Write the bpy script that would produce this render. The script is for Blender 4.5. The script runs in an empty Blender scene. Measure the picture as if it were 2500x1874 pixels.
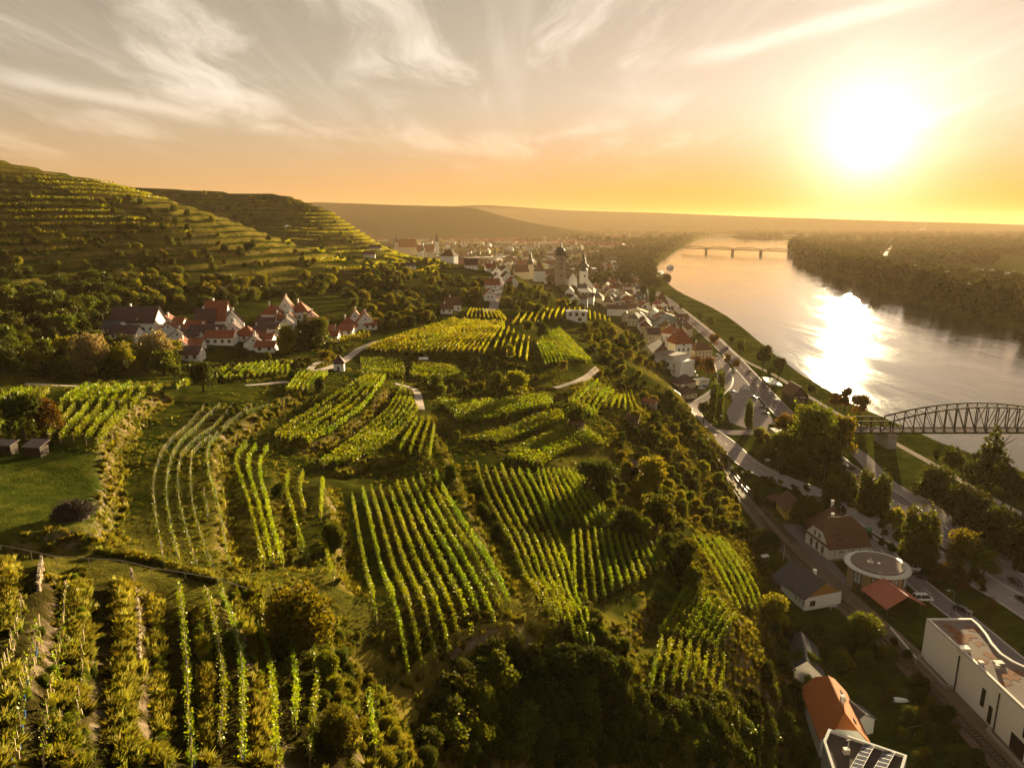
import bpy, math, random
import numpy as np
from mathutils import Vector, Matrix

random.seed(7)
RNG = np.random.default_rng(11)
R = math.radians
scene = bpy.context.scene
COL = scene.collection

# ------------------------------------------------------------------ camera
CAM_Z = 106.0
PITCH = 12.75
FPX = 1733.0                      # focal length in pixels of the 2500 px wide photograph
cam_data = bpy.data.cameras.new("camera")
cam_data.sensor_width = 36.0
cam_data.lens = 36.0 * FPX / 2500.0
cam_data.clip_start = 0.5
cam_data.clip_end = 60000.0
cam = bpy.data.objects.new("camera", cam_data)
cam.location = (0, 0, CAM_Z)
cam.rotation_euler = (R(90 - PITCH), 0, 0)
COL.objects.link(cam)
scene.camera = cam

# ------------------------------------------------------------------ sun and sky
SUN_AZ = 25.6                     # degrees to the right of +Y
SUN_EL = 5.6
sun_dir = Vector((math.sin(R(SUN_AZ)) * math.cos(R(SUN_EL)), math.cos(R(SUN_AZ)) * math.cos(R(SUN_EL)), math.sin(R(SUN_EL))))
sd = bpy.data.lights.new("sun", 'SUN')
sd.energy = 5.0
sd.angle = R(0.6)
sd.color = (1.0, 0.80, 0.43)
sun = bpy.data.objects.new("sun", sd)
sun.rotation_euler = (-sun_dir).to_track_quat('-Z', 'Y').to_euler()
sun.location = (0, 0, 400)
COL.objects.link(sun)

world = bpy.data.worlds.new("World")
scene.world = world
world.use_nodes = True


class NT:
    """small helper round a node tree"""
    def __init__(self, tree):
        self.t = tree
        tree.nodes.clear()

    def n(self, kind, **kw):
        nd = self.t.nodes.new(kind)
        for k, v in kw.items():
            if k.startswith('i_'):
                key = k[2:]
                key = int(key) if key.isdigit() else key
                self.set(nd, key, v)
            else:
                setattr(nd, k, v)
        return nd

    def set(self, nd, key, v):
        sock = nd.inputs[key]
        if isinstance(v, bpy.types.NodeSocket):
            self.t.links.new(v, sock)
        elif hasattr(v, 'outputs'):
            self.t.links.new(v.outputs[0], sock)
        else:
            if isinstance(v, (tuple, list)) and len(v) == 3 and sock.type == 'RGBA':
                v = (*v, 1.0)
            sock.default_value = v

    def math(self, op, a, b=None, c=None, clamp=False):
        nd = self.t.nodes.new('ShaderNodeMath')
        nd.operation = op
        nd.use_clamp = clamp
        self.set(nd, 0, a)
        if b is not None:
            self.set(nd, 1, b)
        if c is not None:
            self.set(nd, 2, c)
        return nd.outputs[0]

    def vmath(self, op, a, b=None, out=0):
        nd = self.t.nodes.new('ShaderNodeVectorMath')
        nd.operation = op
        self.set(nd, 0, a)
        if b is not None:
            self.set(nd, 3 if op == 'SCALE' else 1, b)
        return nd.outputs[out]

    def mix(self, f, a, b, blend='MIX'):
        nd = self.t.nodes.new('ShaderNodeMix')
        nd.data_type = 'RGBA'
        nd.blend_type = blend
        self.set(nd, 0, f)
        self.set(nd, 6, a)
        self.set(nd, 7, b)
        return nd.outputs[2]

    def ramp(self, fac, stops, interp='LINEAR'):
        nd = self.t.nodes.new('ShaderNodeValToRGB')
        cr = nd.color_ramp
        cr.interpolation = interp
        while len(cr.elements) < len(stops):
            cr.elements.new(0.5)
        for e, (p, c) in zip(cr.elements, stops):
            e.position = p
            e.color = (*c, 1.0) if len(c) == 3 else c
        self.set(nd, 0, fac)
        return nd.outputs[0]

    def maprange(self, v, a, b, c=0.0, d=1.0, smooth=True):
        nd = self.t.nodes.new('ShaderNodeMapRange')
        nd.interpolation_type = 'SMOOTHSTEP' if smooth else 'LINEAR'
        for i, x in enumerate((v, a, b, c, d)):
            self.set(nd, i, x)
        return nd.outputs[0]

    def noise(self, vec, scale, detail=4.0, rough=0.55, dist=0.0, out=0):
        nd = self.t.nodes.new('ShaderNodeTexNoise')
        if vec is not None:
            self.set(nd, 'Vector', vec)
        nd.inputs['Scale'].default_value = scale
        nd.inputs['Detail'].default_value = detail
        nd.inputs['Roughness'].default_value = rough
        nd.inputs['Distortion'].default_value = dist
        return nd.outputs[out]


SKY_STRENGTH = 0.043
nt = NT(world.node_tree)
tc = nt.n('ShaderNodeTexCoord').outputs['Generated']
dirn = nt.vmath('NORMALIZE', tc)
sky = nt.n('ShaderNodeTexSky')
sky.sky_type = 'NISHITA'
sky.sun_disc = False
sky.sun_elevation = R(SUN_EL)
sky.sun_rotation = R(SUN_AZ)
sky.altitude = 200
sky.air_density = 1.3
sky.dust_density = 1.6
sky.ozone_density = 0.4
# late summer dust: the blue of the dome is pulled towards beige
bw = nt.n('ShaderNodeRGBToBW', i_0=sky.outputs[0]).outputs[0]
comp = nt.math('DIVIDE', 1.0, nt.math('ADD', 1.0, nt.math('MULTIPLY', bw, 0.22)))
bw = nt.math('MULTIPLY', bw, comp)
beige = nt.mix(1.0, bw, (1.0, 0.90, 0.79), 'MULTIPLY')
sx = nt.n('ShaderNodeSeparateXYZ', i_0=dirn)
zz_ = sx.outputs[2]
skyc = nt.mix(nt.maprange(zz_, 0.30, 0.80, 0.80, 0.25), nt.vmath('SCALE', nt.mix(1.0, sky.outputs[0], nt.mix(nt.maprange(zz_, 0.30, 0.80), (1.0, 0.80, 0.50), (1.05, 0.95, 0.85)), 'MULTIPLY'), comp), beige)
# light scattered round the sun and low over the horizon
sdv = nt.n('ShaderNodeCombineXYZ')
for i in range(3):
    sdv.inputs[i].default_value = sun_dir[i]
ang = nt.math('ARCCOSINE', nt.math('MINIMUM', nt.vmath('DOT_PRODUCT', dirn, sdv, out=1), 0.99999))
a2 = nt.math('MULTIPLY', ang, ang)
def aur(sig, amp):
    return nt.math('MULTIPLY', nt.math('EXPONENT', nt.math('MULTIPLY', a2, -1.0 / (2 * R(sig) ** 2))), amp)
low = nt.math('EXPONENT', nt.math('MULTIPLY', nt.math('ABSOLUTE', zz_), -7.0))
halo = nt.math('MULTIPLY', nt.math('EXPONENT', nt.math('MULTIPLY', ang, -1.0 / R(2.3))), 12.0)
glow = nt.mix(1.0, nt.math('ADD', halo, aur(7.0, 0.35)), (1.0, 0.92, 0.72), 'MULTIPLY')
glow2 = nt.mix(1.0, nt.math('MULTIPLY', aur(20.0, 0.7), nt.math('EXPONENT', nt.math('MULTIPLY', nt.math('ABSOLUTE', zz_), -14.0))), (1.0, 0.58, 0.02), 'MULTIPLY')
dust = nt.mix(1.0, nt.math('MULTIPLY', low, nt.math('ADD', aur(50.0, 0.9), 1.1)), (1.0, 0.68, 0.30), 'MULTIPLY')
# thin high cloud: noise on a flat layer seen in perspective, drawn out by the wind
den = nt.math('MAXIMUM', nt.math('ADD', zz_, 0.10), 0.03)
px = nt.math('DIVIDE', sx.outputs[0], den)
py = nt.math('DIVIDE', sx.outputs[1], den)
cmb = nt.n('ShaderNodeCombineXYZ', i_0=px, i_1=py)
warp = nt.noise(cmb, 0.8, 3, 0.5, 0.0, 1)
def layer(rz, sxy, scale, detail, off, wamt):
    mp = nt.n('ShaderNodeMapping')
    nt.set(mp, 0, nt.vmath('ADD', cmb, nt.vmath('SCALE', warp, wamt)))
    mp.inputs['Location'].default_value = off
    mp.inputs['Rotation'].default_value = (0, 0, R(rz))
    mp.inputs['Scale'].default_value = (*sxy, 1.0)
    return nt.noise(mp, scale, detail, 0.62, 0.35)
n1 = layer(38, (1.7, 0.5), 1.1, 12, (3.1, 0.4, 0), 0.55)
n2 = layer(0, (1.0, 1.0), 0.45, 2, (7.3, 2.2, 0), 0.3)
n3 = layer(62, (2.2, 0.20), 0.8, 5, (1.7, 5.0, 0), 0.12)
cl = nt.math('MULTIPLY', nt.maprange(n1, 0.42, 0.68), nt.maprange(n2, 0.38, 0.56, 0.12, 1.0))
cl = nt.math('MAXIMUM', cl, nt.math('MULTIPLY', nt.maprange(n3, 0.48, 0.74), 0.38))
cl = nt.math('MULTIPLY', cl, nt.maprange(zz_, 0.02, 0.16))
# two old vapour trails: bands along great circles
def trail(u0, v0, u1, v1, width, amp):
    def rv(u, v):
        up = 937.0 - v
        return Vector((u - 1250.0, FPX * math.cos(R(PITCH)) + up * math.sin(R(PITCH)), -FPX * math.sin(R(PITCH)) + up * math.cos(R(PITCH)))).normalized()
    a_, b_ = rv(u0, v0), rv(u1, v1)
    nn = a_.cross(b_).normalized()
    mm = (a_ + b_).normalized()
    half = math.acos(a_.dot(b_)) / 2
    nd = nt.n('ShaderNodeCombineXYZ')
    md = nt.n('ShaderNodeCombineXYZ')
    for i in range(3):
        nd.inputs[i].default_value = nn[i]
        md.inputs[i].default_value = mm[i]
    off = nt.math('ADD', nt.vmath('DOT_PRODUCT', dirn, nd, out=1), nt.math('MULTIPLY', nt.math('SUBTRACT', n1, 0.5), 0.035))
    across = nt.math('EXPONENT', nt.math('MULTIPLY', nt.math('POWER', nt.math('DIVIDE', off, width), 2.0), -1.0))
    along = nt.maprange(nt.vmath('DOT_PRODUCT', dirn, md, out=1), math.cos(half * 1.15), math.cos(half * 0.5))
    return nt.math('MULTIPLY', nt.math('MULTIPLY', across, along), amp)
cl = nt.math('MAXIMUM', cl, nt.math('MAXIMUM', trail(-60, 165, 560, 300, 0.009, 0.7), trail(1650, 150, 2330, -20, 0.010, 0.5)))
lit = nt.math('ADD', nt.math('MULTIPLY', bw, 1.0), nt.math('ADD', aur(40.0, 1.5), 2.5))
cloudlit = nt.mix(1.0, lit, (1.0, 0.86, 0.69), 'MULTIPLY')
skyc = nt.mix(1.0, skyc, dust, 'ADD')
skyc = nt.mix(nt.math('MULTIPLY', cl, 0.88), skyc, cloudlit)
# long air paths near the horizon take the blue and green out of the light
redden = nt.mix(nt.maprange(zz_, 0.01, 0.17), nt.mix(nt.math('MINIMUM', aur(24.0, 1.0), 1.0), (1.0, 0.76, 0.47), (0.82, 0.40, 0.02)), (1.0, 1.0, 1.0))
skyc = nt.mix(1.0, skyc, redden, 'MULTIPLY')
skyc = nt.mix(1.0, skyc, glow, 'ADD')
skyc = nt.mix(1.0, skyc, glow2, 'ADD')
bg = nt.n('ShaderNodeBackground', i_0=skyc, i_1=SKY_STRENGTH)
nt.n('ShaderNodeOutputWorld', i_0=bg)

vs = scene.view_settings
vs.view_transform = 'Standard'
vs.look = 'None'
vs.gamma = 1.0
vs.exposure = 2.25
scene.render.engine = 'CYCLES'
cy = scene.cycles
cy.use_denoising = True
cy.max_bounces = 5
cy.diffuse_bounces = 2
cy.glossy_bounces = 2
cy.transmission_bounces = 4
cy.volume_bounces = 0
cy.transparent_max_bounces = 6
cy.caustics_reflective = False
cy.caustics_refractive = False
cy.sample_clamp_indirect = 4.0

# ------------------------------------------------------------------ pixel and plan helpers
CP, SP = math.cos(R(PITCH)), math.sin(R(PITCH))


def ray(u, v):
    dx = (np.asarray(u, float) - 1250.0)
    up = (937.0 - np.asarray(v, float))
    d = np.stack([dx, FPX * CP + up * SP, -FPX * SP + up * CP], -1)
    return d / np.linalg.norm(d, axis=-1, keepdims=True)


def on_z(u, v, z):
    d = ray(u, v)
    t = (z - CAM_Z) / d[..., 2]
    return np.stack([d[..., 0] * t, d[..., 1] * t, np.full(np.shape(t), z)], -1)


def at_d(u, v, D):
    d = ray(u, v)
    t = D / np.hypot(d[..., 0], d[..., 1])
    return np.stack([d[..., 0] * t, d[..., 1] * t, CAM_Z + d[..., 2] * t], -1)


def hash2(ix, iy, s):
    h = (ix * 374761393 + iy * 668265263 + s * 2147483647 + 1013904223) & 0xffffffff
    h = ((h ^ (h >> 13)) * 1274126177) & 0xffffffff
    h = h ^ (h >> 16)
    return (h & 0xffff) / 65535.0


def vnoise(x, y, scale, seed=0, octaves=3):
    tot = 0.0
    amp = 1.0
    nrm = 0.0
    for o in range(octaves):
        xs = np.asarray(x) / scale * 2 ** o + 1000.5
        ys = np.asarray(y) / scale * 2 ** o + 1000.5
        ix = np.floor(xs).astype(np.int64)
        iy = np.floor(ys).astype(np.int64)
        fx = xs - ix
        fy = ys - iy
        fx = fx * fx * (3 - 2 * fx)
        fy = fy * fy * (3 - 2 * fy)
        s = seed + o * 17
        a = hash2(ix, iy, s) * (1 - fx) + hash2(ix + 1, iy, s) * fx
        b = hash2(ix, iy + 1, s) * (1 - fx) + hash2(ix + 1, iy + 1, s) * fx
        tot = tot + amp * (a * (1 - fy) + b * fy)
        nrm += amp
        amp *= 0.5
    return tot / nrm * 2 - 1


def sstep(a, b, x):
    t = np.clip((x - a) / (b - a), 0, 1)
    return t * t * (3 - 2 * t)


def seg_dist(x, y, poly, closed=False):
    """distance to a polyline, signed side of the nearest segment, and the run along it (0..1)"""
    P = np.asarray(poly, float)[:, :2]
    if closed:
        P = np.vstack([P, P[:1]])
    best = np.full(np.shape(x), 1e18)
    side = np.zeros(np.shape(x))
    run = np.zeros(np.shape(x))
    L = np.hypot(*(P[1:] - P[:-1]).T)
    cum = np.concatenate([[0], np.cumsum(L)])
    for i in range(len(P) - 1):
        ax, ay = P[i]
        bx, by = P[i + 1]
        ex, ey = bx - ax, by - ay
        l2 = ex * ex + ey * ey + 1e-12
        t = np.clip(((x - ax) * ex + (y - ay) * ey) / l2, 0, 1)
        dx = x - ax - t * ex
        dy = y - ay - t * ey
        d = dx * dx + dy * dy
        m = d < best
        best = np.where(m, d, best)
        side = np.where(m, np.sign(ex * (y - ay) - ey * (x - ax)), side)
        run = np.where(m, (cum[i] + t * L[i]) / cum[-1], run)
    return np.sqrt(best), side, run


def in_poly(x, y, poly):
    P = np.asarray(poly, float)[:, :2]
    c = np.zeros(np.shape(x), bool)
    n = len(P)
    for i in range(n):
        x1, y1 = P[i]
        x2, y2 = P[(i + 1) % n]
        m = ((y1 > y) != (y2 > y))
        c ^= m & (x < (x2 - x1) * (y - y1) / (y2 - y1 + 1e-12) + x1)
    return c

# ------------------------------------------------------------------ terrain
# spot heights: (column, row, height) where the photograph shows open ground, or (column, row, 'D', distance) on the far slopes
SPOT = [
    # high terraces under the camera
    (0, 1874, 76), (150, 1874, 75), (350, 1874, 72), (600, 1874, 68.5), (800, 1874, 64), (900, 1874, 60.5), (1050, 1874, 54),
    (0, 1600, 72), (200, 1600, 71), (400, 1600, 69), (600, 1600, 66.5), (800, 1600, 61),
    (0, 1400, 69.5), (250, 1400, 69), (450, 1420, 67), (600, 1440, 65.5), (750, 1450, 61.5),
    (0, 1300, 68), (230, 1300, 67.5), (0, 1130, 67), (230, 1130, 66.5),
    (60, 1060, 66), (250, 1060, 65), (0, 1000, 64.5), (330, 1000, 62.5), (150, 945, 61.5), (400, 945, 60),
    (400, 1350, 64), (550, 1350, 62), (380, 1200, 62), (520, 1200, 60.5), (460, 1060, 60), (600, 1000, 58), (680, 980, 57),
    (620, 1300, 59.5), (680, 1380, 59.5), (640, 1150, 57.5), (720, 1250, 57.2), (780, 1400, 57),
    (700, 1080, 55.5), (850, 1000, 53.5), (930, 930, 52.5),
    (780, 1140, 53.5), (900, 1060, 52), (1000, 1000, 51), (1000, 1120, 51.3),
    (880, 1210, 52), (900, 1400, 54), (1000, 1650, 55.5), (1040, 1160, 50.5), (1150, 1350, 52), (1250, 1500, 52.3), (925, 1600, 56),
    (970, 1740, 55), (1130, 1600, 54),
    (1200, 1160, 48), (1260, 1350, 49), (1370, 1570, 49), (1300, 1170, 46.5), (1400, 1400, 46), (1450, 1590, 47),
    (1340, 1250, 45.5), (1420, 1170, 43.5), (1500, 1290, 42.5),
    (1410, 1480, 44.5), (1410, 1320, 44), (1550, 1350, 41), (1640, 1400, 38.5), (1500, 1520, 43),
    (1690, 1450, 35), (1620, 1560, 38), (1780, 1530, 32), (1600, 1700, 40), (1760, 1700, 34), (1700, 1600, 36),
    (1150, 1690, 49), (1300, 1710, 44.5), (1450, 1750, 41), (1150, 1874, 45), (1300, 1874, 41.5), (1500, 1874, 38), (1650, 1874, 32.5),
    (1600, 1790, 37.5), (1750, 1790, 30), (1800, 1874, 22), (1850, 1700, 21), (1870, 1600, 17), (1830, 1565, 25), (1860, 1874, 14), (1900, 1790, 11),
    (1700, 1340, 30), (1760, 1340, 25), (1790, 1490, 27), (1860, 1500, 18),
    (1900, 1450, 9), (1950, 1520, 7), (1930, 1650, 8), (2000, 1750, 4), (2100, 1850, -4), (2100, 1600, -4),
    (1600, 1250, 33), (1700, 1250, 22), (1800, 1280, 11), (1500, 1150, 38), (1600, 1130, 28), (1690, 1120, 17),
    (1690, 1015, 24), (1740, 1115, 15), (1640, 960, 26), (1560, 900, 28), (1620, 1050, 31),
    (1790, 1060, -12), (1830, 1180, -8), (1930, 1290, -10), (1720, 960, -12), (1640, 910, -8), (1680, 930, -10), (2050, 1420, -10),
    (1500, 950, 38), (1560, 970, 32), (1450, 900, 44), (1500, 870, 38), (1500, 800, 28), (1560, 840, 12), (1560, 790, -6),
    # plateau and the terraces before it
    (900, 870, 51), (1000, 830, 52), (1100, 790, 52), (1200, 772, 52), (1200, 850, 50.5), (1300, 777, 50), (1420, 780, 45), (1400, 870, 46),
    (1300, 880, 48.5), (1480, 778, 37), (950, 905, 49.3), (1100, 900, 48.5), (1250, 930, 47.5), (1400, 930, 45.5), (1050, 960, 48),
    (1200, 980, 47), (1350, 980, 45), (1450, 1030, 43), (1100, 1040, 48), (1250, 1040, 46), (1150, 1090, 48), (1350, 1090, 44.5), (1470, 1090, 41),
    # behind it
    (1190, 757, 'D', 520), (1100, 747, 'D', 480), (1300, 752, 'D', 520), (1230, 660, 'D', 780), (1190, 700, 'D', 620), (1050, 700, 'D', 560),
    (1300, 705, 'D', 640), (1368, 695, 'D', 900), (1410, 755, 'D', 600), (1440, 735, 'D', 860),
    (800, 900, 54), (700, 900, 54.5), (860, 850, 52.5), (300, 925, 59.5), (100, 920, 61), (450, 930, 58), (550, 920, 56),
    (300, 870, 57), (450, 860, 54), (650, 850, 53.5), (850, 800, 53), (550, 780, 60), (350, 780, 62), (700, 765, 59.5), (880, 770, 56),
    (150, 830, 62), (0, 850, 64), (0, 760, 'D', 370), (200, 720, 'D', 430), (500, 720, 'D', 450), (700, 720, 'D', 470), (900, 720, 'D', 520),
    (0, 700, 'D', 430), (200, 640, 'D', 500), (500, 640, 'D', 530), (750, 650, 'D', 580), (900, 640, 'D', 700),
    (0, 620, 'D', 510), (200, 560, 'D', 570), (500, 560, 'D', 610), (650, 590, 'D', 640), (800, 620, 'D', 700),
    (0, 545, 'D', 570), (0, 470, 'D', 640), (0, 392, 'D', 740), (200, 432, 'D', 730), (300, 456, 'D', 740), (450, 500, 'D', 720), (560, 535, 'D', 720),
    (-250, 700, 'D', 430), (-250, 545, 'D', 570), (-250, 340, 'D', 760),
    (330, 458, 'D', 1250), (500, 464, 'D', 1250), (700, 478, 'D', 1200), (800, 512, 'D', 1150), (880, 565, 'D', 1120), (950, 612, 'D', 1100),
    (600, 540, 'D', 1050), (700, 560, 'D', 1000), (800, 580, 'D', 980), (850, 600, 'D', 960), (450, 485, 'D', 1150),
    (1000, 627, 'D', 1000), (1060, 640, 'D', 900), (1120, 650, 'D', 840), (1180, 655, 'D', 800),
]
# (column at the horizon, distance, height): ground hidden from here
HID = [(0, 950, 160), (300, 900, 112), (500, 880, 96), (680, 850, 76), (330, 1700, 150), (700, 1700, 120), (0, 1500, 190), (880, 1500, 30), (950, 1400, -10), (1000, 1300, -20),
       (1100, 1150, -20), (1200, 950, 10), (1200, 1100, -20), (1300, 900, 10), (1330, 1050, -15), (1450, 1000, -15), (1480, 760, -6), (1540, 640, -10),
       (1400, 1100, -15), (800, 1900, -10), (1000, 2000, -25), (-400, 300, 73), (-400, 150, 74), (-600, 60, 78), (2600, 110, -20), (2200, 300, -25), (1900, 450, -25),
       (1700, 650, -25), (1600, 900, -25), (2600, 400, -30), (1250, 20, 62), (1250, -40, 72), (600, 15, 74), (300, 30, 76), (100, -30, 80), (2300, 20, 5), (2000, 60, 8), (1250, 50, 42), (1700, 60, 14), (1500, 60, 26)]
P3 = []
for s in SPOT:
    if s[2] == 'D':
        P3.append(at_d(s[0], s[1], s[3]))
    else:
        P3.append(on_z(s[0], s[1], s[2]))
for u, D, z in HID:
    a = math.atan2(u - 1250, FPX)
    P3.append(np.array([D * math.sin(a), D * math.cos(a), z]))
P3 = np.array(P3)


class RBF:
    def __init__(self, P, c=14.0, lam=0.6):
        self.p = P[:, :2]
        self.c2 = c * c
        n = len(P)
        K = self.k(self.p, self.p) - lam * np.eye(n)
        Q = np.hstack([np.ones((n, 1)), self.p / 1000])
        A = np.block([[K, Q], [Q.T, np.zeros((3, 3))]])
        s = np.linalg.solve(A, np.concatenate([P[:, 2], np.zeros(3)]))
        self.w, self.a = s[:n], s[n:]

    def k(self, A, B):
        d2 = ((A[:, None, :] - B[None, :, :]) ** 2).sum(-1)
        return np.sqrt(d2 + self.c2)

    def __call__(self, x, y):
        x = np.asarray(x, float)
        sh = x.shape
        q = np.stack([x.ravel(), np.asarray(y, float).ravel()], -1)
        out = np.empty(len(q))
        for i in range(0, len(q), 20000):
            c = q[i:i + 20000]
            out[i:i + 20000] = self.k(c, self.p) @ self.w + self.a[0] + c @ self.a[1:] / 1000
        return out.reshape(sh)


rbf = RBF(P3)

# the two banks of the river, at water level
BANK_N = [(3300, 1560), (2900, 1310), (2500, 1152), (2400, 1118), (2290, 1104), (2225, 1070), (2140, 1020), (2040, 968), (1960, 915), (1880, 850), (1820, 800), (1770, 768), (1715, 742),
          (1672, 722), (1640, 697), (1618, 672), (1602, 652), (1622, 632), (1650, 612), (1672, 596), (1690, 588), (1705, 581), (1730, 576), (1780, 573)]
BANK_S = [(3500, 1080), (2900, 905), (2500, 810), (2380, 783), (2270, 748), (2130, 703), (2030, 672), (1965, 652), (1935, 630), (1922, 608), (1935, 590), (1960, 580), (1975, 575)]
bn = on_z(np.array([b[0] for b in BANK_N]), np.array([b[1] for b in BANK_N]), 0.0)
bs = on_z(np.array([b[0] for b in BANK_S]), np.array([b[1] for b in BANK_S]), 0.0)


def smooth_line(P, n, it=2):
    P = np.asarray(P, float)
    for _ in range(it):
        Q = [P[0]]
        for a, b in zip(P[:-1], P[1:]):
            Q += [a * .75 + b * .25, a * .25 + b * .75]
        Q.append(P[-1])
        P = np.array(Q)
    return resample(P, n)


def resample(P, n=None, step=None):
    P = np.asarray(P, float)
    L = np.linalg.norm(P[1:, :2] - P[:-1, :2], axis=1)
    cum = np.concatenate([[0], np.cumsum(L)])
    if n is None:
        n = max(2, int(cum[-1] / step) + 1)
    t = np.linspace(0, cum[-1], n)
    return np.stack([np.interp(t, cum, P[:, k]) for k in range(P.shape[1])], -1)


bn = smooth_line(bn, 90)
bs = smooth_line(bs, 60)
# beyond the second bridge the river swings right and is lost in the plain
TAIL_N = [(1480, 4680, 0), (1650, 4900, 0)]
TAIL_S = [(1850, 4700, 0), (1720, 4400, 0)]
RIVER = np.vstack([bn, np.array(TAIL_N, float), np.array(TAIL_S, float), bs[::-1]])


def axis(segs):
    out = [segs[0][0]]
    for a, b, s0, s1 in segs:
        x = out[-1]
        while x < b - 1e-6:
            f = (x - a) / (b - a)
            x += s0 + (s1 - s0) * f
            out.append(min(x, b))
    return np.array(sorted(set(np.round(out, 3))))


GX = axis([(-9000, -1200, 1200, 40), (-1200, -760, 40, 4), (-760, -150, 3.4, 2.2), (-150, 190, 1.15, 1.15), (190, 420, 1.6, 8), (420, 1500, 8, 60), (1500, 11000, 60, 1500)])
GY = axis([(-160, 20, 12, 1.6), (20, 240, 1.05, 1.2), (240, 420, 1.4, 2.2), (420, 780, 2.2, 2.6), (780, 1300, 3.2, 9), (1300, 3000, 12, 60), (3000, 14000, 70, 1500)])
MX, MY = np.meshgrid(GX, GY)

# banks between the terraces: photograph polyline, height of the step (left side high when >0), fade distance
STEPS = [
    ([(110, 1874), (130, 1600), (130, 1390)], 2.6, 5), ([(345, 1874), (345, 1600), (320, 1400)], 3.2, 6), ([(650, 1874), (640, 1640), (540, 1440)], 2.6, 6), ([(225, 1874), (230, 1600), (225, 1420)], 1.8, 4),
    ([(880, 1874), (860, 1720), (820, 1560)], 2.4, 7), ([(240, 1370), (265, 1220), (270, 1120), (330, 1020), (430, 960)], 3.6, 9),
    ([(560, 1410), (540, 1200), (530, 1090), (640, 1020), (760, 960)], 2.8, 8), ([(700, 1400), (690, 1240), (680, 1160)], 1.6, 5),
    ([(850, 1460), (830, 1330), (805, 1190)], 3.0, 7), ([(700, 1120), (800, 1090), (900, 1020), (960, 950)], 2.6, 7),
    ([(800, 1170), (900, 1140), (1000, 1125)], 1.6, 5), ([(1265, 1510), (1230, 1420), (1160, 1270), (1130, 1200), (1080, 1100), (1050, 1010)], 3.4, 8),
    ([(1375, 1500), (1385, 1440), (1400, 1400)], 1.5, 5), ([(1500, 1600), (1560, 1530), (1600, 1470)], 2.2, 6),
    ([(1010, 970), (1200, 965), (1370, 960)], 1.2, 6), ([(870, 925), (1000, 922)], 1.2, 5), ([(880, 872), (1050, 878), (1200, 885), (1320, 920)], 1.4, 6),
    ([(1470, 905), (1400, 960), (1300, 985)], -1.6, 6), ([(1830, 1240), (1760, 1140), (1710, 1060)], 5.0, 10), ([(1700, 1040), (1640, 950), (1560, 890)], 4.0, 10),
    ([(1540, 1110), (1480, 1040), (1390, 985)], 2.2, 7), ([(1690, 1430), (1790, 1500), (1860, 1560)], -1.6, 5),
    ([(0, 1352), (120, 1342), (230, 1332)], 2.2, 5), ([(1100, 1640), (1200, 1590), (1290, 1565)], 2.5, 7),
]


def stepped(x, y, z):
    for line, h, fade in STEPS:
        uv = np.array(line, float)
        # a first, rough position of the line on the smooth hill
        P = cast_smooth(uv)
        d, side, run = seg_dist(x, y, P)
        taper = sstep(0, .12, run) * sstep(1, .88, run)
        prof = np.clip(d / 0.9, 0, 1) * np.exp(-np.maximum(d - 0.9, 0) / fade)
        z = z + side * 0.5 * h * prof * taper
    return z


def base_height(x, y):
    h = rbf(x, y)
    far = sstep(1500, 2300, np.hypot(x, y))
    h = h * (1 - far) - 30 * far
    return h


def cast_smooth(uv):
    d = ray(uv[:, 0], uv[:, 1])
    hd = np.hypot(d[:, 0], d[:, 1])
    D = np.geomspace(15, 1300, 260)
    T = D[None, :] / hd[:, None]
    X = d[:, 0:1] * T
    Y = d[:, 1:2] * T
    Z = CAM_Z + d[:, 2:3] * T
    below = Z < np.maximum(base_height(X, Y), 7.0)
    k = np.argmax(below, 1)
    k = np.where(below.any(1), k, len(D) - 1)
    r = np.arange(len(uv))
    return np.stack([X[r, k], Y[r, k], Z[r, k]], -1)


def hill_mask(x, y):
    """where the far terraced hillside lies"""
    a = sstep(350, 430, np.hypot(x, y)) * sstep(-20, -120, x) * sstep(1650, 1450, np.hypot(x, y))
    return a


def terrace(z, x, y):
    st = 4.6
    t = (z + 7.0 * vnoise(x, y, 150, 3, 3)) / st
    fl = np.floor(t)
    fr = t - fl
    sh = 0.62 + 0.14 * vnoise(x, y, 60, 13, 2)
    prof = fl + 0.30 * fr + 0.70 * sstep(sh, sh + 0.28, fr)
    return z + (prof - t) * st


def plain_level(x, y):
    return 7.0 + 0 * x


z0 = base_height(MX, MY)
HILLY = sstep(8.0, 14.0, z0)
hm = hill_mask(MX, MY) * sstep(58, 70, z0)
z1 = z0 * (1 - hm) + terrace(z0, MX, MY) * hm
z1 = stepped(MX, MY, z1)
rough = vnoise(MX, MY, 7.0, 5, 3) * 0.35 + vnoise(MX, MY, 26.0, 9, 2) * 0.5
z1 = z1 + rough * HILLY * sstep(900, 300, np.hypot(MX, MY))
k = 1.2
zz = np.logaddexp(z1 / k, 7.0 / k) * k                       # the hill runs out into the level river plain
dR, _, _ = seg_dist(MX, MY, RIVER, True)
inR = in_poly(MX, MY, RIVER)
sdR = np.where(inR, -dR, dR)
south = (MX > 60) & (seg_dist(MX, MY, bs)[0] < seg_dist(MX, MY, bn)[0]) & ~inR
zz = np.where(south & (zz < 9), 4.0, zz)
bankw = np.where(south, 14.0, 16.0)
f = sstep(0, 1, (sdR + 3) / bankw)
zz = zz * f + (-4.0) * (1 - f)
GZ = zz


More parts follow.
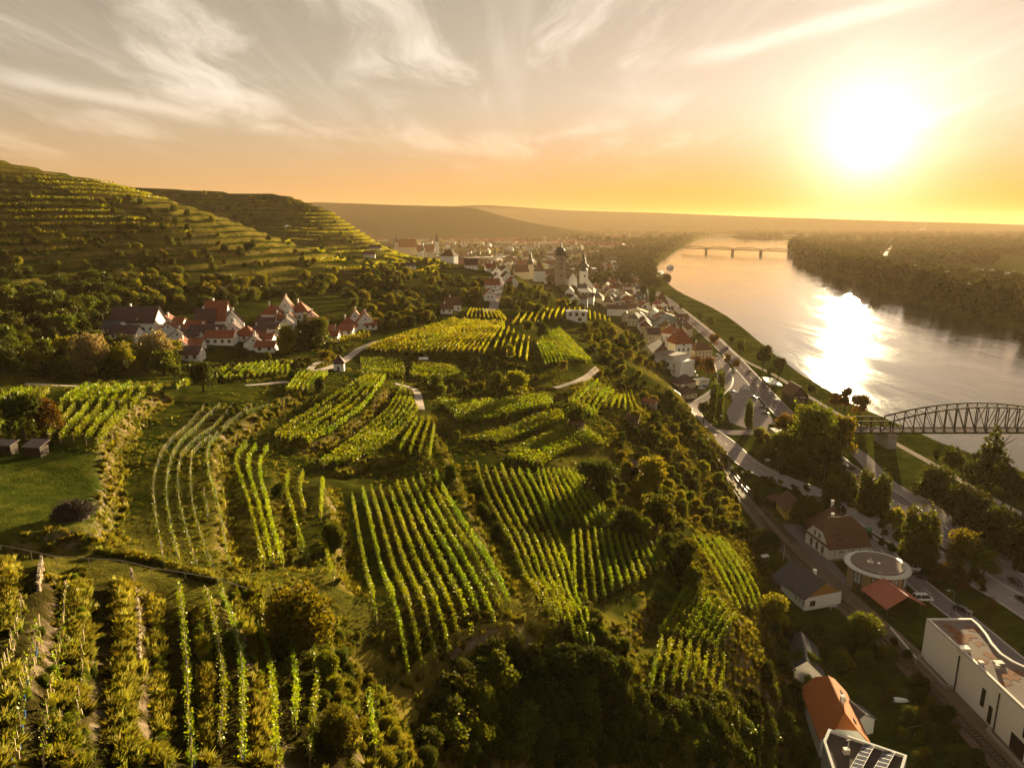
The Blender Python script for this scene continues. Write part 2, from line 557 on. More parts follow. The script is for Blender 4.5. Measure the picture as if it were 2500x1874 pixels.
def H(x, y):
    x = np.asarray(x, float)
    y = np.asarray(y, float)
    i = np.clip(np.searchsorted(GX, x) - 1, 0, len(GX) - 2)
    j = np.clip(np.searchsorted(GY, y) - 1, 0, len(GY) - 2)
    fx = np.clip((x - GX[i]) / (GX[i + 1] - GX[i]), 0, 1)
    fy = np.clip((y - GY[j]) / (GY[j + 1] - GY[j]), 0, 1)
    return (GZ[j, i] * (1 - fx) + GZ[j, i + 1] * fx) * (1 - fy) + (GZ[j + 1, i] * (1 - fx) + GZ[j + 1, i + 1] * fx) * fy


_D = np.concatenate([np.arange(20, 420, 0.7), np.arange(420, 1400, 2.0), np.geomspace(1400, 12000, 260)])


def cast(uv):
    """points of the ground that are seen at these places of the photograph"""
    uv = np.atleast_2d(np.asarray(uv, float))
    out = np.empty((len(uv), 3))
    for s in range(0, len(uv), 400):
        c = uv[s:s + 400]
        d = ray(c[:, 0], c[:, 1])
        T = _D[None, :] / np.hypot(d[:, 0], d[:, 1])[:, None]
        X, Y, Z = d[:, 0:1] * T, d[:, 1:2] * T, CAM_Z + d[:, 2:3] * T
        G = Z - H(X, Y)
        below = G < 0
        kk = np.where(below.any(1), np.argmax(below, 1), len(_D) - 1)
        kk = np.maximum(kk, 1)
        r = np.arange(len(c))
        g0, g1 = G[r, kk - 1], G[r, kk]
        t = np.clip(g0 / (g0 - g1 + 1e-9), 0, 1)
        x = X[r, kk - 1] * (1 - t) + X[r, kk] * t
        y = Y[r, kk - 1] * (1 - t) + Y[r, kk] * t
        out[s:s + 400] = np.stack([x, y, H(x, y)], -1)
    return out


def project(P):
    P = np.atleast_2d(np.asarray(P, float))
    x, y, z = P[:, 0], P[:, 1], P[:, 2] - CAM_Z
    fw = y * CP - z * SP
    up = y * SP + z * CP
    return np.stack([1250 + FPX * x / fw, 937 - FPX * up / fw], -1), fw


def mesh_np(name, V, F, smooth=False):
    """mesh from vertex and quad/triangle arrays"""
    V = np.asarray(V, np.float32)
    F = np.asarray(F, np.int32)
    me = bpy.data.meshes.new(name)
    me.vertices.add(len(V))
    me.vertices.foreach_set('co', V.ravel())
    k = F.shape[1]
    me.loops.add(F.size)
    me.loops.foreach_set('vertex_index', F.ravel())
    me.polygons.add(len(F))
    me.polygons.foreach_set('loop_start', np.arange(0, F.size, k, dtype=np.int32))
    me.polygons.foreach_set('loop_total', np.full(len(F), k, np.int32))
    if smooth:
        me.polygons.foreach_set('use_smooth', np.ones(len(F), bool))
    me.update(calc_edges=True)
    return me


def link(name, data, mat=None, parent=None, loc=None, rz=0.0, scale=None):
    o = bpy.data.objects.new(name, data)
    if mat is not None and data is not None:
        mats = mat if isinstance(mat, (list, tuple)) else [mat]
        if not len(data.materials):
            for m in mats:
                data.materials.append(m)
    if parent is not None:
        o.parent = parent
    if loc is not None:
        o.location = loc
    if rz:
        o.rotation_euler = (0, 0, rz)
    if scale is not None:
        o.scale = (scale,) * 3 if isinstance(scale, (int, float)) else scale
    COL.objects.link(o)
    return o


def tag(o, label=None, cat=None, group=None, kind=None):
    if label:
        o['label'] = label
    if cat:
        o['category'] = cat
    if group:
        o['group'] = group
    if kind:
        o['kind'] = kind
    return o

# ------------------------------------------------------------------ materials
MATS = {}


def new_mat(name):
    m = bpy.data.materials.new(name)
    m.use_nodes = True
    MATS[name] = m
    return m, NT(m.node_tree)


def plain_mat(name, col, rough=0.8, var=0.12, scale=0.6, spec=0.3, metal=0.0, bump=0.0, fine=None):
    """base colour with soft uneven patches and fine grain"""
    m, t = new_mat(name)
    pos = t.n('ShaderNodeNewGeometry').outputs['Position']
    n = t.noise(pos, scale, 5, 0.6)
    n2 = t.noise(pos, fine or scale * 9, 3, 0.6)
    f = t.math('ADD', t.math('MULTIPLY', t.math('SUBTRACT', n, 0.5), 2.2 * var), t.math('MULTIPLY', t.math('SUBTRACT', n2, 0.5), 1.3 * var))
    c = t.mix(1.0, col, t.n('ShaderNodeCombineColor', i_0=t.math('ADD', f, 1.0), i_1=t.math('ADD', f, 1.0), i_2=t.math('ADD', t.math('MULTIPLY', f, 0.9), 1.0)), 'MULTIPLY')
    b = t.n('ShaderNodeBsdfPrincipled', i_0=c)
    b.inputs['Roughness'].default_value = rough
    b.inputs['Specular IOR Level'].default_value = spec
    b.inputs['Metallic'].default_value = metal
    if bump:
        bp = t.n('ShaderNodeBump')
        bp.inputs['Strength'].default_value = bump
        bp.inputs['Distance'].default_value = 0.05
        t.set(bp, 'Height', n2)
        t.set(b, 'Normal', bp)
    t.n('ShaderNodeOutputMaterial', i_0=b)
    return m


def leaf_mat(name, c1, c2, trans, tcol=None, hue=0.0, rough=0.55):
    """thin leaves: reflect, and let low sun through"""
    m, t = new_mat(name)
    geo = t.n('ShaderNodeNewGeometry')
    oi = t.n('ShaderNodeObjectInfo')
    rnd = geo.outputs['Random Per Island']
    pos = geo.outputs['Position']
    big = t.noise(pos, 0.09, 2, 0.5)
    f = t.math('ADD', t.math('MULTIPLY', rnd, 0.55), t.math('MULTIPLY', t.math('SUBTRACT', big, 0.35), 1.3), clamp=True)
    c = t.mix(f, c1, c2)
    hs = t.n('ShaderNodeHueSaturation', i_4=c)
    t.set(hs, 0, t.math('ADD', 0.5, t.math('MULTIPLY', t.math('SUBTRACT', oi.outputs['Random'], 0.5), 0.035 + hue)))
    t.set(hs, 2, t.math('ADD', 0.72, t.math('MULTIPLY', oi.outputs['Random'], 0.5)))
    d = t.n('ShaderNodeBsdfDiffuse', i_0=hs)
    tr = t.n('ShaderNodeBsdfTranslucent', i_0=t.mix(1.0, hs, tcol or (1.6, 1.35, 0.5), 'MULTIPLY'))
    mx = t.n('ShaderNodeMixShader', i_0=trans, i_1=d, i_2=tr)
    g = t.n('ShaderNodeBsdfGlossy')
    g.inputs['Roughness'].default_value = rough
    t.set(g, 0, (0.8, 0.75, 0.55))
    fr = t.n('ShaderNodeLayerWeight')
    fr.inputs[0].default_value = 0.25
    mx2 = t.n('ShaderNodeMixShader', i_0=t.math('MULTIPLY', fr.outputs[0], 0.10), i_1=mx, i_2=g)
    t.n('ShaderNodeOutputMaterial', i_0=mx2)
    return m


# ground: cover weights are stored on the terrain (dry grass, tilled soil, bare rock, meadow)
def ground_mat():
    m, t = new_mat('ground_cover')
    pos = t.n('ShaderNodeNewGeometry').outputs['Position']
    at = t.n('ShaderNodeAttribute')
    at.attribute_name = 'cover'
    sp = t.n('ShaderNodeSeparateColor', i_0=at.outputs['Color'])
    big = t.noise(pos, 0.035, 4, 0.6)
    mid = t.noise(pos, 0.35, 5, 0.65)
    fine = t.noise(pos, 3.2, 4, 0.7)
    mixed = t.math('ADD', t.math('MULTIPLY', big, 0.45), t.math('ADD', t.math('MULTIPLY', mid, 0.35), t.math('MULTIPLY', fine, 0.2)))
    grass = t.ramp(mixed, [(0.38, (0.006, 0.010, 0.002)), (0.49, (0.024, 0.031, 0.004)), (0.60, (0.080, 0.074, 0.010)), (0.72, (0.16, 0.118, 0.020))])
    dry = t.ramp(mixed, [(0.36, (0.045, 0.038, 0.007)), (0.52, (0.15, 0.115, 0.020)), (0.68, (0.29, 0.20, 0.042))])
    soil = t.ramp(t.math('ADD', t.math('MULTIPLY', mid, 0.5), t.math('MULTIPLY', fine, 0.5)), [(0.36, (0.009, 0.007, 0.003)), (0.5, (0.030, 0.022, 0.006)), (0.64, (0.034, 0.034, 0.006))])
    rock = t.ramp(mid, [(0.35, (0.05, 0.032, 0.020)), (0.5, (0.13, 0.09, 0.06)), (0.66, (0.24, 0.18, 0.13))])
    mead = t.ramp(mixed, [(0.40, (0.014, 0.022, 0.004)), (0.52, (0.044, 0.054, 0.007)), (0.62, (0.10, 0.088, 0.015))])
    c = t.mix(sp.outputs[0], grass, dry)
    c = t.mix(sp.outputs[1], c, soil)
    c = t.mix(sp.outputs[2], c, mead)
    c = t.mix(t.math('MULTIPLY', at.outputs['Alpha'], t.maprange(mid, 0.40, 0.58)), c, rock)
    b = t.n('ShaderNodeBsdfDiffuse', i_0=c)
    bp = t.n('ShaderNodeBump')
    bp.inputs['Strength'].default_value = 0.9
    bp.inputs['Distance'].default_value = 0.35
    t.set(bp, 'Height', t.math('ADD', t.noise(pos, 1.1, 4, 0.7), t.math('MULTIPLY', fine, 0.5)))
    t.set(b, 'Normal', bp)
    t.n('ShaderNodeOutputMaterial', i_0=b)
    return m


def water_mat():
    m, t = new_mat('river_water')
    pos = t.n('ShaderNodeNewGeometry').outputs['Position']
    mp = t.n('ShaderNodeMapping')
    t.set(mp, 0, pos)
    mp.inputs['Rotation'].default_value = (0, 0, R(-20))
    mp.inputs['Scale'].default_value = (1.0, 0.30, 1.0)
    w1 = t.noise(mp, 0.55, 4, 0.62)
    w2 = t.noise(mp, 0.10, 3, 0.5, 1.2)
    slick = t.noise(mp, 0.013, 5, 0.6, 2.2)
    amp = t.maprange(slick, 0.36, 0.60, 0.45, 1.0)
    hgt = t.math('MULTIPLY', t.math('ADD', t.math('MULTIPLY', w1, 0.5), w2), amp)
    bp = t.n('ShaderNodeBump')
    bp.inputs['Strength'].default_value = 0.38
    bp.inputs['Distance'].default_value = 0.7
    t.set(bp, 'Height', hgt)
    b = t.n('ShaderNodeBsdfPrincipled')
    t.set(b, 0, (0.030, 0.026, 0.014))
    t.set(b, 'Roughness', t.maprange(slick, 0.36, 0.62, 0.05, 0.11))
    b.inputs['IOR'].default_value = 1.33
    b.inputs['Specular IOR Level'].default_value = 0.9
    t.set(b, 'Normal', bp)
    t.n('ShaderNodeOutputMaterial', i_0=b)
    return m


M_GROUND = ground_mat()
M_WATER = water_mat()

# ------------------------------------------------------------------ terrain mesh, river, haze
nx, ny = len(GX), len(GY)
V = np.stack([MX.ravel(), MY.ravel(), GZ.ravel()], -1)
idx = np.arange(nx * ny).reshape(ny, nx)
F = np.stack([idx[:-1, :-1].ravel(), idx[:-1, 1:].ravel(), idx[1:, 1:].ravel(), idx[1:, :-1].ravel()], -1)
me = mesh_np('terrain', V, F, True)
gy_, gx_ = np.gradient(GZ, GY, GX)
SLOPE = np.hypot(gx_, gy_)
dist = np.hypot(MX, MY)
dry = sstep(0.42, 0.85, SLOPE + 0.12 * vnoise(MX, MY, 9, 21, 2)) * HILLY
dry = np.maximum(dry, 0.35 * sstep(0.1, 0.5, vnoise(MX, MY, 30, 33, 3)) * HILLY)
rockw = sstep(0.75, 1.3, SLOPE + 0.25 * vnoise(MX, MY, 12, 41, 2)) * HILLY
COVER = np.zeros((ny, nx, 4), np.float32)
COVER[..., 0] = dry
COVER[..., 3] = rockw
COVER[..., 2] = np.where(GZ < 7.6, 0.75, 0.0)
# river surface: one sheet well inside the carved bed
rv = []
wx0, wx1, wy0, wy1 = 40.0, 6000.0, 60.0, 7000.0
xs = np.concatenate([np.arange(-40, 1400, 40), np.geomspace(1400, 6000, 24)])
ys = np.concatenate([np.arange(40, 1600, 40), np.geomspace(1600, 7000, 40)])
WX, WY = np.meshgrid(xs, ys)
wi = np.arange(WX.size).reshape(WX.shape)
WF = np.stack([wi[:-1, :-1].ravel(), wi[:-1, 1:].ravel(), wi[1:, 1:].ravel(), wi[1:, :-1].ravel()], -1)
WV = np.stack([WX.ravel(), WY.ravel(), np.zeros(WX.size)], -1)
keep = (H(WV[:, 0], WV[:, 1]) < 3.0)
dk, _, _ = seg_dist(WV[:, 0], WV[:, 1], RIVER, True)
keep = (in_poly(WV[:, 0], WV[:, 1], RIVER)) | (dk < 60)
WF = WF[keep[WF].all(1)]
river = link('river', mesh_np('river', WV, WF, True), M_WATER)
tag(river, 'wide calm river with a golden sun glitter path', kind='structure')

# warm morning air
hz = bpy.data.meshes.new('haze')
hx0, hx1, hy0, hy1, hz0, hz1 = -9100, 11100, -165, 14100, -8, 260
hz.from_pydata([(x, y, z) for z in (hz0, hz1) for y in (hy0, hy1) for x in (hx0, hx1)], [],
               [(0, 2, 3, 1), (4, 5, 7, 6), (0, 1, 5, 4), (2, 6, 7, 3), (0, 4, 6, 2), (1, 3, 7, 5)])
m, t = new_mat('warm_haze')
pv = t.n('ShaderNodeVolumePrincipled')
pv.inputs['Color'].default_value = (0.95, 0.68, 0.43, 1)
pv.inputs['Density'].default_value = 0.000028
pv.inputs['Anisotropy'].default_value = 0.22
t.n('ShaderNodeOutputMaterial', i_1=pv)
haze = link('haze', hz, m)
tag(haze, 'thin warm morning haze over valley and town', kind='stuff')
# ------------------------------------------------------------------ roads, paths, railway bed
M_ASPH = plain_mat('asphalt', (0.19, 0.155, 0.16), 1.0, 0.16, 0.12, 0.0)
M_ASPH2 = plain_mat('asphalt_worn', (0.30, 0.25, 0.24), 1.0, 0.18, 0.15, 0.0)
M_LINE = plain_mat('road_paint', (0.72, 0.68, 0.62), 0.6, 0.15, 0.8)
M_TRACKDIRT = plain_mat('track_gravel', (0.42, 0.35, 0.30), 0.95, 0.25, 0.4, 0.0, bump=0.4)
M_DRYTRACK = plain_mat('dry_grass_track', (0.135, 0.105, 0.020), 1.0, 0.5, 0.8, 0.0, bump=0.6)
M_BALLAST = plain_mat('track_ballast', (0.15, 0.105, 0.075), 0.95, 0.3, 0.5, 0.2, bump=0.6)
M_KERB = plain_mat('kerb_stone', (0.38, 0.34, 0.30), 0.8, 0.15, 0.5)
M_STEEL = plain_mat('rail_steel', (0.34, 0.30, 0.27), 0.28, 0.1, 2.0, 0.6, metal=0.9)
M_WOOD = plain_mat('old_wood', (0.12, 0.075, 0.045), 0.85, 0.25, 1.5)
M_CONC = plain_mat('concrete', (0.36, 0.32, 0.29), 0.85, 0.18, 0.5)


class MB:
    """collects boxes, prisms, bars and tubes into one mesh"""
    def __init__(self):
        self.v, self.f = [], []

    def add(self, V, F):
        o = len(self.v)
        self.v += [tuple(map(float, p)) for p in V]
        self.f += [tuple(i + o for i in f) for f in F]
        return self

    def box(self, x0, x1, y0, y1, z0, z1):
        return self.add([(x, y, z) for z in (z0, z1) for y in (y0, y1) for x in (x0, x1)],
                        [(0, 2, 3, 1), (4, 5, 7, 6), (0, 1, 5, 4), (2, 6, 7, 3), (0, 4, 6, 2), (1, 3, 7, 5)])

    def prism(self, poly, z0, z1):
        n = len(poly)
        V = [(p[0], p[1], z0) for p in poly] + [(p[0], p[1], z1) for p in poly]
        F = [tuple(range(n))[::-1], tuple(range(n, 2 * n))] + [(i, (i + 1) % n, n + (i + 1) % n, n + i) for i in range(n)]
        return self.add(V, F)

    def bar(self, a, b, w, h=None, up=(0, 0, 1)):
        a, b, up = Vector(a), Vector(b), Vector(up)
        h = w if h is None else h
        d = (b - a).normalized()
        if abs(d.dot(up)) > 0.98:
            up = Vector((0, 1, 0))
        s = d.cross(up).normalized() * (w / 2)
        t = s.cross(d).normalized() * (h / 2)
        V = [p + i * s + j * t for p in (a, b) for i, j in ((-1, -1), (1, -1), (1, 1), (-1, 1))]
        return self.add(V, [(0, 3, 2, 1), (4, 5, 6, 7), (0, 1, 5, 4), (1, 2, 6, 5), (2, 3, 7, 6), (3, 0, 4, 7)])

    def ring(self, rings, cap=True, closed=True):
        """skin over a list of equal-length rings"""
        n = len(rings[0])
        V = [p for r in rings for p in r]
        F = []
        for k in range(len(rings) - 1):
            for i in range(n if closed else n - 1):
                j = (i + 1) % n
                F.append((k * n + i, k * n + j, (k + 1) * n + j, (k + 1) * n + i))
        if cap:
            F.append(tuple(range(n))[::-1])
            F.append(tuple((len(rings) - 1) * n + i for i in range(n)))
        return self.add(V, F)

    def lathe(self, prof, n=12, c=(0, 0, 0), sq=False):
        rings = []
        for r, z in prof:
            rings.append([(c[0] + r * math.cos(2 * math.pi * (i + .5) / n), c[1] + r * math.sin(2 * math.pi * (i + .5) / n), c[2] + z) for i in range(n)])
        return self.ring(rings)

    def mesh(self, name, smooth=False):
        m = bpy.data.meshes.new(name)
        m.from_pydata(self.v, [], self.f)
        if smooth:
            m.polygons.foreach_set('use_smooth', np.ones(len(m.polygons), bool))
        m.update()
        return m

    def build(self, name, mat, parent=None, loc=None, rz=0.0, smooth=False):
        return link(name, self.mesh(name, smooth), mat, parent, loc, rz)


def empty(name, loc, rz=0.0, label=None, cat=None, group=None):
    o = bpy.data.objects.new(name, None)
    o.empty_display_size = 0.5
    o.location = loc
    o.rotation_euler = (0, 0, rz)
    COL.objects.link(o)
    return tag(o, label, cat, group)


def strip(P, w, across=3, lift=0.05, off=0.0):
    """a draped ribbon along P"""
    P = np.asarray(P, float)
    T = np.gradient(P[:, :2], axis=0)
    T /= np.linalg.norm(T, axis=1, keepdims=True) + 1e-9
    N = np.stack([-T[:, 1], T[:, 0]], -1)
    s = np.linspace(-w / 2, w / 2, across) + off
    XY = P[:, None, :2] + N[:, None, :] * s[None, :, None]
    Z = H(XY[..., 0], XY[..., 1]) + lift
    n = len(P)
    V = np.concatenate([XY, Z[..., None]], -1).reshape(-1, 3)
    i = np.arange(n * across).reshape(n, across)
    F = np.stack([i[:-1, 1:].ravel(), i[:-1, :-1].ravel(), i[1:, :-1].ravel(), i[1:, 1:].ravel()], -1)
    return V, F


def plain_line(px, z=7.0, step=6.0, sm=True):
    a = np.array(px, float)
    P = on_z(a[:, 0], a[:, 1], z)
    if sm:
        P = smooth_line(P, 200)
    return resample(P, step=step)


def road(name, px, w, mat, label, lift=0.06, lines=True, kerb=False, z=7.0):
    P = plain_line(px, z)
    V, F = strip(P, w, 3, lift)
    o = link(name, mesh_np(name, V, F, True), mat)
    tag(o, label, kind='structure')
    if lines:
        for off in (-w / 2 + 0.5, w / 2 - 0.5):
            V, F = strip(P, 0.22, 2, lift + 0.012, off)
            link('edge_line', mesh_np('edge_line', V, F), M_LINE, o)
        Q = resample(P, step=3.0)
        fs, vs_ = [], []
        for k in range(0, len(Q) - 1, 4):
            V, F = strip(Q[k:k + 2], 0.18, 2, lift + 0.012)
            fs.append(F + sum(len(x) for x in vs_))
            vs_.append(V)
        if vs_:
            link('centre_line', mesh_np('centre_line', np.vstack(vs_), np.vstack(fs)), M_LINE, o)
    if kerb:
        for sgn in (-1, 1):
            V, F = strip(P, 0.3, 2, lift + 0.12, sgn * (w / 2 + 0.1))
            V2, _ = strip(P, 0.3, 2, lift - 0.1, sgn * (w / 2 + 0.1))
            n = len(V)
            i = np.arange(n).reshape(-1, 2)
            S = np.vstack([np.stack([i[:-1, k], i[1:, k], i[1:, k] + n, i[:-1, k] + n], -1) for k in (0, 1)])
            link('kerb', mesh_np('kerb', np.vstack([V, V2]), np.vstack([F, S])), M_KERB, o)
    return o, P


HW_PX = [(1600, 712), (1640, 740), (1665, 761), (1710, 801), (1771, 854), (1828, 915), (1885, 980), (1925, 1021), (1990, 1080), (2062, 1145), (2166, 1206), (2242, 1268), (2297, 1307), (2441, 1391), (2560, 1462), (2800, 1610)]
highway, HWP = road('highway', HW_PX, 11.5, M_ASPH, 'two lane riverside main road with white edge lines', 0.06)
LOCAL_PX = [(1752, 872), (1768, 905), (1772, 935), (1752, 958), (1724, 975), (1692, 997), (1686, 1015), (1700, 1036), (1734, 1056), (1775, 1085), (1814, 1125), (1879, 1161), (1969, 1193), (2062, 1239), (2134, 1277), (2206, 1325), (2315, 1372), (2369, 1403), (2460, 1455), (2600, 1545), (2800, 1680)]
local, LOP = road('road', LOCAL_PX, 10.0, M_ASPH2, 'curving town road beside the railway line', 0.075, kerb=True)
road('side_street', [(2095, 1298), (2116, 1315), (2170, 1356), (2224, 1410), (2279, 1455), (2310, 1478), (2360, 1515), (2430, 1575), (2520, 1650), (2700, 1800)], 7.0, M_ASPH, 'dark side street past the round building', 0.068)
road('junction_road', [(1725, 1052), (1770, 1056), (1830, 1056), (1890, 1048), (1940, 1052)], 8.0, M_ASPH2, 'short junction road between car park and curve', 0.085, lines=False)
road('river_lane', [(1990, 1045), (2050, 1080), (2090, 1102), (2118, 1128), (2145, 1160), (2170, 1183), (2242, 1218), (2297, 1258), (2333, 1290), (2400, 1330), (2460, 1364), (2560, 1425)], 7.0, M_ASPH2, 'paved lane between main road and river trees', 0.064, lines=False)
road('river_walk', [(1655, 745), (1700, 780), (1758, 826), (1803, 874), (1857, 899), (1894, 917), (1924, 936), (2010, 990), (2080, 1030), (2150, 1062), (2215, 1098), (2300, 1145), (2418, 1216), (2500, 1258), (2620, 1320)], 3.2, M_TRACKDIRT, 'narrow riverside walking path on the bank', 0.07, lines=False)
road('station_platform', [(1935, 1280), (1960, 1310), (1990, 1350), (2030, 1400), (2060, 1435)], 6.5, M_ASPH, 'dark paved platform strip along the railway', 0.07, lines=False)
lot = on_z(*np.array([(1796, 905), (1816, 926), (1856, 980), (1894, 1034), (1880, 1049), (1825, 1047), (1781, 1031), (1774, 1006), (1789, 977), (1780, 955), (1780, 922)], float).T, 7.0)
b = MB()
b.add([(p[0], p[1], 7.055) for p in lot], [tuple(range(len(lot)))])
tag(b.build('parking_lot', M_ASPH2), 'paved car park beside the main road', kind='structure')


def hill_path(name, px, w, mat, label, lift=0.10):
    P = cast(px)
    P = smooth_line(P, 120)
    P = resample(P, step=1.5)
    V, F = strip(P, w, 4, lift)
    o = link(name, mesh_np(name, V, F, True), mat)
    tag(o, label, kind='structure')
    return P


PATHS = [
    hill_path('path', [(925, 834), (880, 850), (850, 872), (817, 893), (785, 905), (756, 903)], 3.6, M_TRACKDIRT, 'pale gravel path past the small white chapel'),
    hill_path('path', [(756, 903), (766, 890), (784, 882)], 2.6, M_TRACKDIRT, 'short pale path curling behind the yellow bush', 0.13),
    hill_path('path', [(600, 941), (650, 937), (705, 933)], 3.0, M_TRACKDIRT, 'pale path above the young vines'),
    hill_path('path', [(60, 938), (150, 941), (300, 945), (380, 942)], 3.0, M_TRACKDIRT, 'pale lane along the edge of the wood'),
    hill_path('path', [(965, 937), (990, 942), (1016, 951), (1022, 970), (1027, 1000)], 2.6, M_TRACKDIRT, 'pale path bending into the central vineyard'),
    hill_path('path', [(1355, 947), (1385, 938), (1410, 931), (1459, 899)], 2.2, M_TRACKDIRT, 'bare earth path below the plateau vines'),
    hill_path('path', [(1262, 1553), (1200, 1558), (1150, 1566), (1098, 1598), (1046, 1646), (1001, 1691), (966, 1746), (960, 1800)], 3.4, M_DRYTRACK, 'dry grass track curving under the central vine rows'),
    hill_path('path', [(915, 1600), (880, 1618), (862, 1640), (856, 1665)], 1.4, M_DRYTRACK, 'stony path bend beside the near bush', 0.12),
]
# railway: ballast bed, rails, sleepers
TRK = [(1640, 1010), (1723, 1112), (1807, 1211), (1877, 1295), (1965, 1385), (2060, 1475), (2140, 1548), (2218, 1621), (2306, 1716), (2421, 1835), (2560, 1985)]
TP = plain_line(TRK, 7.0, 2.0)
V, F = strip(TP, 9.0, 3, 0.10, 1.5)
bed = link('railway_bed', mesh_np('railway_bed', V, F, True), M_BALLAST)
tag(bed, 'brown ballast bed of the railway below the slope', kind='structure')
sl = MB().box(-1.3, 1.3, -.13, .13, 0, .18).mesh('sleeper')


def track(P, lab, sleepers_from, n_obj):
    o = empty('railway_track', (*P[len(P) // 2, :2], 7.1), 0, lab, 'railway track')
    base = Vector(o.location)
    for s in (-.72, .72):
        V, F = strip(P, 0.14, 2, 0.42, s)
        V2, _ = strip(P, 0.14, 2, 0.24, s)
        n = len(V)
        i = np.arange(n).reshape(-1, 2)
        S = np.vstack([np.stack([i[:-1, k], i[1:, k], i[1:, k] + n, i[:-1, k] + n], -1) for k in (0, 1)])
        link('rail', mesh_np('rail', np.vstack([V, V2]) - np.array(base), np.vstack([F, S])), M_STEEL, o)
    Q = resample(P, step=0.85)
    T = np.gradient(Q[:, :2], axis=0)
    d = np.hypot(Q[:, 0], Q[:, 1])
    order = [i for i in np.argsort(d) if d[i] > 95][:n_obj]
    for i in order:
        link('sleeper', sl, M_WOOD, o, (Q[i, 0] - base.x, Q[i, 1] - base.y, H(Q[i, 0], Q[i, 1]) + .10 - base.z), math.atan2(-T[i, 0], T[i, 1]))
    return o


track(TP, 'railway track with shining rails at the foot of the hill', 0, 150)
T2 = np.gradient(TP[:, :2], axis=0)
T2 /= np.linalg.norm(T2, axis=1, keepdims=True)
TP2 = TP.copy()
TP2[:, :2] += np.stack([-T2[:, 1], T2[:, 0]], -1) * 4.6
sel = (project(TP2)[0][:, 1] > 1090) & (project(TP2)[0][:, 1] < 1330)
track(TP2[sel], 'rusty second railway track nearer the station', 0, 90)
# ------------------------------------------------------------------ leaves and plants
M_VINE = leaf_mat('vine_leaf', (0.045, 0.100, 0.006), (0.225, 0.235, 0.008), 0.5)
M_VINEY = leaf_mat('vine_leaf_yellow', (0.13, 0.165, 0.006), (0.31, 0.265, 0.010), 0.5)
M_TREE = leaf_mat('tree_leaf', (0.035, 0.058, 0.006), (0.110, 0.110, 0.010), 0.42)
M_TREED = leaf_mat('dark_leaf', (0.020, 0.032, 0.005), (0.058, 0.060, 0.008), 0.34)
M_TREEY = leaf_mat('golden_leaf', (0.085, 0.100, 0.007), (0.20, 0.165, 0.013), 0.48)
M_TREEO = leaf_mat('autumn_leaf', (0.070, 0.048, 0.008), (0.13, 0.080, 0.012), 0.4, (1.5, 1.0, 0.35))
M_WILLOW = leaf_mat('willow_leaf', (0.26, 0.22, 0.080), (0.42, 0.34, 0.15), 0.35, (1.2, 1.0, 0.6))
M_GRASS = leaf_mat('dry_grass', (0.075, 0.088, 0.008), (0.27, 0.215, 0.024), 0.46, (1.6, 1.38, 0.45))
M_GRASSG = leaf_mat('green_grass', (0.050, 0.075, 0.006), (0.140, 0.140, 0.012), 0.45)
M_BARK = plain_mat('bark', (0.065, 0.045, 0.030), 0.95, 0.3, 2.0)


def cards(C, size, rng, out=None, mixr=0.6, aspect=0.75):
    """leaf-shaped faces at the points C"""
    n = len(C)
    nr = rng.normal(size=(n, 3))
    nr /= np.linalg.norm(nr, axis=1, keepdims=True)
    if out is not None:
        nr = nr * mixr + out * (1 - mixr)
        nr /= np.linalg.norm(nr, axis=1, keepdims=True) + 1e-9
    a = rng.normal(size=(n, 3))
    t = np.cross(nr, a)
    t /= np.linalg.norm(t, axis=1, keepdims=True) + 1e-9
    b = np.cross(nr, t)
    s = np.asarray(size)
    s = s[:, None] if s.ndim else s
    V = np.stack([C - t * s, C - b * s * aspect + t * s * .15, C + t * s, C + b * s * aspect + t * s * .15], 1).reshape(-1, 3)
    F = np.arange(4 * n).reshape(n, 4)
    return V, F


def crown_mesh(name, lobes, n, size, rng, inner=0.25, droop=0.0, mixr=0.55):
    L = np.array(lobes, float)                     # x y z rx rz
    wgt = L[:, 3] * L[:, 3]
    which = rng.choice(len(L), n, p=wgt / wgt.sum())
    d = rng.normal(size=(n, 3))
    d /= np.linalg.norm(d, axis=1, keepdims=True)
    r = np.where(rng.random(n) < inner, rng.random(n) ** .5 * .8, 0.80 + 0.28 * rng.random(n) ** 1.5)
    bump = 1 + 0.34 * np.sin(d[:, 0] * 5 + which * 1.7) * np.sin(d[:, 1] * 5.3 + which) * np.sin(d[:, 2] * 4.7 + 2 * which)
    r = r * bump
    r = np.where(rng.random(n) < .05, r * rng.uniform(1.05, 1.4, n), r)
    C = L[which, :3] + d * r[:, None] * np.stack([L[which, 3], L[which, 3], L[which, 4]], -1)
    if droop:
        C[:, 2] -= droop * (r > .85) * rng.random(n) * np.hypot(d[:, 0], d[:, 1])
    V, F = cards(C, size * (0.6 + 0.8 * rng.random(n)), rng, d, mixr)
    return mesh_np(name, V, F)


